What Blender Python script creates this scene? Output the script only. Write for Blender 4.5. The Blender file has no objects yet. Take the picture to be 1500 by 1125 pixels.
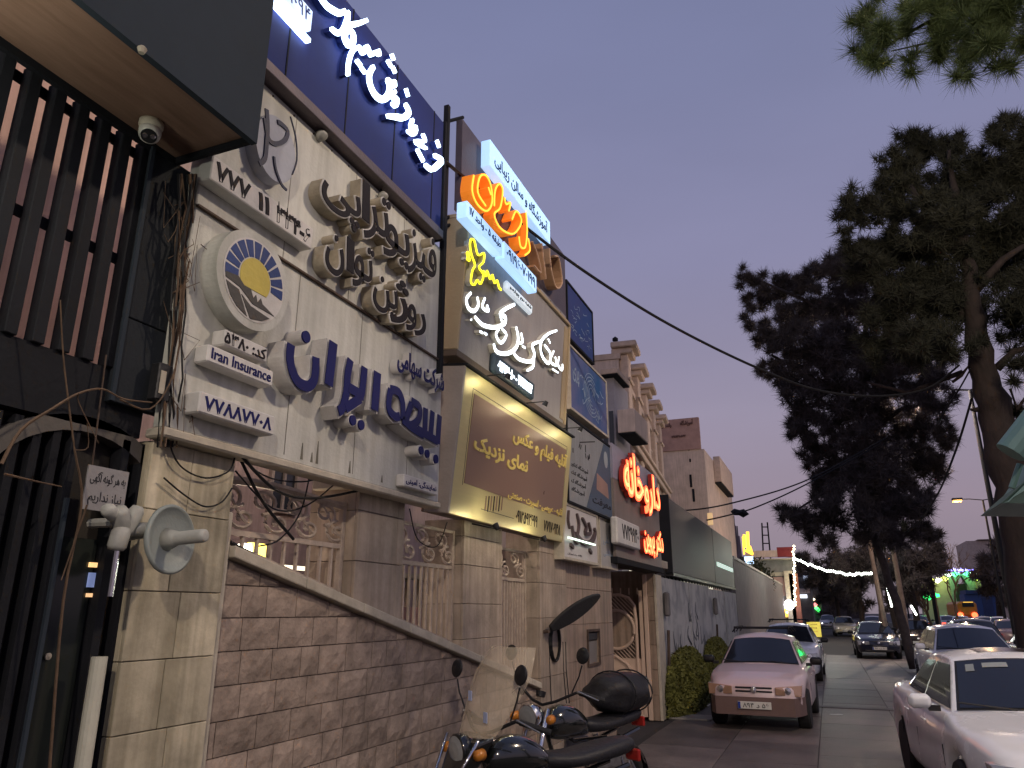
import bpy, math, random, unicodedata
import numpy as np
from mathutils import Vector, Matrix
random.seed(7); np.random.seed(7)
sc = bpy.context.scene
COL = sc.collection
R = math.radians
# ------------------------------------------------------------------ camera
FPX = 1080.0
EYE = Vector((0, 0, 1.85))
PIT = math.atan((895 - 562.5) / FPX)
YAW = math.atan(465 / FPX * math.cos(PIT))
cam = bpy.data.cameras.new('camera'); camo = bpy.data.objects.new('camera', cam); COL.objects.link(camo)
cam.sensor_width = 36; cam.lens = 36 * FPX / 1500; cam.clip_start = .05; cam.clip_end = 2000
camo.location = EYE; camo.rotation_euler = (math.pi / 2 + PIT, 0, YAW)
sc.camera = camo
# ------------------------------------------------------------------ dusk sky
world = bpy.data.worlds.new('World'); sc.world = world; world.use_nodes = True
nt = world.node_tree; bg = nt.nodes['Background']
tc = nt.nodes.new('ShaderNodeTexCoord'); sp = nt.nodes.new('ShaderNodeSeparateXYZ'); rp = nt.nodes.new('ShaderNodeValToRGB')
nt.links.new(tc.outputs['Generated'], sp.inputs[0]); nt.links.new(sp.outputs['Z'], rp.inputs[0])
el = rp.color_ramp.elements
el[0].position = 0.0; el[0].color = (.262, .215, .255, 1)
el[1].position = 1.0; el[1].color = (.12, .15, .29, 1)
for p, c in ((.12, (.31, .25, .31, 1)), (.25, (.31, .275, .375, 1)), (.43, (.25, .245, .385, 1)), (.62, (.205, .22, .37, 1)), (.75, (.18, .20, .35, 1))):
    e = el.new(p); e.color = c
sky = nt.nodes.new('ShaderNodeTexSky'); sky.sky_type = 'NISHITA'; sky.sun_disc = False
sky.sun_elevation = R(-3); sky.sun_rotation = R(250); sky.air_density = 1.5; sky.dust_density = 2
ad = nt.nodes.new('ShaderNodeMixRGB'); ad.blend_type = 'ADD'; ad.inputs[0].default_value = .05
nt.links.new(rp.outputs[0], ad.inputs[1]); nt.links.new(sky.outputs[0], ad.inputs[2])
hz = nt.nodes.new('ShaderNodeTexNoise'); hz.inputs['Scale'].default_value = 1.8; hz.inputs['Detail'].default_value = 5
hm_ = nt.nodes.new('ShaderNodeMapping'); hm_.inputs['Scale'].default_value = (1, 1, 3.5); nt.links.new(tc.outputs['Generated'], hm_.inputs[0]); nt.links.new(hm_.outputs[0], hz.inputs[0])
hr = nt.nodes.new('ShaderNodeMapRange'); hr.inputs[1].default_value = .3; hr.inputs[2].default_value = .7; hr.inputs[3].default_value = .955; hr.inputs[4].default_value = 1.06; nt.links.new(hz.outputs[0], hr.inputs[0])
hx = nt.nodes.new('ShaderNodeMixRGB'); hx.blend_type = 'MULTIPLY'; hx.inputs[0].default_value = 1; nt.links.new(ad.outputs[0], hx.inputs[1]); nt.links.new(hr.outputs[0], hx.inputs[2])
nt.links.new(hx.outputs[0], bg.inputs[0]); bg.inputs[1].default_value = 1.0
sc.view_settings.view_transform = 'Standard'; sc.view_settings.look = 'None'
sc.view_settings.exposure = 0; sc.view_settings.gamma = 1; sc.view_settings.use_curve_mapping = False
# ------------------------------------------------------------------ pixel ray helper: where a line of sight meets a real plane of the street
CR = Vector((math.cos(YAW), math.sin(YAW), 0)); CF = Vector((-math.sin(YAW) * math.cos(PIT), math.cos(YAW) * math.cos(PIT), math.sin(PIT))); CU = CR.cross(CF)
def ray(px, py): return CF * FPX + CR * (px - 750) + CU * (562.5 - py)
def P(px, py, x=None, y=None, z=None):
    d = ray(px, py)
    t = x / d.x if x is not None else y / d.y if y is not None else (z - EYE.z) / d.z
    return EYE + d * t
WX = -2.873          # plane of the street wall
# ------------------------------------------------------------------ materials
MATS = {}
def mat(name, col, rough=.6, metal=0, var=.2, vs=2.5, bump=.15, bs=40, col2=None, streak=0, emis=0, coat=0, alpha=1, trans=0, stretch=None):
    if name in MATS: return MATS[name]
    m = bpy.data.materials.new(name); m.use_nodes = True; t = m.node_tree; b = t.nodes['Principled BSDF']
    N = t.nodes.new; Lk = t.links.new
    b.inputs['Roughness'].default_value = rough; b.inputs['Metallic'].default_value = metal
    b.inputs['Coat Weight'].default_value = coat
    if coat == 0 and rough > .2: b.inputs['Specular IOR Level'].default_value = .28
    col = tuple(col)
    co = N('ShaderNodeTexCoord'); src = co.outputs['Object']
    if stretch:
        mp = N('ShaderNodeMapping'); mp.inputs['Scale'].default_value = stretch; Lk(src, mp.inputs[0]); src = mp.outputs[0]
    if emis:
        b.inputs['Base Color'].default_value = (*col, 1)
        b.inputs['Emission Color'].default_value = (*col, 1); b.inputs['Emission Strength'].default_value = emis
    else:
        n = N('ShaderNodeTexNoise'); n.inputs['Scale'].default_value = vs; n.inputs['Detail'].default_value = 6; n.inputs['Roughness'].default_value = .65; Lk(src, n.inputs[0])
        r = N('ShaderNodeValToRGB'); r.color_ramp.elements[0].position = .32; r.color_ramp.elements[1].position = .68
        c2 = col2 or tuple(c * (1 - var) for c in col)
        c1 = col if col2 else tuple(min(1, c * (1 + var * .5)) for c in col)
        r.color_ramp.elements[0].color = (*c2, 1); r.color_ramp.elements[1].color = (*c1, 1)
        Lk(n.outputs[0], r.inputs[0]); out = r.outputs[0]
        if streak:
            mp2 = N('ShaderNodeMapping'); mp2.inputs['Scale'].default_value = (9, 9, .55); Lk(co.outputs['Object'], mp2.inputs[0])
            n2 = N('ShaderNodeTexNoise'); n2.inputs['Scale'].default_value = 1.6; n2.inputs['Detail'].default_value = 5; Lk(mp2.outputs[0], n2.inputs[0])
            r2 = N('ShaderNodeValToRGB'); r2.color_ramp.elements[0].position = .4; r2.color_ramp.elements[1].position = .62
            r2.color_ramp.elements[0].color = (1 - streak, 1 - streak, 1 - streak * 1.1, 1)
            Lk(n2.outputs[0], r2.inputs[0])
            mx = N('ShaderNodeMixRGB'); mx.blend_type = 'MULTIPLY'; mx.inputs[0].default_value = 1
            Lk(out, mx.inputs[1]); Lk(r2.outputs[0], mx.inputs[2]); out = mx.outputs[0]
        oi = N('ShaderNodeObjectInfo'); hs = N('ShaderNodeHueSaturation'); mr = N('ShaderNodeMapRange')
        mr.inputs[3].default_value = 1 - var * .55; mr.inputs[4].default_value = 1 + var * .35
        Lk(oi.outputs['Random'], mr.inputs[0]); Lk(mr.outputs[0], hs.inputs['Value']); Lk(out, hs.inputs['Color'])
        Lk(hs.outputs[0], b.inputs['Base Color'])
        rr = N('ShaderNodeMapRange'); rr.inputs[3].default_value = max(.03, rough - .1); rr.inputs[4].default_value = min(1, rough + .12)
        Lk(n.outputs[0], rr.inputs[0]); Lk(rr.outputs[0], b.inputs['Roughness'])
    if bump:
        nb = N('ShaderNodeTexNoise'); nb.inputs['Scale'].default_value = bs; nb.inputs['Detail'].default_value = 4; Lk(src, nb.inputs[0])
        bp = N('ShaderNodeBump'); bp.inputs['Strength'].default_value = bump; bp.inputs['Distance'].default_value = .02
        Lk(nb.outputs[0], bp.inputs['Height']); Lk(bp.outputs[0], b.inputs['Normal'])
    if trans: b.inputs['Transmission Weight'].default_value = trans
    if alpha < 1: b.inputs['Alpha'].default_value = alpha
    MATS[name] = m; return m
def spec(m, v):
    m.node_tree.nodes['Principled BSDF'].inputs['Specular IOR Level'].default_value = v; return m
def smooth(pts, n=6):
    pts = [Vector(p) for p in pts]; q = []
    for i in range(len(pts) - 1):
        p0 = pts[max(i - 1, 0)]; p1 = pts[i]; p2 = pts[i + 1]; p3 = pts[min(i + 2, len(pts) - 1)]
        for k in range(n): t = k / n; q.append(.5 * ((2 * p1) + (-p0 + p2) * t + (2 * p0 - 5 * p1 + 4 * p2 - p3) * t * t + (-p0 + 3 * p1 - 3 * p2 + p3) * t ** 3))
    return q + [pts[-1]]
def em(name, col, s): return mat(name, col, emis=s, bump=0)
mSteel = spec(mat('dark_steel', (.016, .017, .021), .7, 0, var=.3), .12)
mBlack = mat('black_plastic', (.02, .02, .022), .4)
mRubber = mat('rubber', (.025, .025, .026), .8)
mCable = mat('cable_black', (.012, .012, .013), .6, bump=0)
mRust = mat('rusty_steel', (.10, .07, .055), .7, .3, var=.4)
mChrome = mat('chrome', (.75, .75, .76), .15, 1, var=.1, bump=0)
mCream = mat('cream_paint', (.50, .45, .36), .55, var=.25, vs=6)
mStone = mat('beige_stone', (.46, .375, .30), .65, var=.35, vs=2.5, streak=.22)
mStoneY = mat('yellowish_stone', (.54, .48, .35), .65, var=.45, vs=2.2, streak=.3)
mRock = mat('rock_face', (.33, .26, .21), .9, var=.38, vs=5, bump=.9, bs=16)
mJoint = mat('mortar', (.16, .13, .11), .9)
mBoard = mat('white_board', (.60, .60, .55), .5, var=.2, vs=1.8, streak=.16)
mBoardSide = mat('weathered_letter_side', (.42, .37, .28), .6, var=.35, vs=8)
mPink = mat('pink_plaster', (.60, .40, .33), .8, var=.2, vs=1.2, streak=.15)
# ------------------------------------------------------------------ mesh builder
class MB:
    def __init__(s): s.v = []; s.f = []
    def add(s, vs, fs):
        o = len(s.v); s.v += [tuple(v) for v in vs]; s.f += [tuple(i + o for i in f) for f in fs]; return s
    def box(s, x0, x1, y0, y1, z0, z1, M=None, ch=0):
        if x0 > x1: x0, x1 = x1, x0
        if y0 > y1: y0, y1 = y1, y0
        if z0 > z1: z0, z1 = z1, z0
        if ch == 0:
            vs = [(x, y, z) for x in (x0, x1) for y in (y0, y1) for z in (z0, z1)]
            fs = [(0, 1, 3, 2), (4, 6, 7, 5), (0, 4, 5, 1), (2, 3, 7, 6), (0, 2, 6, 4), (1, 5, 7, 3)]
        else:
            ch = min(ch, (x1 - x0) * .45, (y1 - y0) * .45, (z1 - z0) * .45)
            vs = []; idx = {}
            c = ((x0, x1), (y0, y1), (z0, z1))
            for i in (0, 1):
                for j in (0, 1):
                    for k in (0, 1):
                        p = [c[0][i], c[1][j], c[2][k]]; sg = (1 - 2 * i, 1 - 2 * j, 1 - 2 * k)
                        for a in range(3):
                            q = [p[b] + (sg[b] * ch if b != a else 0) for b in range(3)]
                            idx[(i, j, k, a)] = len(vs); vs.append(q)
            fs = []
            for a in range(3):
                b, d = (a + 1) % 3, (a + 2) % 3
                for sd in (0, 1):
                    L = []
                    for (u, w) in ((0, 0), (1, 0), (1, 1), (0, 1)):
                        t = [0, 0, 0]; t[a] = sd; t[b] = u; t[d] = w; L.append(idx[(*t, a)])
                    fs.append(tuple(L if sd else L[::-1]))
                for (u, w) in ((0, 0), (1, 0), (1, 1), (0, 1)):
                    t0 = [0, 0, 0]; t0[b] = u; t0[d] = w; t1 = list(t0); t1[a] = 1
                    fs.append((idx[(*t0, b)], idx[(*t1, b)], idx[(*t1, d)], idx[(*t0, d)]))
            for i in (0, 1):
                for j in (0, 1):
                    for k in (0, 1): fs.append(tuple(idx[(i, j, k, a)] for a in range(3)))
        if M: vs = [M @ Vector(v) for v in vs]
        return s.add(vs, fs)
    def prism(s, pts, off):          # closed polygon (3-D points) extruded by the vector off
        n = len(pts); off = Vector(off); a = [Vector(p) for p in pts]
        return s.add(a + [p + off for p in a], [tuple(range(n))[::-1], tuple(range(n, 2 * n))] + [(i, (i + 1) % n, n + (i + 1) % n, n + i) for i in range(n)])
    def tube(s, pts, r, n=8, cap=True, r2=None):
        pts = [Vector(p) for p in pts]; m = len(pts); rings = []
        up = Vector((0, 0, 1))
        for i, p in enumerate(pts):
            d = (pts[min(i + 1, m - 1)] - pts[max(i - 1, 0)])
            if d.length < 1e-9: d = Vector((0, 0, 1))
            d.normalize()
            a = d.cross(up) if abs(d.dot(up)) < .95 else d.cross(Vector((1, 0, 0)))
            a.normalize(); b = d.cross(a)
            rr = r[i] if isinstance(r, (list, tuple)) else (r if r2 is None else r + (r2 - r) * i / (m - 1))
            rings.append([p + (a * math.cos(2 * math.pi * k / n) + b * math.sin(2 * math.pi * k / n)) * rr for k in range(n)])
        o = len(s.v)
        for g in rings: s.v += [tuple(q) for q in g]
        for i in range(m - 1):
            for k in range(n):
                s.f.append((o + i * n + k, o + i * n + (k + 1) % n, o + (i + 1) * n + (k + 1) % n, o + (i + 1) * n + k))
        if cap:
            s.f.append(tuple(o + k for k in range(n))[::-1]); s.f.append(tuple(o + (m - 1) * n + k for k in range(n)))
        return s
    def lathe(s, prof, org=(0, 0, 0), axis=(0, 0, 1), n=20):     # prof: (radius, height)
        ax = Vector(axis).normalized(); a = ax.cross(Vector((0, 0, 1)) if abs(ax.z) < .9 else Vector((1, 0, 0))).normalized(); b = ax.cross(a)
        o = len(s.v); og = Vector(org)
        for r, h in prof:
            for k in range(n):
                t = 2 * math.pi * k / n; s.v.append(tuple(og + ax * h + (a * math.cos(t) + b * math.sin(t)) * r))
        for i in range(len(prof) - 1):
            for k in range(n): s.f.append((o + i * n + k, o + i * n + (k + 1) % n, o + (i + 1) * n + (k + 1) % n, o + (i + 1) * n + k))
        if prof[0][0] > 1e-4: s.f.append(tuple(o + k for k in range(n)))
        if prof[-1][0] > 1e-4: s.f.append(tuple(o + (len(prof) - 1) * n + k for k in range(n)))
        return s
    def build(s, name, m, parent=None, smooth=False, label=None, cat=None, group=None, kind=None, bevel=0, sub=0, loc=None):
        me = bpy.data.meshes.new(name)
        org = Vector((0, 0, 0))
        if parent is not None:
            org = Vector(parent.get('_org', (0, 0, 0)))
        elif loc is not None: org = Vector(loc)
        vs = [tuple(Vector(v) - org) for v in s.v] if org.length > 0 else s.v
        me.from_pydata(vs, [], s.f); me.validate(); me.update()
        import bmesh
        bm = bmesh.new(); bm.from_mesh(me); bmesh.ops.recalc_face_normals(bm, faces=bm.faces); bm.to_mesh(me); bm.free()
        if m: me.materials.append(m)
        if smooth: me.polygons.foreach_set('use_smooth', [True] * len(me.polygons))
        o = bpy.data.objects.new(name, me); COL.objects.link(o)
        if parent is not None: o.parent = parent; o['_org'] = list(org)
        elif loc is not None: o.location = org; o['_org'] = list(org)
        if bevel:
            b = o.modifiers.new('b', 'BEVEL'); b.width = bevel; b.segments = 2; b.limit_method = 'ANGLE'
        if sub:
            b = o.modifiers.new('s', 'SUBSURF'); b.levels = sub; b.render_levels = sub
        if label: o['label'] = label
        if cat: o['category'] = cat
        if group: o['group'] = group
        if kind: o['kind'] = kind
        return o
def T(name, label, cat, loc=(0, 0, 0), group=None, rz=0):
    o = bpy.data.objects.new(name, None); COL.objects.link(o); o.location = loc; o.rotation_euler = (0, 0, rz); o.empty_display_size = .1
    o['label'] = label; o['category'] = cat
    if group: o['group'] = group
    if rz == 0: o['_org'] = list(loc)
    return o
def LT(name, label, cat, loc, rz=0, group=None, s=1):       # thing built in local coordinates
    o = T(name, label, cat, loc, group, rz); o['_org'] = [0, 0, 0]; o.scale = (s, s, s); return o
def copy_tree(o, parent=None):
    c = o.copy(); COL.objects.link(c)
    if parent is not None: c.parent = parent
    for ch in list(o.children): copy_tree(ch, c)
    return c
# ------------------------------------------------------------------ Persian lettering from Blender's built-in font, shaped here
FORM = {}
for cp in list(range(0xFB50, 0xFDFF)) + list(range(0xFE70, 0xFEFD)):
    d = unicodedata.decomposition(chr(cp)).split()
    if len(d) == 2 and d[0] in ('<initial>', '<medial>', '<final>', '<isolated>'): FORM.setdefault(chr(int(d[1], 16)), {})[d[0][1:-1]] = chr(cp)
def shape(t):
    out = []; n = len(t); i = 0
    dual = lambda c: c in FORM and 'initial' in FORM[c]
    isl = lambda c: c in FORM
    while i < n:
        c = t[i]
        if isl(c):
            pj = i > 0 and dual(t[i - 1])
            if c == 'ل' and i + 1 < n and t[i + 1] == 'ا': out.append('\uFEFC' if pj else '\uFEFB'); i += 2; continue
            nj = dual(c) and i + 1 < n and isl(t[i + 1])
            k = 'medial' if pj and nj else 'final' if pj else 'initial' if nj else 'isolated'
            out.append(FORM[c].get(k, c))
        else: out.append(c)
        i += 1
    if not any(isl(c) for c in t): return t
    res = []; run = []
    for c in out[::-1]:
        if c.isdigit(): run.append(c)
        else: res += run[::-1]; run = []; res.append(c)
    return ''.join(res + run[::-1])
GL = {}
def curve_mesh(body, off):
    cu = bpy.data.curves.new('glyph', 'FONT'); cu.body = body; cu.size = 1; cu.offset = off; cu.extrude = .5; cu.resolution_u = 3
    o = bpy.data.objects.new('glyph', cu); COL.objects.link(o)
    dg = bpy.context.evaluated_depsgraph_get(); me = bpy.data.meshes.new_from_object(o.evaluated_get(dg))
    vs = [tuple(v.co) for v in me.vertices]; fs = [tuple(p.vertices) for p in me.polygons]
    bpy.data.objects.remove(o); bpy.data.curves.remove(cu); bpy.data.meshes.remove(me)
    return vs, fs
def wid(body):
    vs, _ = curve_mesh(body, 0); return max(v[0] for v in vs) - min(v[0] for v in vs)
HH = wid('HH')
def glyph(c, off):
    if (c, off) not in GL:
        if ('adv', c) not in GL: GL[('adv', c)] = wid('H' + c + 'H') - HH
        GL[(c, off)] = curve_mesh(c, off) if c != ' ' else ([], [])
    return GL[(c, off)], GL[('adv', c)]
def layout(text, off=0, sh=True):
    x = 0; V = []; Fc = []
    for k, c in enumerate(shape(text) if sh else text):
        (vs, fs), a = glyph(c, off); o = len(V); st = (k % 3) * .02
        V += [(v[0] + x, v[1], v[2] * (1 - st)) for v in vs]; Fc += [tuple(i + o for i in f) for f in fs]; x += a
    return V, Fc
class Board:                      # a plane that can lean: a along the street, b up, c out towards the street
    def __init__(s, p0, lean=0, yaw=0):
        s.o = Vector(p0); s.u = Vector((math.sin(yaw), math.cos(yaw), 0)).normalized()
        n0 = Vector((math.cos(yaw), -math.sin(yaw), 0))
        s.v = (Vector((0, 0, 1)) * math.cos(lean) + n0 * math.sin(lean)); s.n = (n0 * math.cos(lean) - Vector((0, 0, 1)) * math.sin(lean))
    def w(s, a, b, c=0): return s.o + s.u * a + s.v * b + s.n * c
    def px(s, px, py, c=0):
        d = ray(px, py); q = s.o + s.n * c; t = (q - EYE).dot(s.n) / d.dot(s.n); h = EYE + d * t - q
        return h.dot(s.u), h.dot(s.v)
    def M(s):
        m = Matrix.Identity(4)
        for i in range(3): m[i][0] = s.u[i]; m[i][1] = s.v[i]; m[i][2] = s.n[i]; m[i][3] = s.o[i]
        return m
    def box(s, mb, a0, a1, b0, b1, c0, c1, ch=0): return mb.box(a0, a1, b0, b1, c0, c1, M=s.M(), ch=ch)
    def poly(s, mb, pts, c0, c1): return mb.prism([s.w(a, b, c0) for a, b in pts], s.n * (c1 - c0))
    def text(s, mb, t, r, c0, c1, off=0, slant=0, rot=0, grow=0, sh=True):     # r = (a0,a1,b0,b1): ink box, rot tilts the line inside the board
        V, Fc = layout(t, off, sh)
        V0, _ = layout(t, 0, sh) if off else (V, 0)
        x0 = min(v[0] for v in V0); x1 = max(v[0] for v in V0); y0 = min(v[1] for v in V0); y1 = max(v[1] for v in V0)
        a0, a1, b0, b1 = r; sx = (a1 - a0) / (x1 - x0); sy = (b1 - b0) / (y1 - y0); out = []
        for x, y, z in V:
            a = a0 + (x - x0) * sx; b = b0 + (y - y0) * sy; a += slant * (b - b0); b += rot * (a - a0)
            out.append(s.w(a, b, c0 + (z + .5) * (c1 - c0)))
        mb.add(out, Fc); return mb
    def words(s, t, r, c0, c1, off=0):          # the same line, one mesh builder per word
        V0, _ = layout(t, 0); x0 = min(v[0] for v in V0); x1 = max(v[0] for v in V0); y0 = min(v[1] for v in V0); y1 = max(v[1] for v in V0)
        a0, a1, b0, b1 = r; sx = (a1 - a0) / (x1 - x0); sy = (b1 - b0) / (y1 - y0); x = 0; out = []; mb = MB()
        for k, c in enumerate(shape(t)):
            if c == ' ':
                x += glyph(c, off)[1]
                if mb.v: out.append(mb); mb = MB()
                continue
            (vs, fs), a = glyph(c, off); st = (k % 3) * .02
            mb.add([s.w(a0 + (v[0] + x - x0) * sx, b0 + (v[1] - y0) * sy, c0 + (v[2] * (1 - st) + .5) * (c1 - c0)) for v in vs], fs); x += a
        if mb.v: out.append(mb)
        return out
    def stroke(s, mb, pts, w, c0, c1, k=0):            # rounded brush stroke with real depth; w a number or a list
        pts = [Vector((p[0], p[1])) for p in pts]
        if len(pts) > 2:                                # smooth
            q = []
            for i in range(len(pts) - 1):
                p0 = pts[max(i - 1, 0)]; p1 = pts[i]; p2 = pts[i + 1]; p3 = pts[min(i + 2, len(pts) - 1)]
                for t in (0, .25, .5, .75):
                    q.append(.5 * ((2 * p1) + (-p0 + p2) * t + (2 * p0 - 5 * p1 + 4 * p2 - p3) * t * t + (-p0 + 3 * p1 - 3 * p2 + p3) * t ** 3))
            q.append(pts[-1]); pts = q
        n = len(pts); L = []; Rr = []
        for i, p in enumerate(pts):
            d = pts[min(i + 1, n - 1)] - pts[max(i - 1, 0)]; d.normalize() if d.length else None
            t = i / max(1, n - 1); ww = (w if not isinstance(w, (tuple, list)) else w[0] + (w[1] - w[0]) * math.sin(math.pi * t)) / 2
            nn = Vector((-d.y, d.x)); L.append(p + nn * ww); Rr.append(p - nn * ww)
        e = .0004 * (k % 5)
        for i in range(n - 1):
            pass
        vs = []
        for l, r2 in zip(L, Rr):
            vs += [s.w(l.x, l.y, c0), s.w(r2.x, r2.y, c0), s.w(r2.x, r2.y, c1 + e), s.w(l.x, l.y, c1 + e)]
        fs = [(0, 1, 2, 3), tuple(4 * (n - 1) + i for i in (3, 2, 1, 0))]
        for i in range(n - 1):
            for j in range(4): fs.append((4 * i + j, 4 * i + (j + 1) % 4, 4 * i + 4 + (j + 1) % 4, 4 * i + 4 + j))
        mb.add(vs, fs); return mb
def boardpx(B, pts, ox, oy, sc_, c=0): return [B.px(ox + x / sc_, oy + y / sc_, c) for x, y in pts]
# ================================================================== SETTING
mRoad = mat('lane_paving', (.135, .115, .108), .5, var=.5, vs=1.1, bump=.5, bs=45)
mRoad2 = mat('asphalt', (.05, .048, .05), .75, var=.3, vs=.6, bump=.3, bs=50)
mKerb = mat('kerb_stone', (.20, .19, .17), .7, var=.3, vs=6)
MB().box(-300, 300, -60, 600, -.5, -.012).build('ground', mRoad2, kind='structure')
road = MB().box(-2.86, 5.2, -6, 160, -.3, 0).build('lane', mJoint if False else mat('lane_bed', (.045, .042, .042), .8, var=.3, vs=3), kind='structure')
# stone slabs of the lane: countable near the camera
rnd = random.Random(3)
slab_mb = [MB().box(-.595, .595, -.795, .795, 0, .012, ch=.008) for _ in range(1)]
sm0 = None; ns = 0
for i in range(6):
    for j in range(20):
        x = -2.15 + i * 1.2 + (.0); y = 6.0 + j * 1.6 + (.8 if i % 2 else 0)
        if sm0 is None: o = slab_mb[0].build('paving_slab', mRoad, road); sm0 = o
        else: o = sm0.copy(); COL.objects.link(o); o.parent = road
        o.location = (x, y, rnd.uniform(-.003, .003)); o.rotation_euler = (rnd.uniform(-.001, .001), rnd.uniform(-.001, .001), 0)
# kerb and median
kb = MB().box(5.2, 5.38, -6, 160, -.3, .14, ch=.02).build('kerb', mKerb, kind='structure')
MB().box(5.38, 8.5, -6, 200, -.3, .10).build('planted_median', mat('soil', (.07, .055, .04), .95, var=.4, vs=4, bump=.5), kind='structure')
MB().box(8.5, 8.68, -6, 200, -.3, .14, ch=.02).build('far_kerb', mKerb, kind='structure')
g = T('gutter_slabs', 'pale stone slabs set in the paving beside the pink hatchback', 'kerb stones', P(1020, 1030, z=0), None)
g['kind'] = 'structure'; del g['category']; del g['label']
for k in range(2):
    p = P((1018, 1020)[k], (1031, 1050)[k], z=0.03); MB().box(p.x - .45, p.x + .3, p.y - .3, p.y + .3, 0, .035, ch=.01).build('slab', mat('pale_slab', (.26, .25, .23), .6), g)

# ================================================================== STREET WALL WITH SLOPING COPING
a = P(334, 802, x=WX); b = P(785, 1000, x=WX)
SL = (b.z - a.z) / (b.y - a.y)
copz = lambda y: a.z + SL * (y - a.y)
pil = {}
def ybetween(px0, px1, py): return P(px0, py, x=WX).y, P(px1, py, x=WX).y
y1a, y1b = P(192, 825, x=WX).y, P(322, 825, x=WX).y
y2a, y2b = P(528, 800, x=WX).y, P(597, 800, x=WX).y
y3a, y3b = P(684, 860, x=WX).y, P(740, 860, x=WX).y
y4a, y4b = P(787, 860, x=WX).y, P(826, 860, x=WX).y
YW0 = y1b + .05
mWJ = mat('wall_joint', (.20, .155, .125), .9)
wall = T('stone_fence_wall', 'rough rose brown stone wall with a sloping pale coping under the railings', 'wall', (WX, y1b, 0))
MB().prism([(WX - .03, YW0, 0), (WX - .03, y4a, 0), (WX - .03, y4a, copz(y4a) - .05), (WX - .03, YW0, copz(YW0) - .05)], (-.28, 0, 0)).build('wall_core', mWJ, wall)
rnd = random.Random(11)
rc = 0; z = 0.0; hs = .165
def rockblock(y0, y1, z0, z1):
    # rock-faced block, top clipped by the coping line
    zt = lambda y: min(z1, copz(y) - .055)
    if zt(y0) - z0 < .03: return None
    if zt(y1) - z0 < .03: y1 = y0 + (z0 + .03 - copz(y0) + .055) / SL; 
    if y1 - y0 < .04: return None
    n, m = 4, 3; vs = []; fs = []
    for j in range(m + 1):
        for i in range(n + 1):
            y = y0 + (y1 - y0) * i / n; zz = z0 + (zt(y) - z0) * j / m
            ed = i in (0, n) or j in (0, m)
            vs.append((WX - (.015 if ed else .010 - rnd.uniform(.0, .007)), y + (0 if ed else rnd.uniform(-.015, .015)), zz + (0 if ed else rnd.uniform(-.01, .01))))
    for j in range(m):
        for i in range(n): q = j * (n + 1) + i; fs.append((q, q + 1, q + n + 2, q + n + 1))
    o = len(vs)
    loop = [i for i in range(n + 1)] + [(n + 1) * j + n for j in range(1, m + 1)] + [(n + 1) * m + i for i in range(n - 1, -1, -1)] + [(n + 1) * j for j in range(m - 1, 0, -1)]
    for q in loop: v = vs[q]; vs.append((WX - .03, v[1], v[2]))
    for k in range(len(loop)): fs.append((loop[k], loop[(k + 1) % len(loop)], o + (k + 1) % len(loop), o + k))
    return MB().add(vs, fs)
while z < 2.2:
    y = YW0 + .004 - rnd.uniform(0, .2)
    while y < y4a - .02:
        L = rnd.uniform(.17, .34); ya = max(y, YW0 + .004); yb = min(y + L, y4a) - .007
        if yb - ya > .05:
            m = rockblock(ya, yb, z + .003, z + hs - .003)
            if m: m.build('stone', mRock, wall, smooth=False); rc += 1
        y += L
    z += hs
# coping stones
y = YW0
while y < y4a:
    ye = min(y + .62, y4a)
    MB().prism([(WX + .045, y + .003, copz(y) - .05), (WX + .045, ye - .003, copz(ye) - .05), (WX + .045, ye - .003, copz(ye) + .012), (WX + .045, y + .003, copz(y) + .012)], (-.36, 0, 0)).build('coping_stone', mCream, wall, bevel=.008)
    y = ye
# pillars clad in slabs
def pillar(label, ya, yb, zb, zt, joints, m, depth=.4, xf=WX + .03, split=None):
    t = T('stone_pillar', label, 'pillar', (xf, (ya + yb) / 2, zb), 'stone clad pillars of the fence')
    MB().box(xf - .02, xf - depth + .02, ya + .015, yb - .015, zb, zt).build('core', mJoint, t)
    zs = [zb] + joints + [zt]
    for k in range(len(zs) - 1):
        ys = [ya] + ([split(k)] if split else []) + [yb]
        for q in range(len(ys) - 1):
            MB().box(xf - .022, xf + random.uniform(0, .004), ys[q] + (.0015 if q else 0), ys[q + 1] - .0015, zs[k] + .002, zs[k + 1] - .002, ch=.003).build('cladding_slab', m, t)
        for yy, s in ((ya, -1), (yb, 1)):
            MB().box(xf - depth, xf - .024, yy, yy - s * .02, zs[k] + .002, zs[k + 1] - .002, ch=.003).build('cladding_slab', m, t)
    return t
zj = lambda px, py: P(px, py, x=WX).z
p1 = pillar('widest stone clad pillar under the white insurance sign', y1a, y1b, 0, zj(200, 640), [.28, .66, 1.0, zj(240, 1065), zj(240, 965), zj(240, 867), 2.3], mStoneY, .5, split=lambda k: y1a + (.2, .26, .22, .3, .24, .28, .2, .25)[k])
MB().box(WX + .01, WX - .3, y1b + .002, y1b + .05, 0, 2.35, ch=.006).build('edge_strip', mCream, p1)
p2 = pillar('stone clad pillar between the scroll railing and the second railing', y2a, y2b, copz(y2b) - .1, zj(560, 712), [copz(y2a) + .28, copz(y2a) + .62], mStone, xf=WX - .035, split=lambda k: y2b - .1)
for k, (yy0, yy1) in enumerate(((y2a - .05, y2b + .06),)): MB().box(WX - .4, WX + .07, yy0, yy1, zj(560, 722), zj(560, 712) + .05, ch=.01).build('cap', mCream, p2)
p3 = pillar('stone clad pillar below the gold photo studio sign', y3a, y3b, copz(y3b) - .1, zj(710, 765), [zj(710, 935), zj(710, 885), zj(710, 830), zj(710, 790)], mStone, xf=WX - .035)
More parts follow.
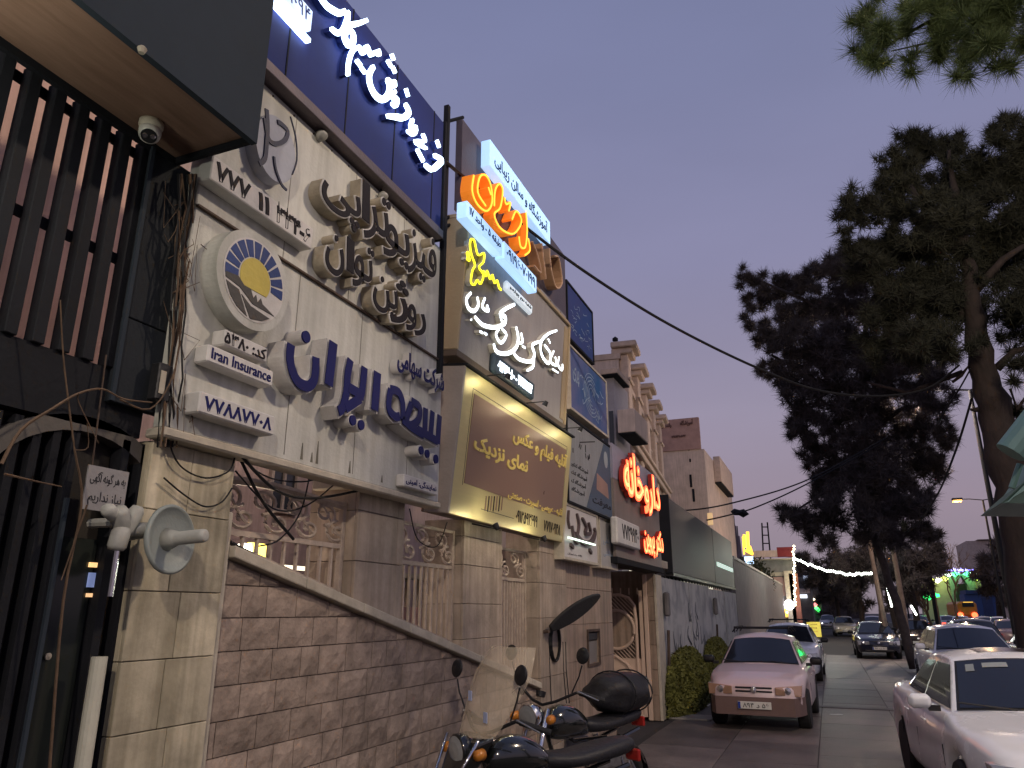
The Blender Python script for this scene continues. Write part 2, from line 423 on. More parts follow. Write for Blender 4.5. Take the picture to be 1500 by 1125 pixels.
p4 = pillar('narrow stone clad pillar just before the brown tiled wall', y4a, y4b, 0, zj(805, 770), [.5, zj(805, 990), zj(805, 905), zj(805, 855), zj(805, 812)], mStone)
# brown tiled wall section with letter slot
y5b = P(897, 900, x=WX).y
tw = T('tiled_entrance_wall', 'brown stone tiled wall with a recessed intercom slot beside the gate', 'wall', (WX, y4b, 0))
mTile = mat('brown_tile', (.36, .27, .21), .5, var=.25, vs=3, streak=.3)
MB().box(WX - .32, WX - .03, y4b, y5b, 0, zj(860, 815)).build('wall_core', mJoint, tw)
zt = zj(860, 815); nz = 6; rows = [zt * k / nz for k in range(nz + 1)]
sy0, sy1, sz0, sz1 = P(861, 950, x=WX).y, P(877, 950, x=WX).y, zj(868, 972), zj(868, 925)
for k in range(nz):
    yy = y4b
    for L in ((.75, .85, .6, 2), (.5, .9, .8, 2))[k % 2]:
        ye = min(yy + L, y5b)
        if ye - yy > .05 and not (rows[k + 1] > sz0 and rows[k] < sz1 and ye > sy0 and yy < sy1):
            MB().box(WX - .03, WX, yy + .002, ye - .002, rows[k] + .002, rows[k + 1] - .002, ch=.003).build('wall_tile', mTile, tw)
        elif ye - yy > .05:
            for (q0, q1, r0, r1) in ((yy, sy0, rows[k], rows[k + 1]), (sy1, ye, rows[k], rows[k + 1]), (sy0, sy1, rows[k], min(sz0, rows[k + 1])), (sy0, sy1, max(sz1, rows[k]), rows[k + 1])):
                if q1 - q0 > .01 and r1 - r0 > .01: MB().box(WX - .03, WX, q0 + .001, q1 - .001, r0 + .001, r1 - .001).build('wall_tile', mTile, tw)
        yy = ye
ic = T('intercom_panel', 'narrow steel intercom panel recessed in the brown tiled wall', 'intercom', (WX - .02, (sy0 + sy1) / 2, sz0))
fr = MB()
for q in ((sy0 - .03, sy0, sz0 - .03, sz1 + .03), (sy1, sy1 + .03, sz0 - .03, sz1 + .03), (sy0, sy1, sz0 - .03, sz0), (sy0, sy1, sz1, sz1 + .03)): fr.box(WX + .001, WX + .02, *q)
fr.build('frame', mRust, ic)
MB().box(WX - .028, WX - .02, sy0, sy1, sz0, sz1 - .12).build('face_plate', mat('grey_panel', (.3, .28, .25), .4, .5), ic)
MB().box(WX - .028, WX - .005, sy0 + .01, sy1 - .01, sz1 - .11, sz1 - .01, ch=.01).build('camera_unit', mBlack, ic)
# ================================================================== RAILINGS
mRail = mat('railing_paint', (.46, .38, .31), .5, var=.25, vs=10)
XR = WX - .14
def spiral(cy, cz, r, turns, a0, d=1, n=22):
    return [(XR, cy + d * (r * (1 - .8 * k / n)) * math.cos(a0 + turns * 2 * math.pi * k / n), cz + (r * (1 - .8 * k / n)) * math.sin(a0 + turns * 2 * math.pi * k / n)) for k in range(n + 1)]
def railing(label, ya, yb, zt, zm, bar_sp, kind):
    t = T('iron_railing', label, 'railing', (XR, (ya + yb) / 2, copz((ya + yb) / 2)), 'painted iron railings between the pillars')
    zb = lambda y: copz(y) + .05
    H = lambda z0f, z1f, nm: MB().prism([(XR + .015, ya, z0f(ya)), (XR + .015, yb, z0f(yb)), (XR + .015, yb, z1f(yb)), (XR + .015, ya, z1f(ya))], (-.03, 0, 0)).build(nm, mRail, t)
    H(zb, lambda y: zb(y) + .03, 'bottom_rail')
    H(lambda y: zm, lambda y: zm + .03, 'middle_rail')
    if kind == 0:
        n = 16; pts = [(XR, ya + (yb - ya) * k / n, zt + .05 * math.sin(math.pi * k / n) * (1 - k / n)) for k in range(n + 1)]
        MB().tube(pts, .026, 6).build('top_rail', mRail, t)
    else: H(lambda y: zt, lambda y: zt + .025, 'top_rail')
    for y in (ya + .02, yb - .02): MB().box(XR - .02, XR + .02, y - .02, y + .02, zb(y), zt + .03, ch=.004).build('post', mRail, t)
    nb = int((yb - ya) / bar_sp)
    for k in range(1, nb):
        y = ya + (yb - ya) * k / nb
        if zm - zb(y) > .06: MB().box(XR - .009, XR + .009, y - .009, y + .009, zb(y) + .02, zm).build('bar', mRail, t)
    # scrolls
    h = zt - zm - .03; n = max(2, int((yb - ya) / (h * 1.1)))
    for k in range(n):
        y0 = ya + (yb - ya) * (k + .5) / n; w = (yb - ya) / n * .5
        S = spiral(y0 - w * .45, zm + .03 + h * .72, h * .3, 1.4, -math.pi / 2, 1.6)
        S2 = spiral(y0 + w * .45, zm + .03 + h * .28, h * .3, 1.4, math.pi / 2, 1.6)
        MB().tube(S, .012, 5).build('scroll', mRail, t); MB().tube(S2, .012, 5).build('scroll', mRail, t)
        mid = [(XR, y0 - w * .9 + 1.8 * w * q / 10, zm + .05 + h * (.85 - .75 * (.5 - .5 * math.cos(math.pi * q / 10)))) for q in range(11)]
        MB().tube(mid, .009, 5).build('scroll', mRail, t)
    return t
railing('railing with large scrolls under the white insurance sign, left of its pillar', y1b + .06, y2a - .01, zj(420, 716), zj(335, 778), .115, 0)
railing('railing with white bars between the second pillar and the gold sign pillar', y2b + .01, y3a - .01, zj(640, 772), zj(640, 829), .085, 1)
railing('narrow railing of close vertical bars under the gold sign', y3b + .01, y4a - .01, zj(760, 806), zj(760, 850), .07, 1)
# ================================================================== COURTYARD BUILDING BEHIND
cb = T('courtyard_house', 'pink plastered house seen through the railings behind the fence', 'house', (-6.5, 6, 0))
MB().box(-7.5, -6.5, 1.2, 17, 0, 8.2 if False else 7.3).build('wall', mat('courtyard_plaster', (.56, .43, .38), .8, var=.2, vs=1.2, streak=.15), cb)
def win(par, x, y0, y1, z0, z1, mF, mG, mull=1, nm='window'):
    f = MB(); w = .05
    for q in ((y0, y0 + w, z0, z1), (y1 - w, y1, z0, z1), (y0 + w, y1 - w, z0, z0 + w), (y0 + w, y1 - w, z1 - w, z1)): f.box(x + .002, x + .06, *q)
    for k in range(mull): yy = y0 + (y1 - y0) * (k + 1) / (mull + 1); f.box(x + .004, x + .05, yy - .02, yy + .02, z0 + w, z1 - w)
    fo = f.build(nm, mF, par); MB().box(x + .003, x + .02, y0 + w, y1 - w, z0 + w, z1 - w).build('pane', mG, fo); return fo
mGlass = mat('dark_glass', (.03, .035, .04), .12, var=.1, bump=0)
p0 = P(388, 748, x=-6.5); q0 = P(435, 690, x=-6.5)
win(cb, -6.5, p0.y, q0.y, p0.z, q0.z, mRail, mGlass)
p0 = P(700, 800, x=-6.5); win(cb, -6.5, p0.y - 1, p0.y + .4, p0.z - .7, p0.z + .5, mRail, mGlass)
p0 = P(460, 740, x=-6.5); MB().box(-6.5, -6.44, p0.y, p0.y + .25, 1.5, 6).build('drain_pipe', mCream, cb)
mPinkB = mat('rose_balusters', (.62, .40, .36), .7)
pp = P(640, 920, x=-5); bs = T('entry_stair_wall', 'low rose stair wall with pale balusters inside the courtyard', 'stair wall', (-5, pp.y, 0))
MB().box(-5.2, -5, pp.y - 2.2, pp.y + 1.6, 0, P(640, 890, x=-5).z).build('base', mPinkB, bs)
for k in range(16):
    y = pp.y - 2.1 + k * .24; z0 = P(640, 890, x=-5).z
    MB().lathe([(.05, 0), (.03, .04), (.055, .14), (.03, .3), (.05, .36)], (-5.1, y, z0), n=8).build('baluster', mCream, bs, smooth=True)
MB().box(-5.22, -4.98, pp.y - 2.2, pp.y + 1.6, z0 + .36, z0 + .42).build('handrail', mCream, bs)
# lit tube lamp in the courtyard
lp = P(357, 808, x=-3.9)
cl = T('courtyard_lamp', 'bright white lamp glowing low behind the scroll railing', 'lamp', lp)
MB().lathe([(.0, -.06), (.05, -.05), (.062, 0), (.05, .05), (0, .06)], lp, n=12).build('bulb', em('lamp_white', (1, .97, .8), 9), cl, smooth=True)
MB().tube([lp + Vector((0, 0, -.06)), lp + Vector((0, 0, -1.2))], .02, 6).build('stem', mSteel, cl)
lp2 = P(376, 806, x=-3.9); MB().box(lp2.x - .02, lp2.x + .02, lp2.y - .08, lp2.y + .08, lp2.z - .05, lp2.z + .05).build('yellow_lens', em('lamp_yellow', (1, .8, .15), 3), cl)
MB().box(-3.92, -3.88, lp2.y - .1, lp2.y + 1.4, lp2.z - .12, lp2.z - .09).build('light_bar', em('lamp_warm', (1, .85, .6), 2), cl)

# ================================================================== LEFT SHOPFRONT
mFas = spec(mat('fascia_metal', (.034, .044, .058), .75, 0, var=.2, vs=.8, bump=.02), .1)
mWood = mat('wood_soffit', (.30, .19, .14), .4, var=.35, vs=2, stretch=(8, 1, 1), col2=(.20, .12, .085))
cz = 4.07; xo = P(375, 205, z=cz).x; yo = P(375, 205, z=cz).y; xi = P(265, 245, z=cz).x
cp = T('shopfront_canopy', 'large dark metal fascia box with a brown wood soffit above the shopfront', 'canopy', (xi, yo, cz))
MB().box(xi, xo - .03, -2.5, yo - .03, cz + .01, cz + .03).build('soffit', mWood, cp)
MB().box(xo - .025, xo + .01, -2.5, yo, cz - .025, cz + 1.9).build('fascia', mFas, cp)
MB().box(xi, xo - .027, yo - .025, yo, cz - .02, cz + 1.9).build('end_panel', mSteel, cp)
MB().box(xi, xi + .03, -2.5, yo - .027, cz - .03, cz + .009).build('inner_trim', mSteel, cp)
MB().box(xi, xo, -2.5, yo, cz + 1.905, cz + 1.93).build('top_cap', mSteel, cp)
c = P(216, 66, z=cz - .02); MB().lathe([(.012, 0), (.02, .01), (.012, .03)], (xo + .02, c.y, cz - .02), (0, 0, -1), 10).build('spot_fixing', mCream, cp)
c = P(222, 180, z=cz)
ca = T('dome_camera', 'white dome security camera under the wood soffit', 'camera', c)
MB().lathe([(.055, 0), (.055, .02), (.045, .045)], c, (0, 0, -1), 24).build('mount', mCream, ca, smooth=True)
dd = Vector((.5, -.45, -1)).normalized(); hc = c + Vector((.0, 0, -.05))
MB().lathe([(.0, -.03), (.035, -.025), (.05, 0), (.048, .03), (.04, .045), (.03, .047)], hc, dd, 24).build('housing', mat('camera_white', (.7, .68, .62), .3), ca, smooth=True)
fo = MB().lathe([(.036, .0475), (.034, .05), (.0, .05)], hc, dd, 20).build('lens_plate', mBlack, ca)
for s in (-1, 1): MB().lathe([(.013, .05), (.010, .054), (0, .054)], hc + Vector((.012 * s, .012 * s, 0)), dd, 12).build('lens', mChrome, fo)
# slatted screen
sc1 = T('slatted_screen', 'dark vertical slat screen beneath the canopy, leaves of light between the slats', 'screen', (WX, 1.2, 3))
zlo = lambda y: 2.93
for k in range(15):
    y = .62 + k * .115
    MB().box(WX - .06, WX + .0, y - .027, y + .027, 2.9, 4.07, ch=.004).build('slat', mSteel, sc1)
for zz in (2.86, 3.42, 4.0): MB().box(WX - .075, WX - .062, .4, P(170, 500, x=WX).y, zz, zz + .05).build('crossbar', mSteel, sc1)
# dark plate next to it
q1 = P(172, 500, x=WX); q2 = P(262, 440, x=WX)
pl = T('shopfront_metal_panel', 'charcoal sheet metal panel between slat screen and white signs', 'panel', (WX, q1.y, 2.6))
mPlate = spec(mat('charcoal_sheet', (.024, .028, .034), .7, 0, var=.3, vs=1.5), .1)
zp = P(200, 600, x=WX).z
for k, (z0, z1) in enumerate(((zp, 3.15), (3.155, 4.06))): MB().box(WX - .03, WX + .02, q1.y, q2.y, z0, z1, ch=.004).build('sheet', mPlate, pl)
MB().box(WX + .021, WX + .035, q1.y - .012, q1.y + .008, zp, 4.05).build('edge_trim', mFas, pl)
# doorway below
dw = T('dark_entrance', 'dark arched steel shop entrance with glass door left of the pillar', 'entrance', (WX, 1.6, 0))
yd1 = y1a - .04
MB().box(WX - .3, WX - .1, -1.5, yd1, 0, 2.84).build('backing', mat('interior_dark', (.03, .026, .022), .7), dw)
MB().box(WX - .098, WX - .02, -1.5, yd1, 2.62, 2.9).build('lintel', mSteel, dw)
# arch band
A0 = P(105, 720, x=WX); r_o, r_i = .52, .44
ac = (P(115, 760, x=WX).y, P(115, 760, x=WX).z)
pts = [(WX - .02, ac[0] + r_o * math.cos(t), ac[1] + r_o * .85 * math.sin(t)) for t in np.linspace(math.pi, 0, 18)] + [(WX - .02, ac[0] + r_i * math.cos(t), ac[1] + r_i * .85 * math.sin(t)) for t in np.linspace(0, math.pi, 18)]
mArch = mat('arch_band', (.10, .09, .08), .6, var=.3)
for k in range(17):
    i, j = k, 35 - k
    MB().prism([pts[i], pts[i + 1], pts[j - 1], pts[j]], (-.07, 0, 0)).build('arch_segment', mArch, dw)
for y in (ac[0] + .3, yd1 - .06): MB().box(WX - .09, WX - .02, y - .02, y + .02, 0, 2.6).build('door_stile', mSteel, dw)
for k in range(9):
    y = ac[0] - .75 + k * .085
    MB().box(WX - .09, WX - .03, y, y + .035, 0, 2.6).build('door_slat', mSteel, dw)
q = P(58, 975, x=WX); MB().box(WX - .02, WX - .005, q.y - .008, q.y + .008, 0, 2.3).build('edge_trim', mFas, dw)
gy0, gy1 = q.y + .02, yd1 - .09
MB().box(WX - .085, WX - .07, gy0, gy1, .05, 2.15).build('glass', mat('shop_glass', (.02, .024, .022), .08, bump=0, var=.1), dw)
# glowing strips painted in as reflections on the door glass
for (x0, x1, yy, hh, cc, s) in ((131, 161, 828, 5, (1, .6, .25), 1.2), (128, 158, 850, 20, (.25, .32, .6), .5), (127, 152, 872, 5, (1, .6, .3), .9)):
    u0 = P(x0, yy + hh / 2, x=WX - .06); u1 = P(x1, yy - hh / 2, x=WX - .06)
    MB().box(WX - .068, WX - .06, u0.y, u1.y, u0.z, u1.z).build('door_reflection', em('reflection_%d' % x0, cc, s), dw)
q = P(86, 962, x=WX); MB().lathe([(.012, 0), (.014, .01), (0, .014)], (WX - .068, q.y, q.z), (1, 0, 0), 10).build('door_knob', mCream, dw)
MB().box(WX - .069, WX - .05, gy0 + .1, gy1 - .1, 1.02, 1.12).build('push_bar', mat('bar_grey', (.12, .12, .12), .4), dw)
# notice plate
B = Board((WX + .05, 0, 0))
def rect_px(B, x0, y0, x1, y1):  # lower-left px and upper-right px
    a0, b0 = B.px(x0, y0); a1, b1 = B.px(x1, y1); return a0, a1, b0, b1
r = rect_px(B, 118, 745, 188, 692)
t = T('notice_plate', 'small grey handwritten notice plate hanging in front of the dark doorway', 'notice', B.w(r[0], r[2]))
m = MB(); B.box(m, *r, 0, .006); m.build('plate', mat('notice_grey', (.27, .26, .26), .6), t)
W_ = r[1] - r[0]; H_ = r[3] - r[2]
for wd, q_ in (('به هر گونه آگهی', (r[0] + .08 * W_, r[1] - .06 * W_, r[3] - .42 * H_, r[3] - .12 * H_)), ('نیاز نداریم', (r[0] + .1 * W_, r[1] - .1 * W_, r[2] + .1 * H_, r[2] + .42 * H_))):
    for m in B.words(wd, q_, .0065, .008): m.build('lettering', mBlack, t)
m = MB(); m.tube([B.w(r[0] + .02, r[3] - .01, 0), B.w(r[0] + .02, r[3] + .5, -.03)], .004, 5); m.build('hanging_wire', mRust, t)
# white pipe
q = P(146, 962, x=WX + .06); MB().tube([(WX + .06, q.y, 0), (WX + .06, q.y, q.z)], .032, 14).build('drain_pipe', mat('pipe_white', (.5, .49, .40), .4, var=.15), label='pale plastic pipe standing beside the stone pillar', cat='pipe', loc=(WX + .06, q.y, 0), smooth=False)
# disc floodlight/camera cluster on bracket
mPale = mat('pale_plastic', (.40, .40, .36), .45, var=.15, vs=8)
q = P(248, 790, x=WX + .22); q2 = P(300, 783, x=WX + .40)
ax = Vector((.97, .10, .06)).normalized()
t = T('disc_antenna', 'round grey dish with a white stub in front of the wide pillar', 'antenna', q)
MB().lathe([(.0, -.05), (.07, -.048), (.13, -.02), (.15, .0), (.152, .012), (.14, .02), (.135, .012), (.09, -.005), (.03, -.012), (.0, -.012)], q, ax, 36).build('dish', mat('dish_grey', (.27, .30, .28), .45, var=.1), t, smooth=True)
MB().lathe([(.05, -.01), (.033, .04), (.03, .05), (.03, .17), (.027, .185), (.018, .19), (0, .188)], q, ax, 20).build('stub', mPale, t, smooth=True)
MB().tube([q - ax * .05, q + Vector((-.05, -.08, .02)), (WX + .02, q.y - .12, q.z)], .02, 8).build('arm', mPale, t)
q = P(178, 765, x=WX + .16)
t = T('bracket_cameras', 'cluster of pale camera housings on a wall bracket beside the pillar', 'cameras', q)
for k, (dx, dy, dz, r_, l_, ax_) in enumerate(((0, 0, 0, .035, .14, (.3, -.5, .7)), (.0, .05, .01, .032, .13, (.1, .2, .8)), (.0, -.05, .03, .03, .12, (.4, -.9, .25)), (.0, .0, -.07, .038, .1, (.1, .1, 1)), (0, .10, -.02, .03, .12, (.2, 1, .1)))):
    a_ = Vector(ax_).normalized(); c_ = q + Vector((dx, dy, dz))
    MB().lathe([(0, -l_ / 2), (r_ * .8, -l_ / 2 + .006), (r_, -l_ / 2 + .02), (r_, l_ / 2 - .02), (r_ * .7, l_ / 2), (0, l_ / 2)], c_, a_, 16).build('camera_housing', mPale, t, smooth=True)
MB().tube([q + Vector((0, 0, -.09)), q + Vector((0, 0, -.3))], .012, 8).build('stem', mChrome, t)
MB().tube([q, (WX, q.y - .02, q.z)], .02, 8).build('bracket', mPale, t)
# bare twigs and cables in front of the doorway
def twig(label, px, xs, r0, cat='branch', m=mRust, group=None):
    pts = [P(x, y, x=WX + xx) for (x, y), xx in zip(px, xs)]
    return pts
mTwig = mat('bare_twig', (.13, .085, .055), .8, var=.3, vs=20)
tw_ = T('bare_climber', 'bare brown climbing twigs in front of the dark doorway', 'climber', P(75, 1100, x=WX + .1))
for L, rr in (([(75, 1125), (95, 880), (120, 740), (105, 660), (100, 600), (92, 520), (85, 440)], .006), ([(0, 680), (30, 630), (70, 600), (110, 577), (150, 570), (178, 585), (220, 590)], .007), ([(0, 695), (45, 705), (90, 713)], .005), ([(120, 740), (98, 830), (88, 850)], .004), ([(105, 660), (130, 655), (125, 620)], .003), ([(178, 585), (215, 600), (245, 560), (262, 500)], .005), ([(110, 577), (115, 590), (140, 650)], .003)):
    pts = smooth([P(x, y, x=WX + .1) + Vector((random.uniform(-.01, .03), 0, 0)) for x, y in L], 4)
    MB().tube(pts, rr, 5, r2=rr * .5).build('twig', mTwig, tw_)
# vertical cable bundle between charcoal panel and the white board
cb2 = T('cable_bundle', 'tangle of old cables and dead vine stems left of the white signs', 'cables', P(245, 640, x=WX + .08))
for k in range(11):
    x0 = random.uniform(262, 290); x1 = random.uniform(225, 262)
    pts = [P(x0 + (x1 - x0) * u + random.uniform(-5, 5), 255 + 400 * u, x=WX + random.uniform(.06, .14)) for u in np.linspace(0, 1, 9)]
    MB().tube(pts, random.uniform(.004, .008), 5).build('cable', random.choice([mTwig, mTwig, mCable]), cb2)
for k in range(14):
    x0 = random.uniform(240, 300); y0 = random.uniform(300, 620)
    pts = [P(x0 + u * random.uniform(-30, 45), y0 + u * random.uniform(-60, 70), x=WX + .12) for u in (0, .3, .6, 1)]
    MB().tube(pts, .003, 4, r2=.0015).build('vine_twig', mTwig, cb2)
for L in ([(242, 630), (262, 680), (300, 700), (335, 690), (345, 665)], [(240, 700), (270, 725), (300, 742), (325, 735), (340, 715)]):
    MB().tube(smooth([P(x, y, x=WX + .06) for x, y in L]), .0045, 5).build('drooping_cable', mCable, cb2)
t = T('junction_box', 'small black junction box among the cables beside the white sign', 'box', P(232, 560, x=WX + .08))
q = P(232, 560, x=WX + .08); MB().box(q.x - .03, q.x + .03, q.y - .03, q.y + .05, q.z - .09, q.z + .09, ch=.006).build('case', mBlack, t); MB().box(q.x + .031, q.x + .034, q.y - .02, q.y + .01, q.z - .06, q.z + .05).build('label_plate', mCream, t)
# neighbouring light wall glimpsed between slats
nb = T('neighbour_wall', 'pale pink wall glimpsed between the dark slats', 'wall', (-5.2, 1, 0)); MB().box(-5.4, -5.2, -1.5, 4.2, 0, 6.2).build('face', mPink, nb)

q0_, q1_ = P(1195, 1036, z=0), P(1500, 1036, z=0)
MB().box(q0_.x, 5.18, q0_.y - .12, q0_.y + .12, .0, .028, ch=.006).build('drain_strip', mat('drain_concrete', (.15, .14, .135), .7, var=.3), kind='structure')
q_ = P(1225, 1047, z=0.02); MB().prism([(q_.x - .12, q_.y - .03, .018), (q_.x + .1, q_.y - .02, .02), (q_.x + .12, q_.y + .04, .03), (q_.x - .1, q_.y + .05, .018)], (0, 0, .004)).build('paper_scrap', mat('paper', (.6, .6, .58), .8), label='scrap of white paper lying on the dark paving between the cars', cat='litter', loc=tuple(q_))
for k, L in enumerate(([(352, 672), (395, 700), (450, 705), (505, 690), (560, 715)], [(345, 690), (400, 745), (450, 740), (500, 700)], [(455, 690), (440, 750), (410, 790), (380, 800)], [(600, 745), (612, 790), (640, 800), (655, 765)], [(560, 722), (580, 735), (600, 722), (640, 740)])):
    MB().tube(smooth([P(x, y, x=WX - .02 - .03 * k) for x, y in L]), .005, 5).build('slack_wire', mCable, label=['slack wire looping under the insurance sign, uppermost', 'slack wire looping lowest under the insurance sign', 'wire curling down to the railing under the insurance sign', 'wire loop hanging left of the gold sign', 'short wire under the right end of the insurance sign'][k], cat='wire', loc=tuple(P(*L[0], x=WX)), group='slack wires under the signs')
# ================================================================== SIGNS
def RB(B, corners, ch=.01, c0=0, c1=.1): pass
mNavy = mat('navy_panel', (.024, .038, .18), .75, 0, var=.2, vs=1, bump=.02)
mWhiteGlow = em('glow_white', (.62, .80, 1), 6)
mBlueL = spec(mat('deep_blue_letter', (.016, .018, .11), .6, var=.1, bump=.02), .15)
mDarkL = spec(mat('dark_letter', (.018, .015, .018), .6, var=.15), .15)
mLetEdge = mat('pale_letter_edge', (.62, .60, .57), .5, var=.15, vs=8)
# --- top navy sign
B = Board((WX + .16, 0, 0))
a1, zt_ = B.px(650, 180); _, zb_ = B.px(640, 350)
_, zb_ = B.px(520, 200); zb_ = B.px(399, 80)[1]
s = T('sim_card_shop_sign', 'dark navy rooftop sign with glowing white script letters', 'sign', B.w(2.9, zb_))
m = MB(); B.box(m, 1.6, a1, zb_ - .08, zt_, -.02, 0, ch=.004); m.build('panel', mNavy, s)
m = MB(); B.box(m, 1.6, a1, zb_ - .16, zb_ - .085, -.12, .03, ch=.004); m.build('bottom_frame', mat('sign_frame', (.12, .10, .11), .45, .4), s)
m = MB(); B.box(m, a1 + .002, a1 + .04, zb_ - .16, zt_ + .02, -.14, .02, ch=.004); m.build('side_frame', mSteel, s)
m = MB(); B.box(m, 1.6, a1, zb_ - .085, zb_ - .08, -.14, .02); 
for k in range(1, 6):
    m = MB(); y_ = 1.7 + k * .62; B.box(m, y_, y_ + .012, zb_ - .078, zt_ - .002, .0005, .004); m.build('panel_seam', mSteel, s)
S = [([(630, -30), (670, 25), (710, 55), (750, 72), (772, 55)], 30), ([(792, 62), (786, 110), (765, 165), (735, 180), (700, 155)], 26), ([(893, 110), (845, 128), (795, 142), (772, 190), (788, 240), (815, 235), (820, 190), (800, 160)], 30),
     ([(790, 412), (795, 340), (815, 280), (850, 258), (872, 290), (895, 255), (915, 300), (940, 285), (962, 300), (958, 270)], 22), ([(838, 330), (862, 362)], 24), ([(865, 372), (886, 400)], 24),
     ([(930, 365), (908, 410), (915, 470), (945, 525), (985, 545), (1015, 515), (1020, 470), (1010, 440), (1045, 470), (1045, 440)], 32), ([(1030, 295), (1042, 330)], 24), ([(1008, 330), (1028, 365)], 22), ([(1035, 365), (1050, 400)], 22),
     ([(1050, 500), (1032, 530), (1060, 545), (1050, 580), (1032, 565)], 24), ([(1108, 485), (1122, 530)], 22), ([(1105, 570), (1125, 615), (1095, 645), (1050, 640), (1008, 635)], 30),
     ([(1145, 655), (1135, 700), (1162, 700), (1150, 735), (1118, 718)], 24), ([(1200, 735), (1212, 775), (1160, 775), (1195, 800), (1220, 815)], 18), ([(1170, 818), (1205, 885)], 26), ([(1278, 770), (1292, 808)], 24), ([(1265, 852), (1305, 878), (1285, 905), (1250, 930), (1215, 905)], 28)]
W_ = T  # noqa
for k, (pts, w) in enumerate(S):
    q = boardpx(B, pts, 300, 0, 3.75, .07)
    # metres per zoom pixel at this place
    a_, b_ = B.px(300 + pts[0][0] / 3.75, pts[0][1] / 3.75, .07); a2_, b2_ = B.px(300 + pts[0][0] / 3.75, (pts[0][1] + 20) / 3.75, .07)
    mp_ = abs(b2_ - b_) / 20
    m = MB(); B.stroke(m, q, (w * mp_ * .58, w * mp_ * .95), .05, .075, k); m.build('glowing_letter', mWhiteGlow, s)
    m = MB(); B.stroke(m, q, w * mp_ * .8, .002, .048, k); m.build('letter_return', mNavy, s)
# lit phone plate at its left
r = (B.px(398, 0)[0] - .1, B.px(447, 50)[0], B.px(447, 52)[1], B.px(447, 52)[1] + .17)
m = MB(); B.box(m, *r, .004, .06, ch=.02); m.build('phone_plate', em('plate_glow', (.6, .75, 1), .95), s)
m = MB(); B.text(m, '۰۹۱۲۷۱۹۰۹۴', (r[0] - .15, r[1] - .04, r[2] + .04, r[3] - .03), .0605, .063); m.build('phone_digits', mat('digit_blue', (.02, .04, .25), .6), s)
m = MB(); B.box(m, r[0], r[1] + .01, r[2] - .07, r[2] - .035, .004, .05, ch=.01); m.build('light_bar', mWhiteGlow, s)
# post beside it
q = P(650, 180, x=WX + .12)
MB().box(q.x - .03, q.x + .02, q.y + .045, q.y + .09, 3.6, P(652, 150, x=WX + .12).z, ch=.004).build('sign_post', mSteel, label='dark square steel post between the navy sign and the orange sign', cat='post', loc=(q.x, q.y + .07, 3.6))

# --- physiotherapy board
B = Board((WX + .10, 0, 0))
ya_ = B.px(292, 300)[0] - .02; yb_ = B.px(648, 440)[0]
zdiv = B.px(597, 500)[1]; ztop = zb_ - .17
s = T('physiotherapy_sign', 'upper white board with raised dark brown Persian letters and a phone strip', 'sign', B.w(ya_, zdiv))
m = MB(); B.box(m, ya_, yb_, zdiv + .012, ztop, -.08, 0, ch=.006); m.build('board', mBoard, s)
def letters(B, s, word, rc, c1, off=.02, edge=.022, face=mDarkL, side=mBoardSide, rim=mLetEdge, slant=0, rot=0, nm='letters'):
    m = MB(); B.text(m, word, rc, .0, c1 - .012, off + edge, slant, rot); o = m.build(nm + '_return', side, s)
    m = MB(); B.text(m, word, rc, c1 - .011, c1 - .002, off + edge, slant, rot); m.build(nm + '_rim', rim, s)
    m = MB(); B.text(m, word, rc, c1 - .001, c1 + .004, off, slant, rot); m.build(nm, face, s)
def rpx(B, c, x0, y0, x1, y1):
    a0, b0 = B.px(x0, y0, c); a1, b1 = B.px(x1, y1, c); return (min(a0, a1), max(a0, a1), min(b0, b1), max(b0, b1))
C = .10
def rr_(B, C, l, r, t, b):   # pixel samples of the left, right, top, bottom extremes of a word's ink
    return (B.px(*l, C)[0], B.px(*r, C)[0], B.px(*b, C)[1], B.px(*t, C)[1])
for wd, l, r_, t_, b_ in (('پی', (471, 290), (527, 320), (478, 248), (513, 334)), ('ا', (530, 290), (542, 300), (535, 266), (534, 322)), ('تر', (534, 330), (570, 330), (566, 294), (545, 355)), ('یو', (563, 350), (599, 370), (578, 328), (592, 394)), ('فیز', (598, 380), (639, 380), (634, 350), (618, 414)),
    ('ن', (477, 375), (504, 375), (491, 344), (490, 402)), ('ا', (507, 375), (519, 380), (513, 350), (514, 399)), ('تو', (518, 395), (546, 400), (541, 364), (528, 424)), ('ین', (547, 430), (582, 440), (555, 402), (565, 461)), ('ژ', (573, 450), (597, 450), (592, 414), (580, 474)), ('و', (596, 470), (609, 470), (603, 446), (601, 485)), ('ر', (608, 475), (623, 480), (619, 460), (613, 493))):
    letters(B, s, wd, rr_(B, C, l, r_, t_, b_), C, off=.004 if wd == 'ا' else .012, edge=.006 if wd == 'ا' else .018)
# phone strip
a0, b0 = B.px(308, 258, .09); a1, b1 = B.px(460, 345, .09); _, bt = B.px(308, 235, .09); _, bb = B.px(455, 358, .09); bb2 = B.px(308, 258, .09)[1]
r = (a0, 3.30, 3.965, 4.108)
m = MB(); B.box(m, *r, 0, .09, ch=.006); m.build('phone_strip', mLetEdge, s)
h = r[3] - r[2]; w = r[1] - r[0]
for wd, u0, u1 in (('۷۷۷', .04, .33), ('۱۱', .42, .52), ('۳۳۴-۶', .6, .96)): m = MB(); B.text(m, wd, (r[0] + u0 * w, r[0] + u1 * w, r[2] + h * .17, r[3] - h * .17), .0905, .095, .03, sh=False); m.build('phone_digits', mDarkL, s)
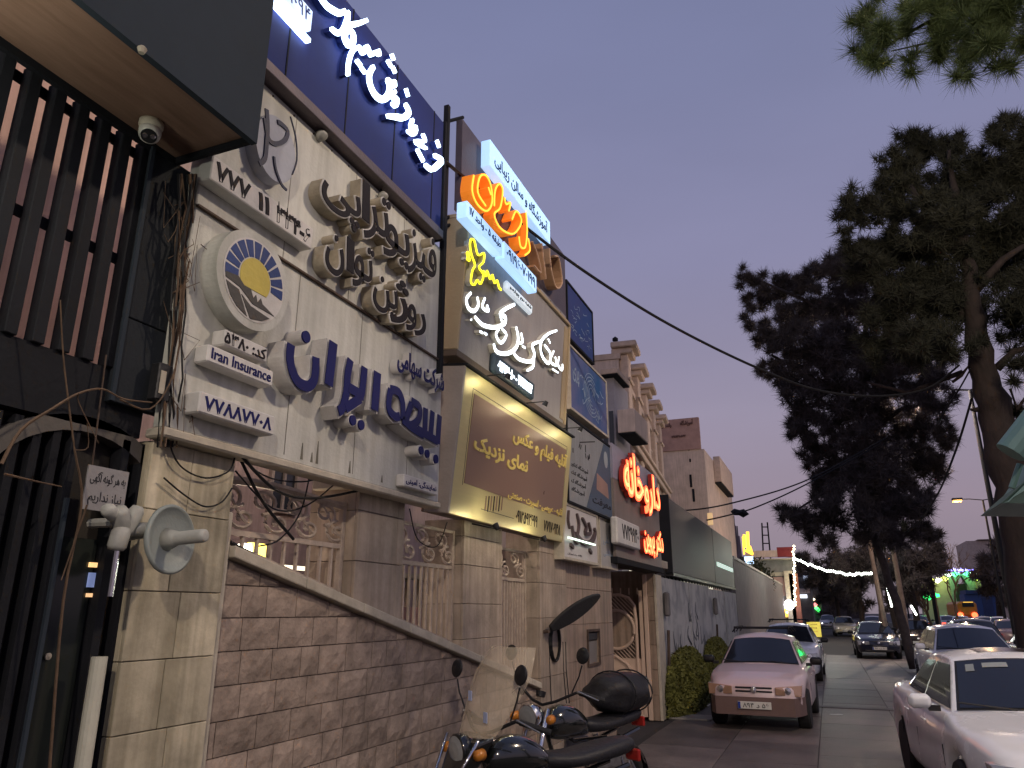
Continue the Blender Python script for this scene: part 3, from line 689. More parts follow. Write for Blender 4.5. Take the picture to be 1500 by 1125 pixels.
# round emblem with twisted figure, half behind the canopy
a0, b0 = B.px(405, 218, .08); rad = B.px(434, 225, .08)[0] - a0
m = MB(); pts = [(a0 + rad * 1.0 * math.cos(t), b0 + rad * 1.2 * math.sin(t)) for t in np.linspace(0, 2 * math.pi, 40)[:-1]]; B.poly(m, pts, 0, .08); m.build('emblem_disc', mat('emblem_grey', (.42, .44, .50), .5), s)
m = MB(); 
for k, (st, w) in enumerate((([(330, 650), (350, 760), (390, 790), (440, 770), (455, 720), (420, 680), (400, 670)], 26), ([(340, 600), (345, 700), (340, 780), (330, 870), (300, 900)], 28), ([(380, 860), (390, 930), (420, 1010), (450, 1045)], 14), ([(470, 640), (500, 760), (505, 880), (480, 960)], 5))):
    q = boardpx(B, st, 300, 0, 3.75, .085); B.stroke(m, q, w * .0011, .0805, .088, k)
m.build('emblem_figure', mat('emblem_dark', (.035, .04, .075), .5), s)

for k in (1, 2, 3):
    y_ = ya_ + (yb_ - ya_) * k / 4; m = MB(); B.box(m, y_, y_ + .006, zdiv + .02, ztop - .01, .0005, .0015); m.build('panel_seam', mat('seam_grey', (.25, .24, .21), .8), s)
for k in range(14): y_ = ya_ + .05 + (yb_ - ya_ - .1) * k / 13; m = MB(); m.lathe([(0, 0), (.008, 0), (.006, .004), (0, .005)], B.w(y_, ztop - .03, 0), B.n, 8); m.build('screw', mRust, s)
# --- insurance board
yb2_ = B.px(645, 640)[0]; zb2 = B.px(640, 742)[1]; zl = B.px(250, 618)[1]
s = T('insurance_sign', 'lower white board with raised navy letters and round sun emblem', 'sign', B.w(ya_, zb2))
m = MB(); B.box(m, ya_, yb2_, zl - .03, zdiv, -.08, -.001, ch=.006); m.build('board', mBoard, s)
m = MB(); B.box(m, ya_ - .02, yb2_, zl - .08, zl - .032, -.10, .025, ch=.01); m.build('bottom_ledge', mCream, s)
m = MB(); B.box(m, ya_, yb2_, zdiv - .002, zdiv + .010, .0, .02); m.build('dividing_trim', mRust, s)
C = .11
for k in (1, 2, 3):
    y_ = ya_ + (yb2_ - ya_) * (k / 4 + .06); m = MB(); B.box(m, y_, y_ + .006, zl, zdiv - .01, .0, .0012); m.build('panel_seam', mat('seam_grey', (.25, .24, .21), .8), s)
for x_, l_ in ((440, .10), (455, .06), (463, .14), (512, .08), (560, .05), (610, .09)):
    a_, _ = B.px(x_, 690); m = MB(); B.poly(m, [(a_ - .012, zl), (a_ + .012, zl), (a_ + .003, zl + l_), (a_ - .003, zl + l_)], .0002, .0010); m.build('grime_drip', mat('grime', (.16, .15, .12), .9), s)
# emblem: sun over mountain
a0, b0 = B.px(373, 411, C); ra = B.px(426, 425, C)[0] - a0; ra = (B.px(426, 425, C)[0] - B.px(318, 395, C)[0]) / 2; rb = (B.px(373, 340, C)[1] - B.px(373, 484, C)[1]) / 2 * 1.0
rb = ra = (ra + rb) / 2
m = MB(); pts = [(a0 + ra * math.cos(t), b0 + rb * math.sin(t)) for t in np.linspace(0, 2 * math.pi, 60)[:-1]]; B.poly(m, pts, .0, C); m.build('emblem_drum', mBoard, s)
m = MB(); f = .84; pts = [(a0 + ra * f * math.cos(t), b0 + rb * f * math.sin(t)) for t in np.linspace(0, 2 * math.pi, 60)[:-1]]; B.poly(m, pts, C + .001, C + .003); m.build('emblem_white_disc', mLetEdge, s)
mBl = mat('emblem_blue', (.02, .05, .20), .5); mYe = mat('emblem_yellow', (.62, .50, .10), .45); mGr = mat('emblem_grey_dark', (.07, .065, .06), .5)
for k in range(11):
    t0 = R(-8 + k * 18.5); t1 = t0 + R(14.5)
    if k >= 11: continue
    m = MB(); rs = [(a0 + ra * q_ * math.cos(t), b0 + rb * q_ * math.sin(t)) for q_, ts in ((.80, np.linspace(t0, t1, 5)), (.46, np.linspace(t1, t0, 5))) for t in ts]
    B.poly(m, rs, C + .0035, C + .006); m.build('blue_ray', mBl, s)
m = MB(); pts = [(a0 + ra * .42 * math.cos(t), b0 + .02 * ra + rb * .42 * math.sin(t)) for t in np.linspace(R(-35), R(215), 30)]; B.poly(m, pts, C + .0036, C + .0065); m.build('sun', mYe, s)
E_ = lambda L: [(a0 + ra * x, b0 + rb * y) for x, y in L]
for L in ([(-.78, -.14), (-.45, -.1), (-.28, -.22), (-.1, -.22), (0, -.38), (.06, -.28), (.12, -.42), (.2, -.3), (.26, -.4), (.62, -.52), (.0, -.5), (-.38, -.3), (-.76, -.24)], [(-.74, -.3), (-.4, -.36), (-.12, -.8), (-.4, -.7), (-.6, -.54)], [(-.32, -.42), (-.05, -.56), (.5, -.62), (.3, -.74), (.0, -.81), (-.04, -.8)]):
    m = MB(); B.poly(m, E_(L), C + .0036, C + .007); m.build('mountain', mGr, s)
# code / Iran Insurance / phone plaques
def plaque(s, B, C, word, l, r, t, b, face, fs=(.1, .9, .2, .8), mm=None, off=.0, sh=True, nm='plaque', rot=0):
    rc = rr_(B, C, l, r, t, b); m = MB(); B.box(m, *rc, 0, C, ch=.008); o = m.build(nm, mm or mLetEdge, s)
    w = rc[1] - rc[0]; h = rc[3] - rc[2]
    m = MB(); B.text(m, word, (rc[0] + fs[0] * w, rc[0] + fs[1] * w, rc[2] + fs[2] * h, rc[2] + fs[3] * h), C + .0005, C + .004, off, sh=sh); m.build(nm + '_lettering', face, s)
plaque(s, B, .09, 'کد: ۵۳۸۰', (328, 505), (391, 530), (330, 481), (388, 531), mDarkL, (.0, .95, .15, .85), off=.02, nm='code_plaque')
plaque(s, B, .09, 'Iran Insurance', (304, 520), (400, 560), (306, 503), (398, 567), mBlueL, (.05, .95, .25, .85), sh=False, off=.01, nm='latin_plaque')
plaque(s, B, .10, '۷۷۸۸۷۷۰۸', (292, 590), (402, 630), (295, 572), (400, 638), mBlueL, (.06, .94, .2, .82), off=.02, nm='phone_plaque')
plaque(s, B, .07, 'نمایندگی: امینی', (592, 700), (641, 715), (590, 693), (640, 726), mBlueL, (.05, .95, .2, .85), off=.01, nm='agency_plaque')
letters(B, s, 'شرکت سهامی', rr_(B, .06, (583, 520), (650, 555), (584, 508), (640, 575)), .06, .025, .03, face=mBlueL, side=mLetEdge, nm='small_letters')
# heavy geometric letters, drawn as strokes
C = .12
def L4(pts): return boardpx(B, pts, 230, 450, 3.409, C)
ST = [('nun', [[(668, 185), (662, 250), (675, 320), (705, 375), (750, 395), (780, 370), (790, 320), (792, 250)]], 40), ('alef', [[(880, 175), (855, 390)]], 46),
      ('reh', [[(965, 262), (950, 340), (945, 420), (925, 500), (905, 520)], [(1035, 300), (1020, 430), (1000, 450)], [(1015, 455), (940, 505)], [(955, 400), (1030, 445)]], 36), ('alef', [[(1100, 325), (1085, 515)]], 44),
      ('heh', [[(1165, 410), (1155, 500), (1185, 545), (1210, 545)], [(1165, 410), (1205, 425), (1225, 480), (1225, 560)]], 32), ('meem', [[(1270, 470), (1310, 500), (1305, 560), (1265, 590), (1245, 560), (1270, 480)], [(1225, 560), (1270, 600), (1330, 640)]], 30),
      ('beh', [[(1375, 520), (1365, 640)], [(1410, 540), (1400, 680)], [(1300, 610), (1400, 670)], [(1340, 505), (1335, 640)]], 30)]
mp_ = abs(B.px(400, 560, C)[1] - B.px(400, 580, C)[1]) / 20 / 3.409
def mpp(x, y):
    u = 230 + x / 3.409; v = 450 + y / 3.409; return abs(B.px(u, v, C)[1] - B.px(u, v + 20, C)[1]) / 20 / 3.409
for nm, strokes, w in ST:
    for lay, (dw_, c0, c1, mm, pn) in enumerate(((1.42, 0, C - .01, mBoardSide if False else mLetEdge, 'letter_return'), (1.42, C - .009, C - .001, mLetEdge, 'letter_rim'), (1.0, C, C + .005, mBlueL, 'letter'))):
        if lay == 1: continue
        m = MB()
        for k, st in enumerate(strokes):
            mm_ = mpp(*st[0]); wd = w * 1.4 * mm_ if lay == 2 else (w * 1.4 + 17) * mm_
            q = L4(st)
            if lay != 2:
                d0 = (Vector(q[0]) - Vector(q[1])).normalized() * 7 * mm_; d1 = (Vector(q[-1]) - Vector(q[-2])).normalized() * 7 * mm_
                q[0] = tuple(Vector(q[0]) + d0); q[-1] = tuple(Vector(q[-1]) + d1)
            B.stroke(m, q, wd, c0, c1, k)
        m.build(pn, mm, s)
for (cx, cy, rw, rh) in ((745, 148, 24, 38), (978, 565, 18, 32), (1020, 588, 18, 32), (1320, 715, 12, 26), (1350, 732, 12, 26), (1393, 758, 12, 28)):
    a_, b_ = L4([(cx, cy)])[0]; mm_ = mpp(cx, cy)
    for (gw, c0, c1, mt, pn) in ((7, 0, C - .008, mLetEdge, 'dot_return'), (0, C - .007, C + .004, mBlueL, 'letter_dot')):
        m = MB(); rr = (rh * .8 + gw) * mm_; B.poly(m, [(a_ + rr * math.cos(t), b_ + rr * math.sin(t)) for t in np.linspace(0, 2 * math.pi, 25)[:-1]], c0, c1); m.build(pn, mt, s)
# round lamps over the physiotherapy board, under the navy sign
for k, (x, y) in enumerate(((472, 200), (562, 289))):
    q = P(x, y, x=WX + .14); t = T('round_spot', ['pale round spot fitting under the navy sign, nearer the canopy', 'pale round spot fitting under the navy sign, above the brown letters'][k], 'spot lamp', q, 'spot fittings under the navy sign')
    MB().lathe([(.0, -.03), (.035, -.03), (.04, 0), (.03, .012), (0, .014)], q, (.6, 0, -.8), 16).build('housing', mPale, t, smooth=True); MB().tube([q, q + Vector((-.03, 0, .08))], .008, 6).build('arm', mSteel, t)

# --- orange script sign (rooftop)
B = Board((WX + .17, 0, 0))
ax_, _ = B.px(675, 300); a2_, _ = B.px(828, 400)
zA = B.px(675, 170)[1]; zB = B.px(690, 315)[1]
s = T('beauty_salon_sign', 'rooftop sign with orange glowing script between two lit blue white strips', 'sign', B.w(ax_, zB))
m = MB(); B.box(m, ax_, a2_, zB - .05, B.px(827, 375)[1] if False else zA, -.07, 0, ch=.004); m.build('panel', mat('grey_violet_panel', (.10, .085, .11), .45, var=.2), s)
mOr = em('glow_orange', (1, .42, .04), 2.0); mOrS = em('glow_orange_side', (1, .26, .02), .42); mLB = em('glow_ice', (.42, .66, 1), .92); mLBt = mat('ice_text', (.02, .05, .16), .6)
def strip(l, r_, t, b, word, lit=True, c=.12, fs=(.06, .94, .2, .8)):
    rc = rr_(B, c, l, r_, t, b); m = MB(); B.box(m, *rc, max(.002, c - .10), c, ch=.006); m.build('lit_strip' if lit else 'unlit_strip', mLB if lit else mat('unlit_plate', (.3, .28, .3), .5), s)
    w = rc[1] - rc[0]; h = rc[3] - rc[2]
    for m in B.words(word, (rc[0] + fs[0] * w, rc[0] + fs[1] * w, rc[2] + fs[2] * h, rc[2] + fs[3] * h), c + .0005, c + .004, .015): m.build('strip_lettering', mLBt if lit else mDarkL, s)
b1 = B.px(720, 205, .12)[1]; b0 = B.px(720, 245, .12)[1]
strip((718, 220), (806, 340), (720, 206), (720, 245), 'آموزشگاه و سالن زیبایی', c=.14)
strip((684, 320), (736, 370), (686, 295), (684, 318), 'طبقه ۵ - واحد ۱۷', c=.26)
strip((739, 375), (786, 420), (740, 354), (739, 378), '۰۹۱۹۶۰۷۰۱۹۹', c=.26)
strip((793, 440), (829, 465), (794, 424), (793, 438), 'royalbeautybar', lit=False, c=.06)
S = [([(215, 430), (205, 520), (235, 600), (290, 640), (322, 590), (315, 490), (285, 430), (250, 440), (238, 530), (285, 610)], 1), ([(335, 610), (340, 520), (365, 480), (385, 520), (370, 620), (335, 660), (370, 740), (440, 775), (480, 740), (495, 690), (465, 640), (440, 690)], 1), ([(395, 560), (405, 600), (430, 590), (420, 640)], 1), ([(300, 500), (315, 545)], 1),
     ([(520, 640), (528, 750), (518, 850), (490, 850), (480, 790)], 1), ([(535, 800), (545, 870), (515, 900)], 1), ([(560, 820), (590, 900), (610, 1000), (570, 960)], 0), ([(615, 830), (630, 960), (640, 1040)], 0), ([(660, 860), (670, 980), (700, 1090), (735, 1060), (715, 920), (690, 905)], 0)]
mp_ = abs(B.px(700, 280, .13)[1] - B.px(700, 300, .13)[1]) / 20 / 4.018
mUn = mat('unlit_copper_letter', (.55, .33, .18), .4, var=.3)
for k, (pts, lit) in enumerate(S):
    q = boardpx(B, pts, 640, 150, 4.018, .13)
    m = MB(); B.stroke(m, q, 15 * mp_, .02, .13, k); m.build('script_return', mOrS if lit else mUn, s)
    m = MB(); B.stroke(m, q, 9 * mp_, .131, .14, k); m.build('script_letter', mOr if lit else mat('unlit_copper_face', (.62, .42, .28), .4), s)
# frame posts behind
q = P(640, 330, x=WX + .05)
s2 = T('sign_scaffold', 'black steel frame holding the rooftop signs', 'frame', P(656, 330, x=WX + .05))
for (x0, y0, x1, y1) in ((655, 178, 678, 172), (650, 320, 680, 313), (645, 332, 672, 328)):
    m = MB(); m.tube([P(x0, y0, x=WX + .08), P(x1, y1, x=WX + .12)], .018, 6); m.build('strut', mSteel, s2)
m = MB(); m.tube([P(640, 505, x=WX + .05), P(690, 500, x=WX - .1)], .02, 6); m.tube([P(636, 520, x=WX + .05), P(668, 512, x=WX - .1)], .015, 6); m.build('strut', mSteel, s2)
for k in range(7):
    x0, y0 = random.uniform(632, 650), random.uniform(500, 560)
    MB().tube([P(x0, y0, x=WX + .02), P(x0 + 12, y0 + random.uniform(-15, 15), x=WX + .05), P(x0 + random.uniform(18, 30), y0 + random.uniform(-25, 25), x=WX)], .005, 4).build('loose_wire', mCable, s2)

# --- dental / middle sign, leaning
def leaning(pbl, ptl, xb, xt):
    p = P(*pbl, x=xb); d = ray(*ptl); t = (p.y - EYE.y) / d.y; q = EYE + d * t
    return p, q
pb, pt = leaning((652, 530), (684, 318), WX + .22, None)
# face corners
fb = P(672, 512, x=WX + .21); ft = P(690, 318, y=fb.y); lean = math.atan2(ft.x - fb.x, ft.z - fb.z); lean = min(lean, R(6))
B = Board(fb, lean); H = (Vector(ft) - Vector(fb)).length
aR = B.px(831, 560)[0]; hb = B.px(672, 512)[1]
s = T('bright_nastaliq_sign', 'grey box sign with white glowing Persian script and yellow neon butterfly', 'sign', fb)
mTan = mat('tan_side', (.42, .33, .21), .5, var=.1, vs=1)
H = B.px(690, 318)[1]
m = MB(); B.box(m, 0, aR, 0, H, -.16, -.03); m.build('panel', mat('warm_grey_panel', (.34, .32, .32), .45, var=.08, vs=1, streak=.08), s)
m = MB(); B.box(m, -.03, 0, -.0, H, -.24, .0, ch=.006); m.build('side_panel', mTan, s)
m = MB(); B.box(m, aR, aR + .03, 0, H, -.24, .0, ch=.004); m.build('side_panel', mTan, s)
m = MB(); B.box(m, -.03, aR + .03, -.06, -.002, -.24, .0, ch=.004); m.build('bottom_frame', mat('brown_frame', (.12, .09, .07), .5), s)
m = MB(); B.box(m, -.03, aR + .03, H + .002, H + .04, -.24, .0, ch=.004); m.build('top_frame', mTan, s)
m = MB(); B.box(m, aR - .13, aR - .002, .05, H - .05, -.029, -.02); m.build('edge_panel', mTan, s)
mWG = em('glow_cool_white', (.82, .92, 1), 4.0); mLS = mat('lit_return', (.75, .72, .62), .5)
S = [([(205, 440), (183, 470), (192, 515), (222, 530), (242, 500), (236, 460)], 14), ([(275, 465), (262, 510), (292, 530), (285, 500)], 12), ([(225, 560), (265, 600), (330, 612), (372, 592), (376, 560), (350, 545), (378, 520), (423, 497)], 17), ([(205, 570), (206, 578)], 12), ([(250, 632), (262, 640)], 12), ([(272, 640), (284, 648)], 12), ([(352, 560), (362, 590)], 12),
     ([(345, 620), (330, 650), (355, 690), (382, 650), (360, 620)], 11), ([(318, 695), (335, 735), (390, 742), (432, 710), (440, 660), (430, 610)], 16), ([(455, 640), (462, 685), (440, 690)], 11), ([(462, 705), (476, 715)], 11), ([(415, 735), (445, 770), (505, 782), (522, 745), (512, 700), (560, 680)], 16), ([(485, 828), (515, 808), (520, 760)], 12),
     ([(633, 628), (590, 645), (555, 685), (558, 750), (592, 792), (602, 745), (572, 700)], 14), ([(618, 730), (600, 780), (632, 800), (625, 760)], 11), ([(645, 760), (640, 800), (660, 825), (662, 795)], 11), ([(612, 820), (640, 838)], 10), ([(590, 670), (600, 690)], 9)]
cc = .03
for k, (pts, w) in enumerate(S):
    q = boardpx(B, pts, 630, 300, 3.409, cc); mm_ = abs(B.px(740, 450, cc)[1] - B.px(740, 470, cc)[1]) / 20 / 3.409
    m = MB(); B.stroke(m, q, (w * mm_ * 1.0, w * mm_ * 1.5), -.028, cc - .005, k); m.build('letter_return', mLS, s)
    m = MB(); B.stroke(m, q, (w * mm_ * .8, w * mm_ * 1.2), cc - .004, cc + .002, k); m.build('glowing_letter', mWG, s)
mY = em('glow_yellow', (1, .85, .02), 2.6)
for k, (pts, w) in enumerate((([(205, 170), (222, 180), (240, 250), (270, 240), (268, 285), (245, 312), (268, 350), (252, 395), (236, 375), (222, 400), (205, 385), (212, 330), (225, 300), (208, 250), (200, 200), (205, 170)], 7), ([(185, 235), (198, 280)], 16), ([(196, 245), (186, 275)], 12), ([(265, 330), (280, 355), (285, 330), (300, 370), (312, 350), (322, 390), (335, 378), (345, 412), (355, 425)], 9))):
    q = boardpx(B, pts, 630, 300, 3.409, .03)
    m = MB(); B.stroke(m, q, w * mm_ * 1.1, -.028, .022, k); m.build('neon_return', mLS, s)
    m = MB(); B.stroke(m, q, w * mm_, .024, .034, k); m.build('yellow_neon', mY, s)
def plq(B, s, l, r_, t, b, word, c0, c1, base, txt, fs=(.08, .92, .25, .75), nm='lit_plaque', rnd_=.02):
    rc = rr_(B, c1, l, r_, t, b); m = MB(); B.box(m, *rc, c0, c1, ch=rnd_); m.build(nm, base, s); w = rc[1] - rc[0]; h = rc[3] - rc[2]
    m = MB(); B.text(m, word, (rc[0] + fs[0] * w, rc[0] + fs[1] * w, rc[2] + fs[2] * h, rc[2] + fs[3] * h), c1 + .0005, c1 + .004, .015); m.build(nm + '_lettering', txt, s)
plq(B, s, (744, 415), (781, 448), (745, 410), (744, 426), 'شعبه دوم چهارسو', -.028, .03, em('plaque_dim', (.6, .68, .75), .7), mDarkL)
plq(B, s, (724, 530), (784, 565), (727, 517), (724, 545), '۰۹۱۲۷۱۹۰۵۰۰ - ۷۷۱۷۸۸۱۷', -.028, .03, mat('plaque_slate', (.06, .09, .12), .4), mWG, nm='phone_plaque')

# --- gold photo studio sign
fb = P(658, 752, x=-2.52 * 1.088); ft = P(683, 537, y=fb.y); lean = math.atan2(ft.x - fb.x, ft.z - fb.z)
B = Board(fb, lean); aR = B.px(832, 716)[0]; H = B.px(683, 537)[1]
s = T('photo_studio_sign', 'gold metal box sign with brown panel and embossed gold letters', 'sign', fb)
mGold = mat('brushed_gold', (.60, .51, .25), .38, .35, var=.06, vs=1, bump=.08, bs=30, stretch=(30, 1, 30))
mBr = mat('brown_gloss', (.27, .165, .115), .3, .3, var=.08, vs=1, bump=.02)
m = MB(); B.box(m, 0, aR, 0, H, -.05, 0, ch=.003); m.build('gold_face', mGold, s)
m = MB(); B.box(m, -.035, -.001, 0, H, -.22, .004, ch=.003); m.build('front_edge', mat('grey_edge', (.33, .29, .26), .5), s)
m = MB(); B.box(m, 0, aR, .002, H - .002, -.26, -.051); m.build('box_body', mat('brown_grey_side', (.15, .12, .11), .6), s)
m = MB(); B.box(m, -.04, aR + .03, H + .003, H + .02, -.25, .03); m.build('rain_cap', mSteel, s)
x0, y0 = B.px(694, 580); x1, y1 = B.px(824, 728); xx, yb_ = B.px(690, 711); _, yt_ = B.px(697, 578)
r = (x0, x1, yb_, yt_)
m = MB(); B.box(m, *r, .0005, .004); m.build('brown_panel', mBr, s)
for q in ((r[0] - .03, r[1] + .02, r[3] + .035, r[3] + .04), (r[0] - .03, r[0] - .026, r[2] - .02, r[3] + .035), (r[1] + .02, r[1] + .024, r[2], r[3] + .035)):
    m = MB(); B.box(m, *q, .0005, .002); m.build('border_line', mBlack, s)
W_ = r[1] - r[0]; H_ = r[3] - r[2]
mGL = mat('gold_letter', (.85, .68, .20), .4, .2, var=.1)
def gl(word, l, r_, t, b, c=.012, mm=mGL, off=.03):
    for m in B.words(word, rr_(B, 0, l, r_, t, b), .0045, c, off): m.build('raised_lettering', mm, s)
gl('آتلیه فیلم و عکس', (751, 640), (829, 680), (790, 644), (790, 674)); gl('نمای نزدیک', (694, 650), (771, 690), (706, 641), (770, 697))
gl('آتلیه - عروسی - اسپرت - صنعتی', (744, 722), (823, 755), (784, 730), (784, 746), .01, off=.015)
gl('۰۹۱۲۵۹۲۶۹۹', (755, 758), (786, 770), (770, 751), (770, 768), .006, mDarkL, .01); gl('۷۷۱۷۰۹۴۸', (796, 770), (820, 778), (808, 765), (808, 781), .006, mDarkL, .01)
for k in range(7):
    a_, b_ = B.px(711 + k * 4, 733); m = MB(); B.box(m, a_, a_ + .02, b_ - .09 - .01 * (k % 2), b_ + .04, .0005, .003); m.build('barcode_stripe', mDarkL if k % 2 else mBr, s)
a_, b_ = B.px(704, 745); a2, _ = B.px(752, 760); m = MB(); B.box(m, a_, a2, b_ - .005, b_, .004, .0055); m.build('barcode_line', mBlack, s)
# lamps lighting the gold face, hung under the grey box sign; lower pair added to brighten it
GL_ = []
for k, (x, y, w) in enumerate(((712, 590, 2.2), (772, 610, 2.2), (826, 650, 2), (704, 722, 2.2), (775, 760, 2.5))):
    a_, b_ = B.px(x, y); up = k < 3; bb_ = (H + .05) if up else b_ - .42
    q = B.w(a_, H + .07 if up else -.06, .20)
    t_ = T('sign_lamp', ['small black lamp over the gold sign, left', 'small black lamp over the gold sign, middle', 'small black lamp over the gold sign, right end', 'small black lamp added below the gold sign, left', 'small black lamp added below the gold sign, right'][k], 'lamp', q, 'lamps over the gold sign')
    MB().lathe([(0, 0), (.02, 0), (.03, .05), (0, .05)], q, (-.5, 0, -.8 if up else .8), 12).build('shade', mBlack, t_)
    MB().tube([q, B.w(a_, H + .05 if up else -.03, -.05)], .006, 5).build('arm', mBlack, t_); GL_.append((t_, q + Vector((-.02, 0, -.08 if up else .08)), w))
# --- blue signs further on
def boxsign(name, label, x, bl, tl, br, face, dep=.12, trim=mLetEdge, lean=0, parts=None):
    B = Board(P(*bl, x=x), lean); a1 = B.px(*br)[0]; H = B.px(*tl)[1]
    s = T(name, label, 'sign', B.w(0, 0)); m = MB(); B.box(m, 0, a1, 0, H, -.02, 0, ch=.003); m.build('face', face, s)
    m = MB(); B.box(m, 0.004, a1 - .004, .004, H - .004, -dep, -.021); m.build('box_body', mSteel, s)
    for q in ((-.03, 0, -.03, H + .03), (a1, a1 + .03, -.03, H + .03), (0, a1, -.03, 0), (0, a1, H, H + .03)): m = MB(); B.box(m, *q, -dep, .012); m.build('frame_bar', trim, s)
    return B, s, a1, H
mBlueP = mat('blue_print', (.02, .06, .22), .6, var=.5, vs=1.5, col2=(.05, .05, .18)); mBlueQ = mat('blue_print_low', (.015, .09, .26), .6, vs=1.2, col2=(.16, .15, .30))
mInk = mat('pale_blue_ink', (.30, .38, .50), .6)
B, s, a1, H = boxsign('blue_upper_sign', 'plain dark blue sign, topmost behind the orange salon sign', WX + .17, (832, 492), (829, 412), (869, 530), mBlueP, trim=mSteel)
rd = random.Random(4)
for k in range(26):
    a_, b_ = rd.uniform(.1, a1 - .2), rd.uniform(.1, H - .15); m = MB(); B.stroke(m, [(a_, b_), (a_ + rd.uniform(.02, .12), b_ + rd.uniform(-.04, .04)), (a_ + rd.uniform(.05, .16), b_ + rd.uniform(-.05, .05))], .008, .001, .003); m.build('printed_flourish', mInk, s)
B, s, a1, H = boxsign('blue_institute_sign', 'bright blue sign with a white round printed drawing', WX + .17, (836, 596), (837, 510), (890, 640), mBlueQ, trim=mCream)
for k in range(5):
    rr = .10 + .05 * k; m = MB(); B.stroke(m, [(a1 * .55 + rr * 1.2 * math.cos(t), H * .5 + rr * math.sin(t)) for t in np.linspace(.3 * k, .3 * k + 4.6, 14)], .012, .001, .003); m.build('printed_ring', mInk, s)
for k in range(24):
    a_, b_ = rd.uniform(.1, a1 - .3), rd.uniform(.08, H - .2); m = MB(); B.stroke(m, [(a_, b_), (a_ + rd.uniform(.02, .14), b_ + rd.uniform(-.06, .06)), (a_ + rd.uniform(.05, .2), b_ + rd.uniform(-.08, .08))], .012, .001, .003); m.build('printed_flourish', mInk, s)
m = MB(); B.text(m, 'پری', (.12, .38, H * .45, H * .72), .001, .004, .01); m.build('lettering', mInk, s)
# grey / slate split sign
B, s, a1, H = boxsign('grey_arrow_sign', 'sign split into pale grey and slate halves by a diagonal, under the blue sign', WX + .16, (833, 733), (838, 615), (898, 764), mat('pale_grey_face', (.27, .28, .29), .5, streak=.1), trim=mSteel)
m = MB(); B.poly(m, [(a1 * .36, .01), (a1 - .01, .01), (a1 - .01, H - .01), (a1 * .82, H - .01)], .0008, .003); m.build('slate_panel', mat('slate_face', (.07, .10, .15), .5), s)
m = MB(); B.poly(m, [(a1 * .86 + .1 * math.cos(t), H * .78 + .12 * math.sin(t)) for t in np.linspace(0, 6.28, 24)[:-1]], .0032, .005); m.build('printed_badge', mat('badge_pale', (.32, .36, .38), .5), s)
m = MB(); B.poly(m, [(a1 * .6, H * .3), (a1 * .9, H * .25), (a1 * .88, H * .45), (a1 * .62, H * .52)], .0032, .0045); m.build('printed_patch', mat('patch_pink', (.35, .22, .18), .5), s)
m = MB(); B.stroke(m, [(a1 * .25, H * .78), (a1 * .6, H * .93)], .015, .001, .003)
for k in range(4): B.text(m, 'آموزشگاه کنکور'[:14 - 2 * k], (a1 * .06, a1 * (.42 - .03 * k), H * (.42 - .1 * k), H * (.49 - .1 * k)), .001, .003, .01)
for k in range(9): a_, b_ = rd.uniform(.1, .5) * a1, rd.uniform(.55, .8) * H; B.stroke(m, [(a_, b_), (a_ + rd.uniform(-.05, .05), b_ + .06)], .025, .001, .003)
B.text(m, 'معرفت', (a1 * .5, a1 * .95, H * .08, H * .2), .0032, .005, .02); m.build('printed_lettering', mDarkL, s)
# calligraphic white sign below
B, s, a1, H = boxsign('calligraphy_sign', 'white sign with thick brown calligraphy under the slate sign', WX + .14, (826, 815), (830, 740), (876, 833), mat('white_face', (.55, .52, .50), .35, var=.08), trim=mCream)
S = [([(.12, .9), (.1, .7), (.14, .55)], .03), ([(.3, .5), (.5, .36), (.75, .4), (.9, .62), (.88, .72)], .07), ([(.35, .9), (.4, .7), (.36, .5)], .04), ([(.5, .85), (.62, .7), (.58, .55), (.75, .6), (.7, .8)], .05), ([(.2, .62), (.25, .4), (.35, .3)], .05), ([(.15, .25), (.22, .2)], .08), ([(.7, .24), (.76, .18)], .08)]
for k, (pts, w) in enumerate(S): m = MB(); B.stroke(m, [(x * a1, y * H) for x, y in pts], (w * .5, w), .001, .03, k); m.build('brush_letter', mat('brown_letter', (.10, .07, .07), .5), s)
m = MB(); B.text(m, 'کافه رستوران', (a1 * .1, a1 * .5, H * .05, H * .1), .001, .003); m.build('small_lettering', mDarkL, s)
m = MB(); B.box(m, .02, a1 * .8, H * .34, H * .37, .04, .06); m.build('light_tube', em('tube', (.8, 1, .85), 1.8), s)
B, s, a1, H = boxsign('plain_white_sign', 'narrow off white sign between the calligraphy sign and the pharmacy', WX + .12, (880, 828), (880, 760), (903, 832), mat('offwhite_face', (.42, .41, .39), .5), trim=mCream)
m = MB(); B.text(m, 'آرایشی', (a1 * .2, a1 * .8, H * .45, H * .7), .001, .004); m.build('lettering', mInk, s); m = MB(); B.text(m, 'بهداشتی', (a1 * .2, a1 * .8, H * .2, H * .35), .001, .004); m.build('lettering', mInk, s)
# pharmacy
x_ = WX + .2; Bp = Board(P(903, 815, x=x_)); a1 = Bp.px(968, 800)[0]; H = Bp.px(905, 655)[1]
s = T('pharmacy_sign', 'grey fascia with red neon pharmacy lettering above the gate', 'sign', Bp.w(0, 0)); B = Bp
mPh = mat('taupe_panel', (.24, .20, .18), .5, streak=.1)
m = MB(); B.box(m, 0, a1, 0, H * .68, -.05, 0, ch=.003); m.build('lower_panel', mPh, s)
m = MB(); B.box(m, 0, a1, H * .683, H, -.05, .0, ch=.003); m.build('upper_panel', mat('violet_grey_panel', (.26, .25, .32), .45), s)
m = MB(); B.box(m, -.02, a1 + .02, -.09, -.003, -.3, .02, ch=.004); m.build('bottom_frame', mSteel, s)
mRed = em('neon_red', (1, .10, .035), 4.2); mRedC = em('neon_core', (1, .35, .12), 3.0); mRedS = mat('red_return', (.35, .03, .02), .4)
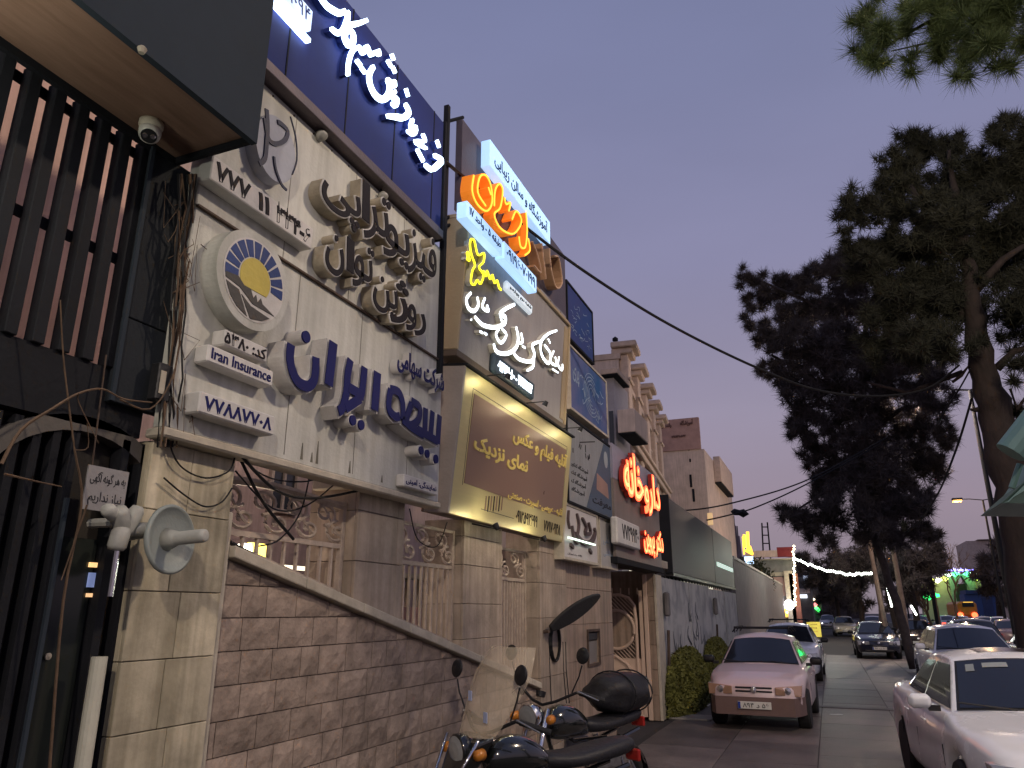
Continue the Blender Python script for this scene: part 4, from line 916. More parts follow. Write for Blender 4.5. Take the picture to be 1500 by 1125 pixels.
def neon(word, l, r_, t, b, off=.03):
    rc = rr_(B, .1, l, r_, t, b)
    m = MB(); B.text(m, word, rc, .02, .09, off + .01); m.build('neon_return', mRedS, s)
    m = MB(); B.text(m, word, rc, .0905, .1, off); m.build('neon_letters', mRed, s)
    m = MB(); B.text(m, word, rc, .1005, .103, -.012); m.build('neon_core', mRedC, s)
zlow = B.px(940, 752, .1)[1]; 
neon('خانه', (916, 720), (944, 740), (925, 665), (930, 728), .035); neon('دارو', (946, 750), (968, 760), (950, 693), (960, 757), .035)
neon('دکتر پروین', (944, 790), (972, 808), (950, 772), (965, 818), .03)
plq(B, s, (905, 790), (938, 800), (908, 758), (906, 796), '۷۷۲۹۹۴۰', 0, .1, mLetEdge, mDarkL, (.2, .92, .25, .8), nm='phone_plaque')
# small pennant boards right of pharmacy
# --- gateway
gt = P(950, 1055, z=0); g0 = P(903, 1052, z=0)
mGate = mat('cream_gate', (.62, .47, .37), .5, var=.12, vs=3)
xA, xB2, yG = P(880, 1052, z=0).x, gt.x, gt.y
t = T('cream_gate_leaf', 'cream painted steel gate leaf with lattice and round ornament, standing open', 'gate', (xA, yG, 0))
Wg = xB2 - xA; zg = lambda py: P(945, py, y=yG).z
ztop = zg(865); 
def xg(px, py): return P(px, py, y=yG).x
MB().box(xA, xB2, yG, yG + .03, .06, zg(965), ch=.004).build('lower_panel', mGate, t)
for (x0, x1, z0, z1) in ((xB2 - .07, xB2, .05, ztop), (xA, xA + .06, .05, ztop), (xA + .06, xB2 - .07, .03, .1)): MB().box(x0, x1, yG - .03, yG + .05, z0, z1, ch=.005).build('gate_frame', mGate, t)
cx_, cz_ = xg(903, 922), P(903, 922, y=yG).z; rr = .34
MB().tube([(cx_ + rr * math.cos(a_), yG - .02, cz_ + rr * math.sin(a_)) for a_ in np.linspace(0, 2 * math.pi, 30)], .03, 8).build('round_ornament_ring', mGate, t)
MB().lathe([(0, 0), (rr - .02, 0), (rr - .02, .02), (0, .02)], (cx_, yG - .01, cz_), (0, 1, 0), 30).build('round_panel', mTile, t)
# curved frame around lattice
xr_ = xB2 - .14; zt1, zt0 = cz_ + .62, cz_ - .62
pts = [(xA, yG - .01, zt1 - .02), (xr_ - .3, yG - .01, zt1), (xr_ - .12, yG - .01, zt1 - .06), (xr_ - .02, yG - .01, zt1 - .2), (xr_, yG - .01, zt1 - .45), (xr_, yG - .01, .25)]
MB().tube(pts, .03, 8).build('curved_frame', mGate, t)
pts = [(xA, yG - .01, zt0 + .18), (xr_ - .4, yG - .01, zt0 + .15), (xr_ - .2, yG - .01, zt0 + .02), (xr_ - .05, yG - .01, zt0 - .2)]
MB().tube(pts, .03, 8).build('curved_frame', mGate, t)
for k in range(-14, 22):      # diagonal lattice bars, clipped to the field and the ring
    seg = []; 
    for q in np.linspace(0, 1, 60):
        x = xA + q * (xr_ - xA); z_ = zt1 - (x - xA) * 1.0 - .075 * k
        if zt0 + .1 < z_ < zt1 - .02 - max(0, x - xr_ + .25) * .6 and (x - cx_) ** 2 + (z_ - cz_) ** 2 > (rr + .02) ** 2: seg.append((x, yG, z_))
        else:
            if len(seg) > 2: MB().tube([seg[0], seg[-1]], .009, 4).build('lattice_bar', mGate, t)
            seg = []
    if len(seg) > 2: MB().tube([seg[0], seg[-1]], .009, 4).build('lattice_bar', mGate, t)
for k in range(6):
    x = xA + .12 + k * .16; MB().box(x - .01, x + .01, yG, yG + .02, zt1, ztop + .05).build('top_bar', mGate, t)
t = T('gate_pillar', 'cream and stone gate pillar right of the open gate leaf', 'pillar', (xB2 + .15, yG, 0))
MB().box(xB2 + .02, xB2 + .1, yG - .06, yG + .2, 0, 2.5, ch=.01).build('jamb', mGate, t)
xP2 = P(985, 1045, z=0).x
for k in range(6): MB().box(xB2 + .102, xP2 + .0, yG - .02, yG + .5, k * .42, k * .42 + .416, ch=.006).build('cladding_slab', mTile, t)
MB().box(xP2 + .002, xP2 + .05, yG - .03, yG + .5, 0, 2.5, ch=.006).build('edge_strip', mCream, t)
t = T('gateway_interior', 'dark brown recess behind the open gate', 'recess', (-4.4, yG + .4, 0)); MB().box(-5.5, xB2 + .1, yG + .55, yG + .7, 0, 2.6).build('back_wall', mTile, t); MB().box(-5.5, WX + .1, y5b, yG + .5, 2.62, 2.75).build('ceiling', mTile, t)
MB().box(-3.9, -3.4, y5b + 1.5, y5b + 1.6, 2.58, 2.61).build('tube_lamp', em('tube_warm', (1, .8, .55), 2), t)

# ================================================================== PAINTED WALL BEYOND THE GATE
XW2 = xP2 + .02
mMural = bpy.data.materials.new('painted_mural_wall'); mMural.use_nodes = True; nt_ = mMural.node_tree; N = nt_.nodes.new; Lk = nt_.links.new; bs_ = nt_.nodes['Principled BSDF']; bs_.inputs['Roughness'].default_value = .7
co = N('ShaderNodeTexCoord'); 
n1 = N('ShaderNodeTexNoise'); n1.inputs['Scale'].default_value = 1.1; n1.inputs['Detail'].default_value = 7; n1.inputs['Distortion'].default_value = 1.5; Lk(co.outputs['Object'], n1.inputs[0])
r1 = N('ShaderNodeValToRGB'); r1.color_ramp.elements[0].position = .36; r1.color_ramp.elements[0].color = (.22, .23, .24, 1); r1.color_ramp.elements[1].position = .56; r1.color_ramp.elements[1].color = (.42, .42, .41, 1); Lk(n1.outputs[0], r1.inputs[0])
sx = N('ShaderNodeSeparateXYZ'); Lk(co.outputs['Object'], sx.inputs[0])
wv = N('ShaderNodeMath'); wv.operation = 'SINE'; mu = N('ShaderNodeMath'); mu.operation = 'MULTIPLY'; mu.inputs[1].default_value = .62; Lk(sx.outputs['Y'], mu.inputs[0]); Lk(mu.outputs[0], wv.inputs[0])
ab = N('ShaderNodeMath'); ab.operation = 'ABSOLUTE'; Lk(wv.outputs[0], ab.inputs[0])
hm = N('ShaderNodeMath'); hm.operation = 'MULTIPLY_ADD'; hm.inputs[1].default_value = .70; hm.inputs[2].default_value = .25; Lk(ab.outputs[0], hm.inputs[0])
nn = N('ShaderNodeMath'); nn.operation = 'MULTIPLY_ADD'; nn.inputs[1].default_value = .25; Lk(n1.outputs[0], nn.inputs[0]); Lk(hm.outputs[0], nn.inputs[2])
sb = N('ShaderNodeMath'); sb.operation = 'SUBTRACT'; Lk(nn.outputs[0], sb.inputs[0]); Lk(sx.outputs['Z'], sb.inputs[1])
r2 = N('ShaderNodeValToRGB'); r2.color_ramp.elements[0].position = 0; r2.color_ramp.elements[0].color = (0, 0, 0, 1); r2.color_ramp.elements[1].position = .06; r2.color_ramp.elements[1].color = (1, 1, 1, 1); Lk(sb.outputs[0], r2.inputs[0])
r3 = N('ShaderNodeValToRGB'); r3.color_ramp.elements[0].color = (.26, .23, .06, 1); r3.color_ramp.elements[1].position = .45; r3.color_ramp.elements[1].color = (.06, .085, .035, 1); Lk(sb.outputs[0], r3.inputs[0])
mx = N('ShaderNodeMixRGB'); mx.inputs[0].default_value = 0; Lk(r1.outputs[0], mx.inputs[1]); Lk(r3.outputs[0], mx.inputs[2]); Lk(mx.outputs[0], bs_.inputs['Base Color'])
MW0 = yG + .55; MW1 = P(1082, 930, x=XW2).y; zW = P(1000, 852, x=XW2).z
t = T('mural_wall', 'grey wall painted with faded calligraphy and green bushes, beside the pink hatchback', 'wall', (XW2, MW0, 0))
seg = (MW1 - MW0) / 4
for k in range(4): MB().box(XW2 - .25, XW2 + (.0, .012, .0, .02)[k], MW0 + seg * k + .004, MW0 + seg * (k + 1) - .004, 0, zW + (0, .0, -.05, -.05)[k]).build('wall_bay', mMural, t)
m = MB(); Bm = Board((XW2 + .001, MW0, 0)); rd = random.Random(9)
for k in range(16):
    a_, b_ = rd.uniform(.4, 5.5), rd.uniform(1.2, 2.1)
    m = MB(); Bm.stroke(m, [(a_, b_), (a_ + rd.uniform(-.2, .2), b_ - .2), (a_ + rd.uniform(-.1, .35), b_ - .4), (a_ + rd.uniform(.1, .5), b_ - rd.uniform(.2, .5))], (.01, .045), .012, .016); m.build('painted_calligraphy', mat('mural_ink', (.07, .08, .10), .7), t)
for k, yy in enumerate((MW0 + .15, MW0 + seg * 2.2)):
    q_ = T('wall_duct', ['lumpy old cable box on the near end of the mural wall', 'grey cable box on the far half of the mural wall'][k], 'cable box', (XW2 + .05, yy, 1.9)); MB().box(XW2 + .02, XW2 + .12, yy - .08, yy + .1, 1.75, 2.2, ch=.03).build('case', mat('duct_grey', (.15, .14, .14), .7, var=.4), q_); MB().tube([(XW2 + .07, yy, 1.5), (XW2 + .05, yy - .05, .8), (XW2 + .06, yy, 0)], .03, 6).build('conduit', mRust, q_)
# fence grille with lit gaps above the wall
t = T('wall_top_grille', 'black grille along the wall top with light behind it', 'grille', (XW2, MW0, zW))
for z_ in (zW + .06, zW + .24): MB().box(XW2 - .1, XW2 - .07, MW0, MW1, z_, z_ + .03).build('rail', mBlack, t)
for k in range(30): y_ = MW0 + (MW1 - MW0) * k / 30; MB().box(XW2 - .1, XW2 - .07, y_, y_ + .05, zW, zW + .3).build('bar', mBlack, t)
t = T('yard_light_box', 'pale lit panel glimpsed behind the black grille', 'light panel', (XW2 - .6, MW0 + 1, zW)); MB().box(XW2 - .7, XW2 - .6, MW0 + .4, MW1 - 1, zW - .3, zW + .35).build('diffuser', em('yard_glow', (1, .92, .7), .75), t)
# billboard
xb_ = XW2 + .05; B = Board(P(985, 838, x=xb_)); a1 = B.px(1074, 830)[0]; H = B.px(992, 738)[1]
s = T('dark_billboard', 'large dark two panel billboard seen edge on above the mural wall', 'billboard', B.w(0, 0))
for k in (0, 1): m = MB(); B.box(m, a1 * (.0, .58)[k] + .02, a1 * (.575, 1)[k], 0, H, -.05, 0, ch=.01); m.build('panel', mat(('board_brown_grey', 'board_green_grey')[k], ((.07, .062, .062), (.09, .11, .105))[k], .5, .1, var=.4, vs=.8), s)
m = MB(); B.box(m, -.06, .0, -.02, H + .05, -.35, .02, ch=.01); m.build('end_frame', mSteel, s)
m = MB(); B.box(m, -.12, -.07, -.02, H + .1, -.3, -.2); m.build('white_edge', mCream, s)
m = MB(); B.box(m, 0, a1, -.08, -.01, -.3, .02); m.build('bottom_frame', mBlack, s)
m = MB(); B.box(m, a1 * .62, a1 * .98, H * .32, H * .40, .003, .01); m.build('reflected_tube', em('tube_reflection', (.75, 1, .85), .7), s)  # glowing strip painted on as the reflection of a tube
# pale hut front behind billboard (between pharmacy and billboard)
p_ = P(968, 830, x=-3.3); q_ = P(990, 765, x=-3.3)
t = T('cream_shop_front', 'narrow cream shop front between the pharmacy sign and the billboard', 'shop front', (-3.3, p_.y, 0))
MB().box(-3.6, -3.3, p_.y - 1, p_.y + 2.5, 0, q_.z + .4).build('wall', mat('cream_front', (.5, .42, .33), .6, var=.1), t)
for k in range(3): MB().box(-3.299, -3.28, p_.y + .1, p_.y + .7, q_.z - .3 - k * .2, q_.z - .2 - k * .2).build('printed_line', mDarkL, t)
# ================================================================== BUILDINGS FARTHER ALONG
mPinkSt = mat('pink_stone', (.64, .51, .43), .75, var=.18, vs=1.5, bump=.2, bs=10, streak=.15); mPinkSt2 = mat('pink_stone_trim', (.54, .42, .34), .7, var=.2, vs=4)
# ornate apartment block: rotated facade
c0 = P(906, 526, y=28); c1 = P(960, 590, y=40) ; yaw = -R(5.5)
t = T('ornate_apartment_block', 'pink stone apartment building with ornate cornices and pilasters, behind the pharmacy sign', 'building', (c0.x, c0.y, 0))
B = Board((c0.x, c0.y, 0), 0, yaw); zt = c0.z; Lf = 15
m = MB(); B.box(m, 0, Lf, 0, zt, -5.5, 0); m.build('wall', mPinkSt, t)
m = MB(); B.box(m, -.05, Lf, zt + .01, zt + .25, -5.5, .08); m.build('parapet', mPinkSt2, t)
for k, a_ in enumerate((.2, 3.3, 6.4, 9.5, 12.6)):
    m = MB(); B.box(m, a_, a_ + .9, 3, zt + .25, .001, .35, ch=.03); m.build('pilaster', mPinkSt2, t)
    for q_ in ((a_ - .15, a_ + 1.05, zt + .26, zt + .5, -.3, .55), (a_ - .3, a_ + 1.2, zt + .501, zt + .75, -.3, .75), (a_ - .1, a_ + 1.0, zt - .9, zt - .75, .351, .45)): m = MB(); B.box(m, *q_, ch=.04); m.build('capital', mPinkSt2, t)
    for f in range(4):
        z_ = zt - 2.6 - f * 2.9
        if z_ < 2.5 or a_ > 12: continue
        w0, w1 = a_ + 1.25, a_ + 2.95
        m = MB(); B.box(m, w0 + .15, w1 - .15, z_, z_ + 1.7, .001, .02); wn = m.build('window', mGlass, t)
        m = MB(); B.box(m, w0, w0 + .15, z_, z_ + 1.7, .001, .12); B.box(m, w1 - .15, w1, z_, z_ + 1.7, .001, .12); B.box(m, w0 - .1, w1 + .1, z_ + 1.701, z_ + 1.95, .001, .22); B.box(m, w0 - .1, w1 + .1, z_ - .2, z_ - .002, .001, .25); m.build('frame', mPinkSt2, wn)
        m = MB()
        for q in range(6): B.box(m, w0 + .1 + q * .28, w0 + .16 + q * .28, z_, z_ + .55, .13, .18)
        B.box(m, w0, w1, z_ + .55, z_ + .62, .13, .2); m.build('balustrade', mPinkSt2, wn)
for z_ in (zt - 3.6, zt - 6.5, zt - 9.4):
    if z_ > 2: m = MB(); B.box(m, -.05, Lf, z_, z_ + .25, .351, .5, ch=.03); B.box(m, -.05, Lf, z_ + .251, z_ + .4, .2, .62, ch=.03); m.build('cornice', mPinkSt2, t)
for (px_, py_, w_, zz) in ((236 / 5.6 + 860, 65 / 5.6 + 500, .12, .9),): q = P(px_, 520, y=28.5); MB().tube([(q.x, q.y, zt), (q.x, q.y, zt + 1.0)], .06, 6).lathe([(0, 0), (.12, .0), (.12, .1), (0, .2)], (q.x, q.y, zt + 1.0)).build('chimney_flue', mSteel, t)
# nearer glazed bay with small slab canopies
q0 = P(886, 595, y=24); q1 = P(905, 700, y=24)
t = T('grey_bay_building', 'narrow grey tiled bay building with jutting slab roof, beside the blue sign', 'building', (q0.x, 24, 0))
MB().box(q0.x - .4, q0.x + .35, 24, 26, 0, q0.z + 1.0).build('wall', mat('grey_tile_bay', (.33, .31, .33), .5, var=.15), t)
s0 = P(886, 548, y=23.6); MB().box(s0.x - .15, s0.x + .45, 23.6, 25.4, s0.z, s0.z + .2, ch=.02).build('roof_slab', mPinkSt2, t)
MB().box(s0.x - .13, s0.x + .43, 23.62, 25.38, s0.z - .04, s0.z - .001).build('slab_underside', mSteel, t)
s1 = P(905, 632, y=23.6); MB().box(s1.x, s1.x + .6, 23.6, 25.6, s1.z - .05, s1.z + .75, ch=.02).build('balcony', mPinkSt, t); MB().box(s1.x + .02, s1.x + .58, 23.62, 25.58, s1.z - .1, s1.z - .051).build('balcony_underside', mSteel, t)
for k in range(3): MB().box(q0.x - .3 + k * .22, q0.x - .15 + k * .22, 23.97, 23.995, q0.z - 3.2, q0.z - .2).build('glass_strip', mGlass, t)
# plain tall pink building with roof sign
c0 = P(962, 660, y=46); c1 = P(1031, 655, y=46); c2 = P(1050, 690, y=54)
t = T('plain_pink_building', 'tall blank pink building with a faded driving school sign on its roof', 'building', (c0.x, 46, 0))
zt = P(1000, 660, y=46).z
MB().box(c0.x - 2, c1.x, 46, 60, 0, zt).build('wall', mPinkSt, t)
r0 = P(962, 617, y=46); MB().box(c0.x, P(1024, 620, y=46).x, 45.9, 46.2, zt + .001, r0.z, ch=.02).build('roof_sign_panel', mat('sign_pink_faded', (.40, .25, .21), .7, var=.2), t)
Bf = None
m = MB()
def fronttext(m, word, x0, x1, z0, z1, y, off=.02, d=.05):
    V, Fc = layout(word, off); a0 = min(v[0] for v in V); a1 = max(v[0] for v in V); b0 = min(v[1] for v in V); b1 = max(v[1] for v in V)
    m.add([(x0 + (v[0] - a0) * (x1 - x0) / (a1 - a0), y - (v[2] + .5) * d, z0 + (v[1] - b0) * (z1 - z0) / (b1 - b0)) for v in V], Fc); return m
fx = lambda px: P(px, 630, y=45.9).x; fz = lambda py: P(995, py, y=45.9).z
fronttext(m, 'آموزشگاه', fx(997), fx(1016), fz(625), fz(616), 45.89); fronttext(m, 'رانندگی', fx(968), fx(984), fz(626), fz(618), 45.89); fronttext(m, '۷۷۸۳۵۵۴۲', fx(983), fx(1004), fz(641), fz(637), 45.89)
m.build('roof_sign_lettering', mat('faded_brown_ink', (.14, .07, .06), .7), t)
for (x, y0, y1) in ((1008, 652, 660), (1010, 672, 677), (1011, 695, 714), (1015, 716, 735)): u = P(x, y1, y=45.99); v = P(x + 2, y0, y=45.99); MB().box(u.x, v.x, 45.97, 45.99, u.z, v.z).build('wall_stain_plate', mSteel, t)
b0 = P(1032, 672, y=48); MB().box(c1.x + .002, c1.x + .45, 50, 57, b0.z - 1.2, b0.z + .5, ch=.03).build('balcony', mPinkSt2, t); MB().box(c1.x + .01, c1.x + .43, 50.02, 56.9, b0.z - 1.3, b0.z - 1.205).build('balcony_underside', mSteel, t)
for f in range(3): MB().box(c1.x + .002, c1.x + .05, 49, 54, zt - 6.5 - f * 3, zt - 5 - f * 3).build('window', mGlass, t)
# low colourful sign at foot of it
q = P(1040, 760, y=44); MB().box(q.x - .15, q.x + .15, 44, 44.15, q.z - .35, q.z + .35, ch=.04).build('small_lit_sign', em('green_orange', (.75, .5, .25), .6), label='small orange and green lit sign at the foot of the blank pink building', cat='sign', loc=(q.x, 44, q.z))
# antennas/towers far
for k, (x, y0, y1, D) in enumerate(((1076, 770, 835, 120), (1081, 785, 835, 120))):
    u, v = P(x, y1, y=D), P(x, y0, y=D)
    t = T('lattice_mast', ['tall thin hazy mast far behind the billboard', 'shorter hazy mast right beside the taller one'][k], 'mast', u, 'far masts'); 
    MB().tube([u - Vector((0, 0, 4)), v], [1.0, .25], 4).build('lattice', mat('mast_grey', (.2, .16, .17), .8), t); MB().tube([v, v + Vector((0, 0, 1.5))], .08, 4).build('tip', mSteel, t)
# roof frame ladder shape
D = 62
t = T('roof_mast_ladder', 'thin ladder like steel frame standing on the low roof by the red panel', 'frame', P(1126, 825, y=D))
for (x0, y0, x1, y1) in ((1124, 765, 1130, 830), (1116, 766, 1119, 830)): MB().tube([P(x0, y0, y=D), P(x1, y1, y=D)], .06, 5).build('upright', mSteel, t)
for k in range(5): MB().tube([P(1116.5 + k * .6, 772 + k * 12, y=D), P(1124.5 + k * 1.1, 772 + k * 12, y=D)], .045, 5).build('rung', mSteel, t)
# row of low shops at the end of the pavement
D = 60
def fbox(t, nm, m, x0, x1, ytop, ybot, D, th=.3, ch=0, z0=None):
    a_, b_ = P(x0, ybot, y=D), P(x1, ytop, y=D); return MB().box(a_.x, b_.x, D, D + th, a_.z if z0 is None else z0, b_.z, ch=ch).build(nm, m, t)
t = T('red_roofed_shop', 'small lit shop with dark red roof panel and bulbs up its corner post', 'shop', P(1140, 900, y=D))
mCol = mat('shop_cream', (.5, .47, .36), .6); mRedP = mat('red_panel', (.24, .03, .035), .5)
fbox(t, 'wall', mat('shop_grey', (.24, .25, .25), .6, var=.25), 1093, 1160, 818, 905, D, 8, z0=0)
fbox(t, 'red_panel', mRedP, 1139, 1162, 801, 816, D - .4, .2); fbox(t, 'pinkish_panel', mPinkSt, 1093, 1138, 806, 817, D - .4, .2)
fbox(t, 'canopy_edge', mCream, 1100, 1162, 817.5, 820, D - 1, 1.2); fbox(t, 'window_panel', mat('window_pinkish', (.45, .30, .26), .4), 1132, 1154, 845, 873, D - .2, .15); fbox(t, 'white_band', mCol, 1129, 1156, 838, 844, D - .25, .2)
fbox(t, 'column', mCream, 1155, 1160, 836, 905, D - .5, .4, z0=0); fbox(t, 'brick_column', mat('brick_red', (.3, .12, .09), .7), 1162, 1168, 840, 905, D - .5, .4, z0=0)
gdo = fbox(t, 'door', em('door_glow', (1, .62, .12), .8), 1140, 1158, 884, 904, D - .3, .1)
for k in range(6): q = P(1143 + (k % 3) * 5, 891 + (k // 3) * 6, y=D - .4); MB().lathe([(0, -.1), (.12, 0), (0, .1)], q, n=6).build('bulb', em('bulb_yellow', (1, .8, .35), 6), gdo)
mBulb = em('fairy_bulb', (1, .88, .55), 9); mBulbW = em('fairy_bulb_white', (.92, 1, .88), 10)
sm = None
for k in range(22):
    q = P(1162 + .15 * k + random.uniform(-1.2, 1.2), 800 + k * 4.1, y=D - 1); m = MB().lathe([(0, -.09), (.1, 0), (0, .09)], q, n=6); m.build('corner_bulb', mBulb, t)
q = P(1156, 886, y=D - 1.5); MB().lathe([(0, -.2), (.35, 0), (0, .2)], q, (0, 1, 0), n=10).build('flood_lamp', em('flood', (.9, .9, 1), 12), t)
q = P(1150, 818.5, y=D - 1); 
# light string across the lane
t = T('string_lights', 'swag of white festoon lights strung from the red roofed shop to the tree trunks', 'lights', P(1165, 820, y=58))
pts = []
for k in range(34):
    u = k / 33; x = 1163 + u * 113; y = 817 + 24 * math.sin(u * math.pi * .62) ** .9 + random.uniform(-1.2, 1.2); y = min(y, 843); pts.append(P(x, y - 1.5, y=58 - 20 * u)); q = P(x, y, y=58 - 20 * u)
    r_ = .10 - .03 * u; MB().lathe([(0, -r_), (r_, 0), (0, r_)], q, n=8).build('bulb', mBulbW, t)
MB().tube(pts, .02, 4).build('wire', mCable, t)
# neon tower sign with orange lettering and white-blue column
D = 50
t = T('tower_neon_sign', 'vertical neon sign, orange lettering over a white and blue lit column', 'sign', P(1094, 880, y=D))
m = MB(); 
for (x0, y0, x1, y1, w_) in ((1090, 783, 1091, 802, 1.6), (1095, 779, 1096, 806, 1.8), (1088, 786, 1090, 812, 1), (1098, 800, 1102, 812, 1.6), (1092, 806, 1103, 812, 1.6)): m.tube([P(x0, y0, y=D), P(x1, y1, y=D)], w_ * .055, 6)
m.build('orange_lettering', em('neon_orange', (1, .42, .03), 4), t)
fbox(t, 'white_lettering_panel', em('neon_blue_white', (.55, .75, 1), 1.6), 1091, 1103, 815, 826, D, .2); fbox(t, 'blue_column', em('neon_blue', (.35, .5, 1), 2.2), 1094, 1101, 845, 870, D, .2)
q = P(1094, 839, y=D - .3); MB().lathe([(0, -.25), (.32, 0), (0, .25)], q, (0, 1, 0), n=12).build('flood_lamp', em('flood_white', (.95, 1, .95), 16), t)
fbox(t, 'lit_box', em('box_cream', (.7, .9, 1), 1.0), 1103, 1112, 862, 876, D, .3); fbox(t, 'orange_box', em('box_orange', (1, .5, .2), 1.0), 1096, 1101, 868, 876, D, .3); fbox(t, 'mast', mSteel, 1091, 1093, 815, 905, D + .4, .3, z0=0)
t = T('grey_boundary_wall', 'long plain grey and rose wall running on behind the parked cars', 'wall', P(1088, 900, y=42))
p_ = P(1083, 930, x=XW2 + .02); MB().box(XW2 - .3, XW2 + .02, MW1 + .1, 58, 0, 3.6).build('wall_face', mat('rose_grey_wall', (.24, .21, .20), .7, var=.25), t); MB().box(XW2 - .3, XW2 + .06, MW1 + .1, 58, 3.605, 3.7).build('coping', mCream, t)
# creeper on it
def leafcloud(t, nm, centers, n, size, m, seed=0):
    rg = np.random.RandomState(seed); vs = []; fs = []
    for _ in range(n):
        c = centers[rg.randint(len(centers))]; p = np.array(c[0]) + np.clip(rg.randn(3), -2, 2) * np.array(c[1]) * .5; d = rg.randn(3); d /= np.linalg.norm(d); e = np.cross(d, rg.randn(3)); e /= np.linalg.norm(e); s_ = size * rg.uniform(.6, 1.3); o = len(vs)
        vs += [tuple(p - d * s_), tuple(p + e * s_ * .45), tuple(p + d * s_), tuple(p - e * s_ * .45)]; fs.append((o, o + 1, o + 2, o + 3))
    me = bpy.data.meshes.new(nm); me.from_pydata(vs, [], fs); me.materials.append(m); o = bpy.data.objects.new(nm, me); COL.objects.link(o); o.parent = t; og = Vector(t['_org']); o.location = -og; return o
mLeaf = mat('creeper_leaf', (.05, .06, .025), .7, var=.4)
t = T('wall_creeper', 'ragged dark creeper hanging over the wall near the neon column', 'creeper', P(1115, 900, y=48)); leafcloud(t, 'foliage', [(tuple(P(x, y, y=48)), (.5, .4, .7)) for x, y in ((1110, 835), (1115, 850), (1118, 870), (1114, 885), (1105, 840), (1122, 850), (1108, 862))], 1600, .12, mLeaf, 5); MB().tube([P(1113, 905, y=48), P(1114, 840, y=48)], .05, 5).build('stem', mTwig, t)
# clipped bushes against the mural wall
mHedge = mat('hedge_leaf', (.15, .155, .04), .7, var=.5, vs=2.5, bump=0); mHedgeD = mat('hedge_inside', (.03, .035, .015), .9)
for k, (pa_, pb_2, pt_) in enumerate((((984, 1040), (1038, 985), (1004, 953)), ((1037, 985), (1070, 952), (1056, 935)))):
    u, v, w_ = P(*pa_, x=XW2 + .2), P(*pb_2, x=XW2 + .2), P(*pt_, x=XW2 + .2); y0_, y1_ = u.y + .3, v.y - .2; hh_ = w_.z
    t = T('clipped_bush', ['green bush against the mural wall, nearest the gate', 'green bush against the mural wall, beside the pink hatchback'][k], 'bush', (XW2 + .2, (y0_ + y1_) / 2, 0), 'bushes along the mural wall')
    rg = np.random.RandomState(40 + k); vs = []; fs = []; ym = (y0_ + y1_) / 2; ry = (y1_ - y0_) / 2
    for _ in range(9000):
        a_ = rg.uniform(0, math.pi); c_ = rg.uniform(-1, 1); sh = (1 - abs(c_) ** 3) ** .5
        x_ = abs(math.cos(a_)) if rg.rand() < .5 else rg.rand(); p = np.array([XW2 + .05 + .38 * sh * math.cos(a_ / 2) * rg.uniform(.85, 1.05), ym + ry * c_, hh_ * (.25 + .75 * sh) * math.sin(a_ / 2 + .0) * rg.uniform(.9, 1.04)])
        d = rg.randn(3); d /= np.linalg.norm(d); e = np.cross(d, rg.randn(3)); e /= np.linalg.norm(e); s_ = .045 * rg.uniform(.6, 1.3); o = len(vs); vs += [tuple(p - d * s_), tuple(p + e * s_ * .5), tuple(p + d * s_), tuple(p - e * s_ * .5)]; fs.append((o, o + 1, o + 2, o + 3))
    MB().add(vs, []).v; mb = MB(); mb.v = vs; mb.f = fs
    me = bpy.data.meshes.new('foliage'); og = Vector(t['_org']); me.from_pydata([tuple(Vector(q) - og) for q in vs], [], fs); me.materials.append(mHedge); o = bpy.data.objects.new('foliage', me); COL.objects.link(o); o.parent = t
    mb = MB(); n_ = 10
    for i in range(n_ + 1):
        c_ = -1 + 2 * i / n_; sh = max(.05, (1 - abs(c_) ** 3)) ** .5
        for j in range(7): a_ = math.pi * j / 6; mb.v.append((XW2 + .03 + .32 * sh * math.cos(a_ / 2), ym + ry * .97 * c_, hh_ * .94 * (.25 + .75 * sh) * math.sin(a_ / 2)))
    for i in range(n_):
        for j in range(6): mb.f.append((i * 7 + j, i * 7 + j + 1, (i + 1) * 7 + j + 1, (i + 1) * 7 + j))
    mb.build('dark_core', mHedgeD, t, smooth=True)  # dark shell inside the leaves, its colour stands in for shade
# yellow pavement board
a_, b_ = P(1184, 934, z=0), P(1204, 934, z=0); D = a_.y; h = P(1194, 911, y=D).z
t = T('yellow_pavement_board', 'yellow standing board with dark writing on the lane beyond the white cars', 'sign board', (a_.x, D, 0)); mYB = em('lit_yellow_board', (.85, .70, .12), .55)
MB().box(a_.x, b_.x, D, D + .08, 0.05, h, ch=.02).build('board', mYB, t); MB().box(a_.x, a_.x + .1, D + .09, D + .7, 0, h * .9).build('leg', mSteel, t)
m = MB(); w_ = b_.x - a_.x; 
for k, wd in enumerate(('فروش', 'ویژه', 'کیف و کفش')): fronttext(m, wd, a_.x + w_ * .25, b_.x - w_ * .25, h * (.8 - .22 * k), h * (.9 - .22 * k), D - .002, d=.01)
m.build('lettering', mDarkL, t)
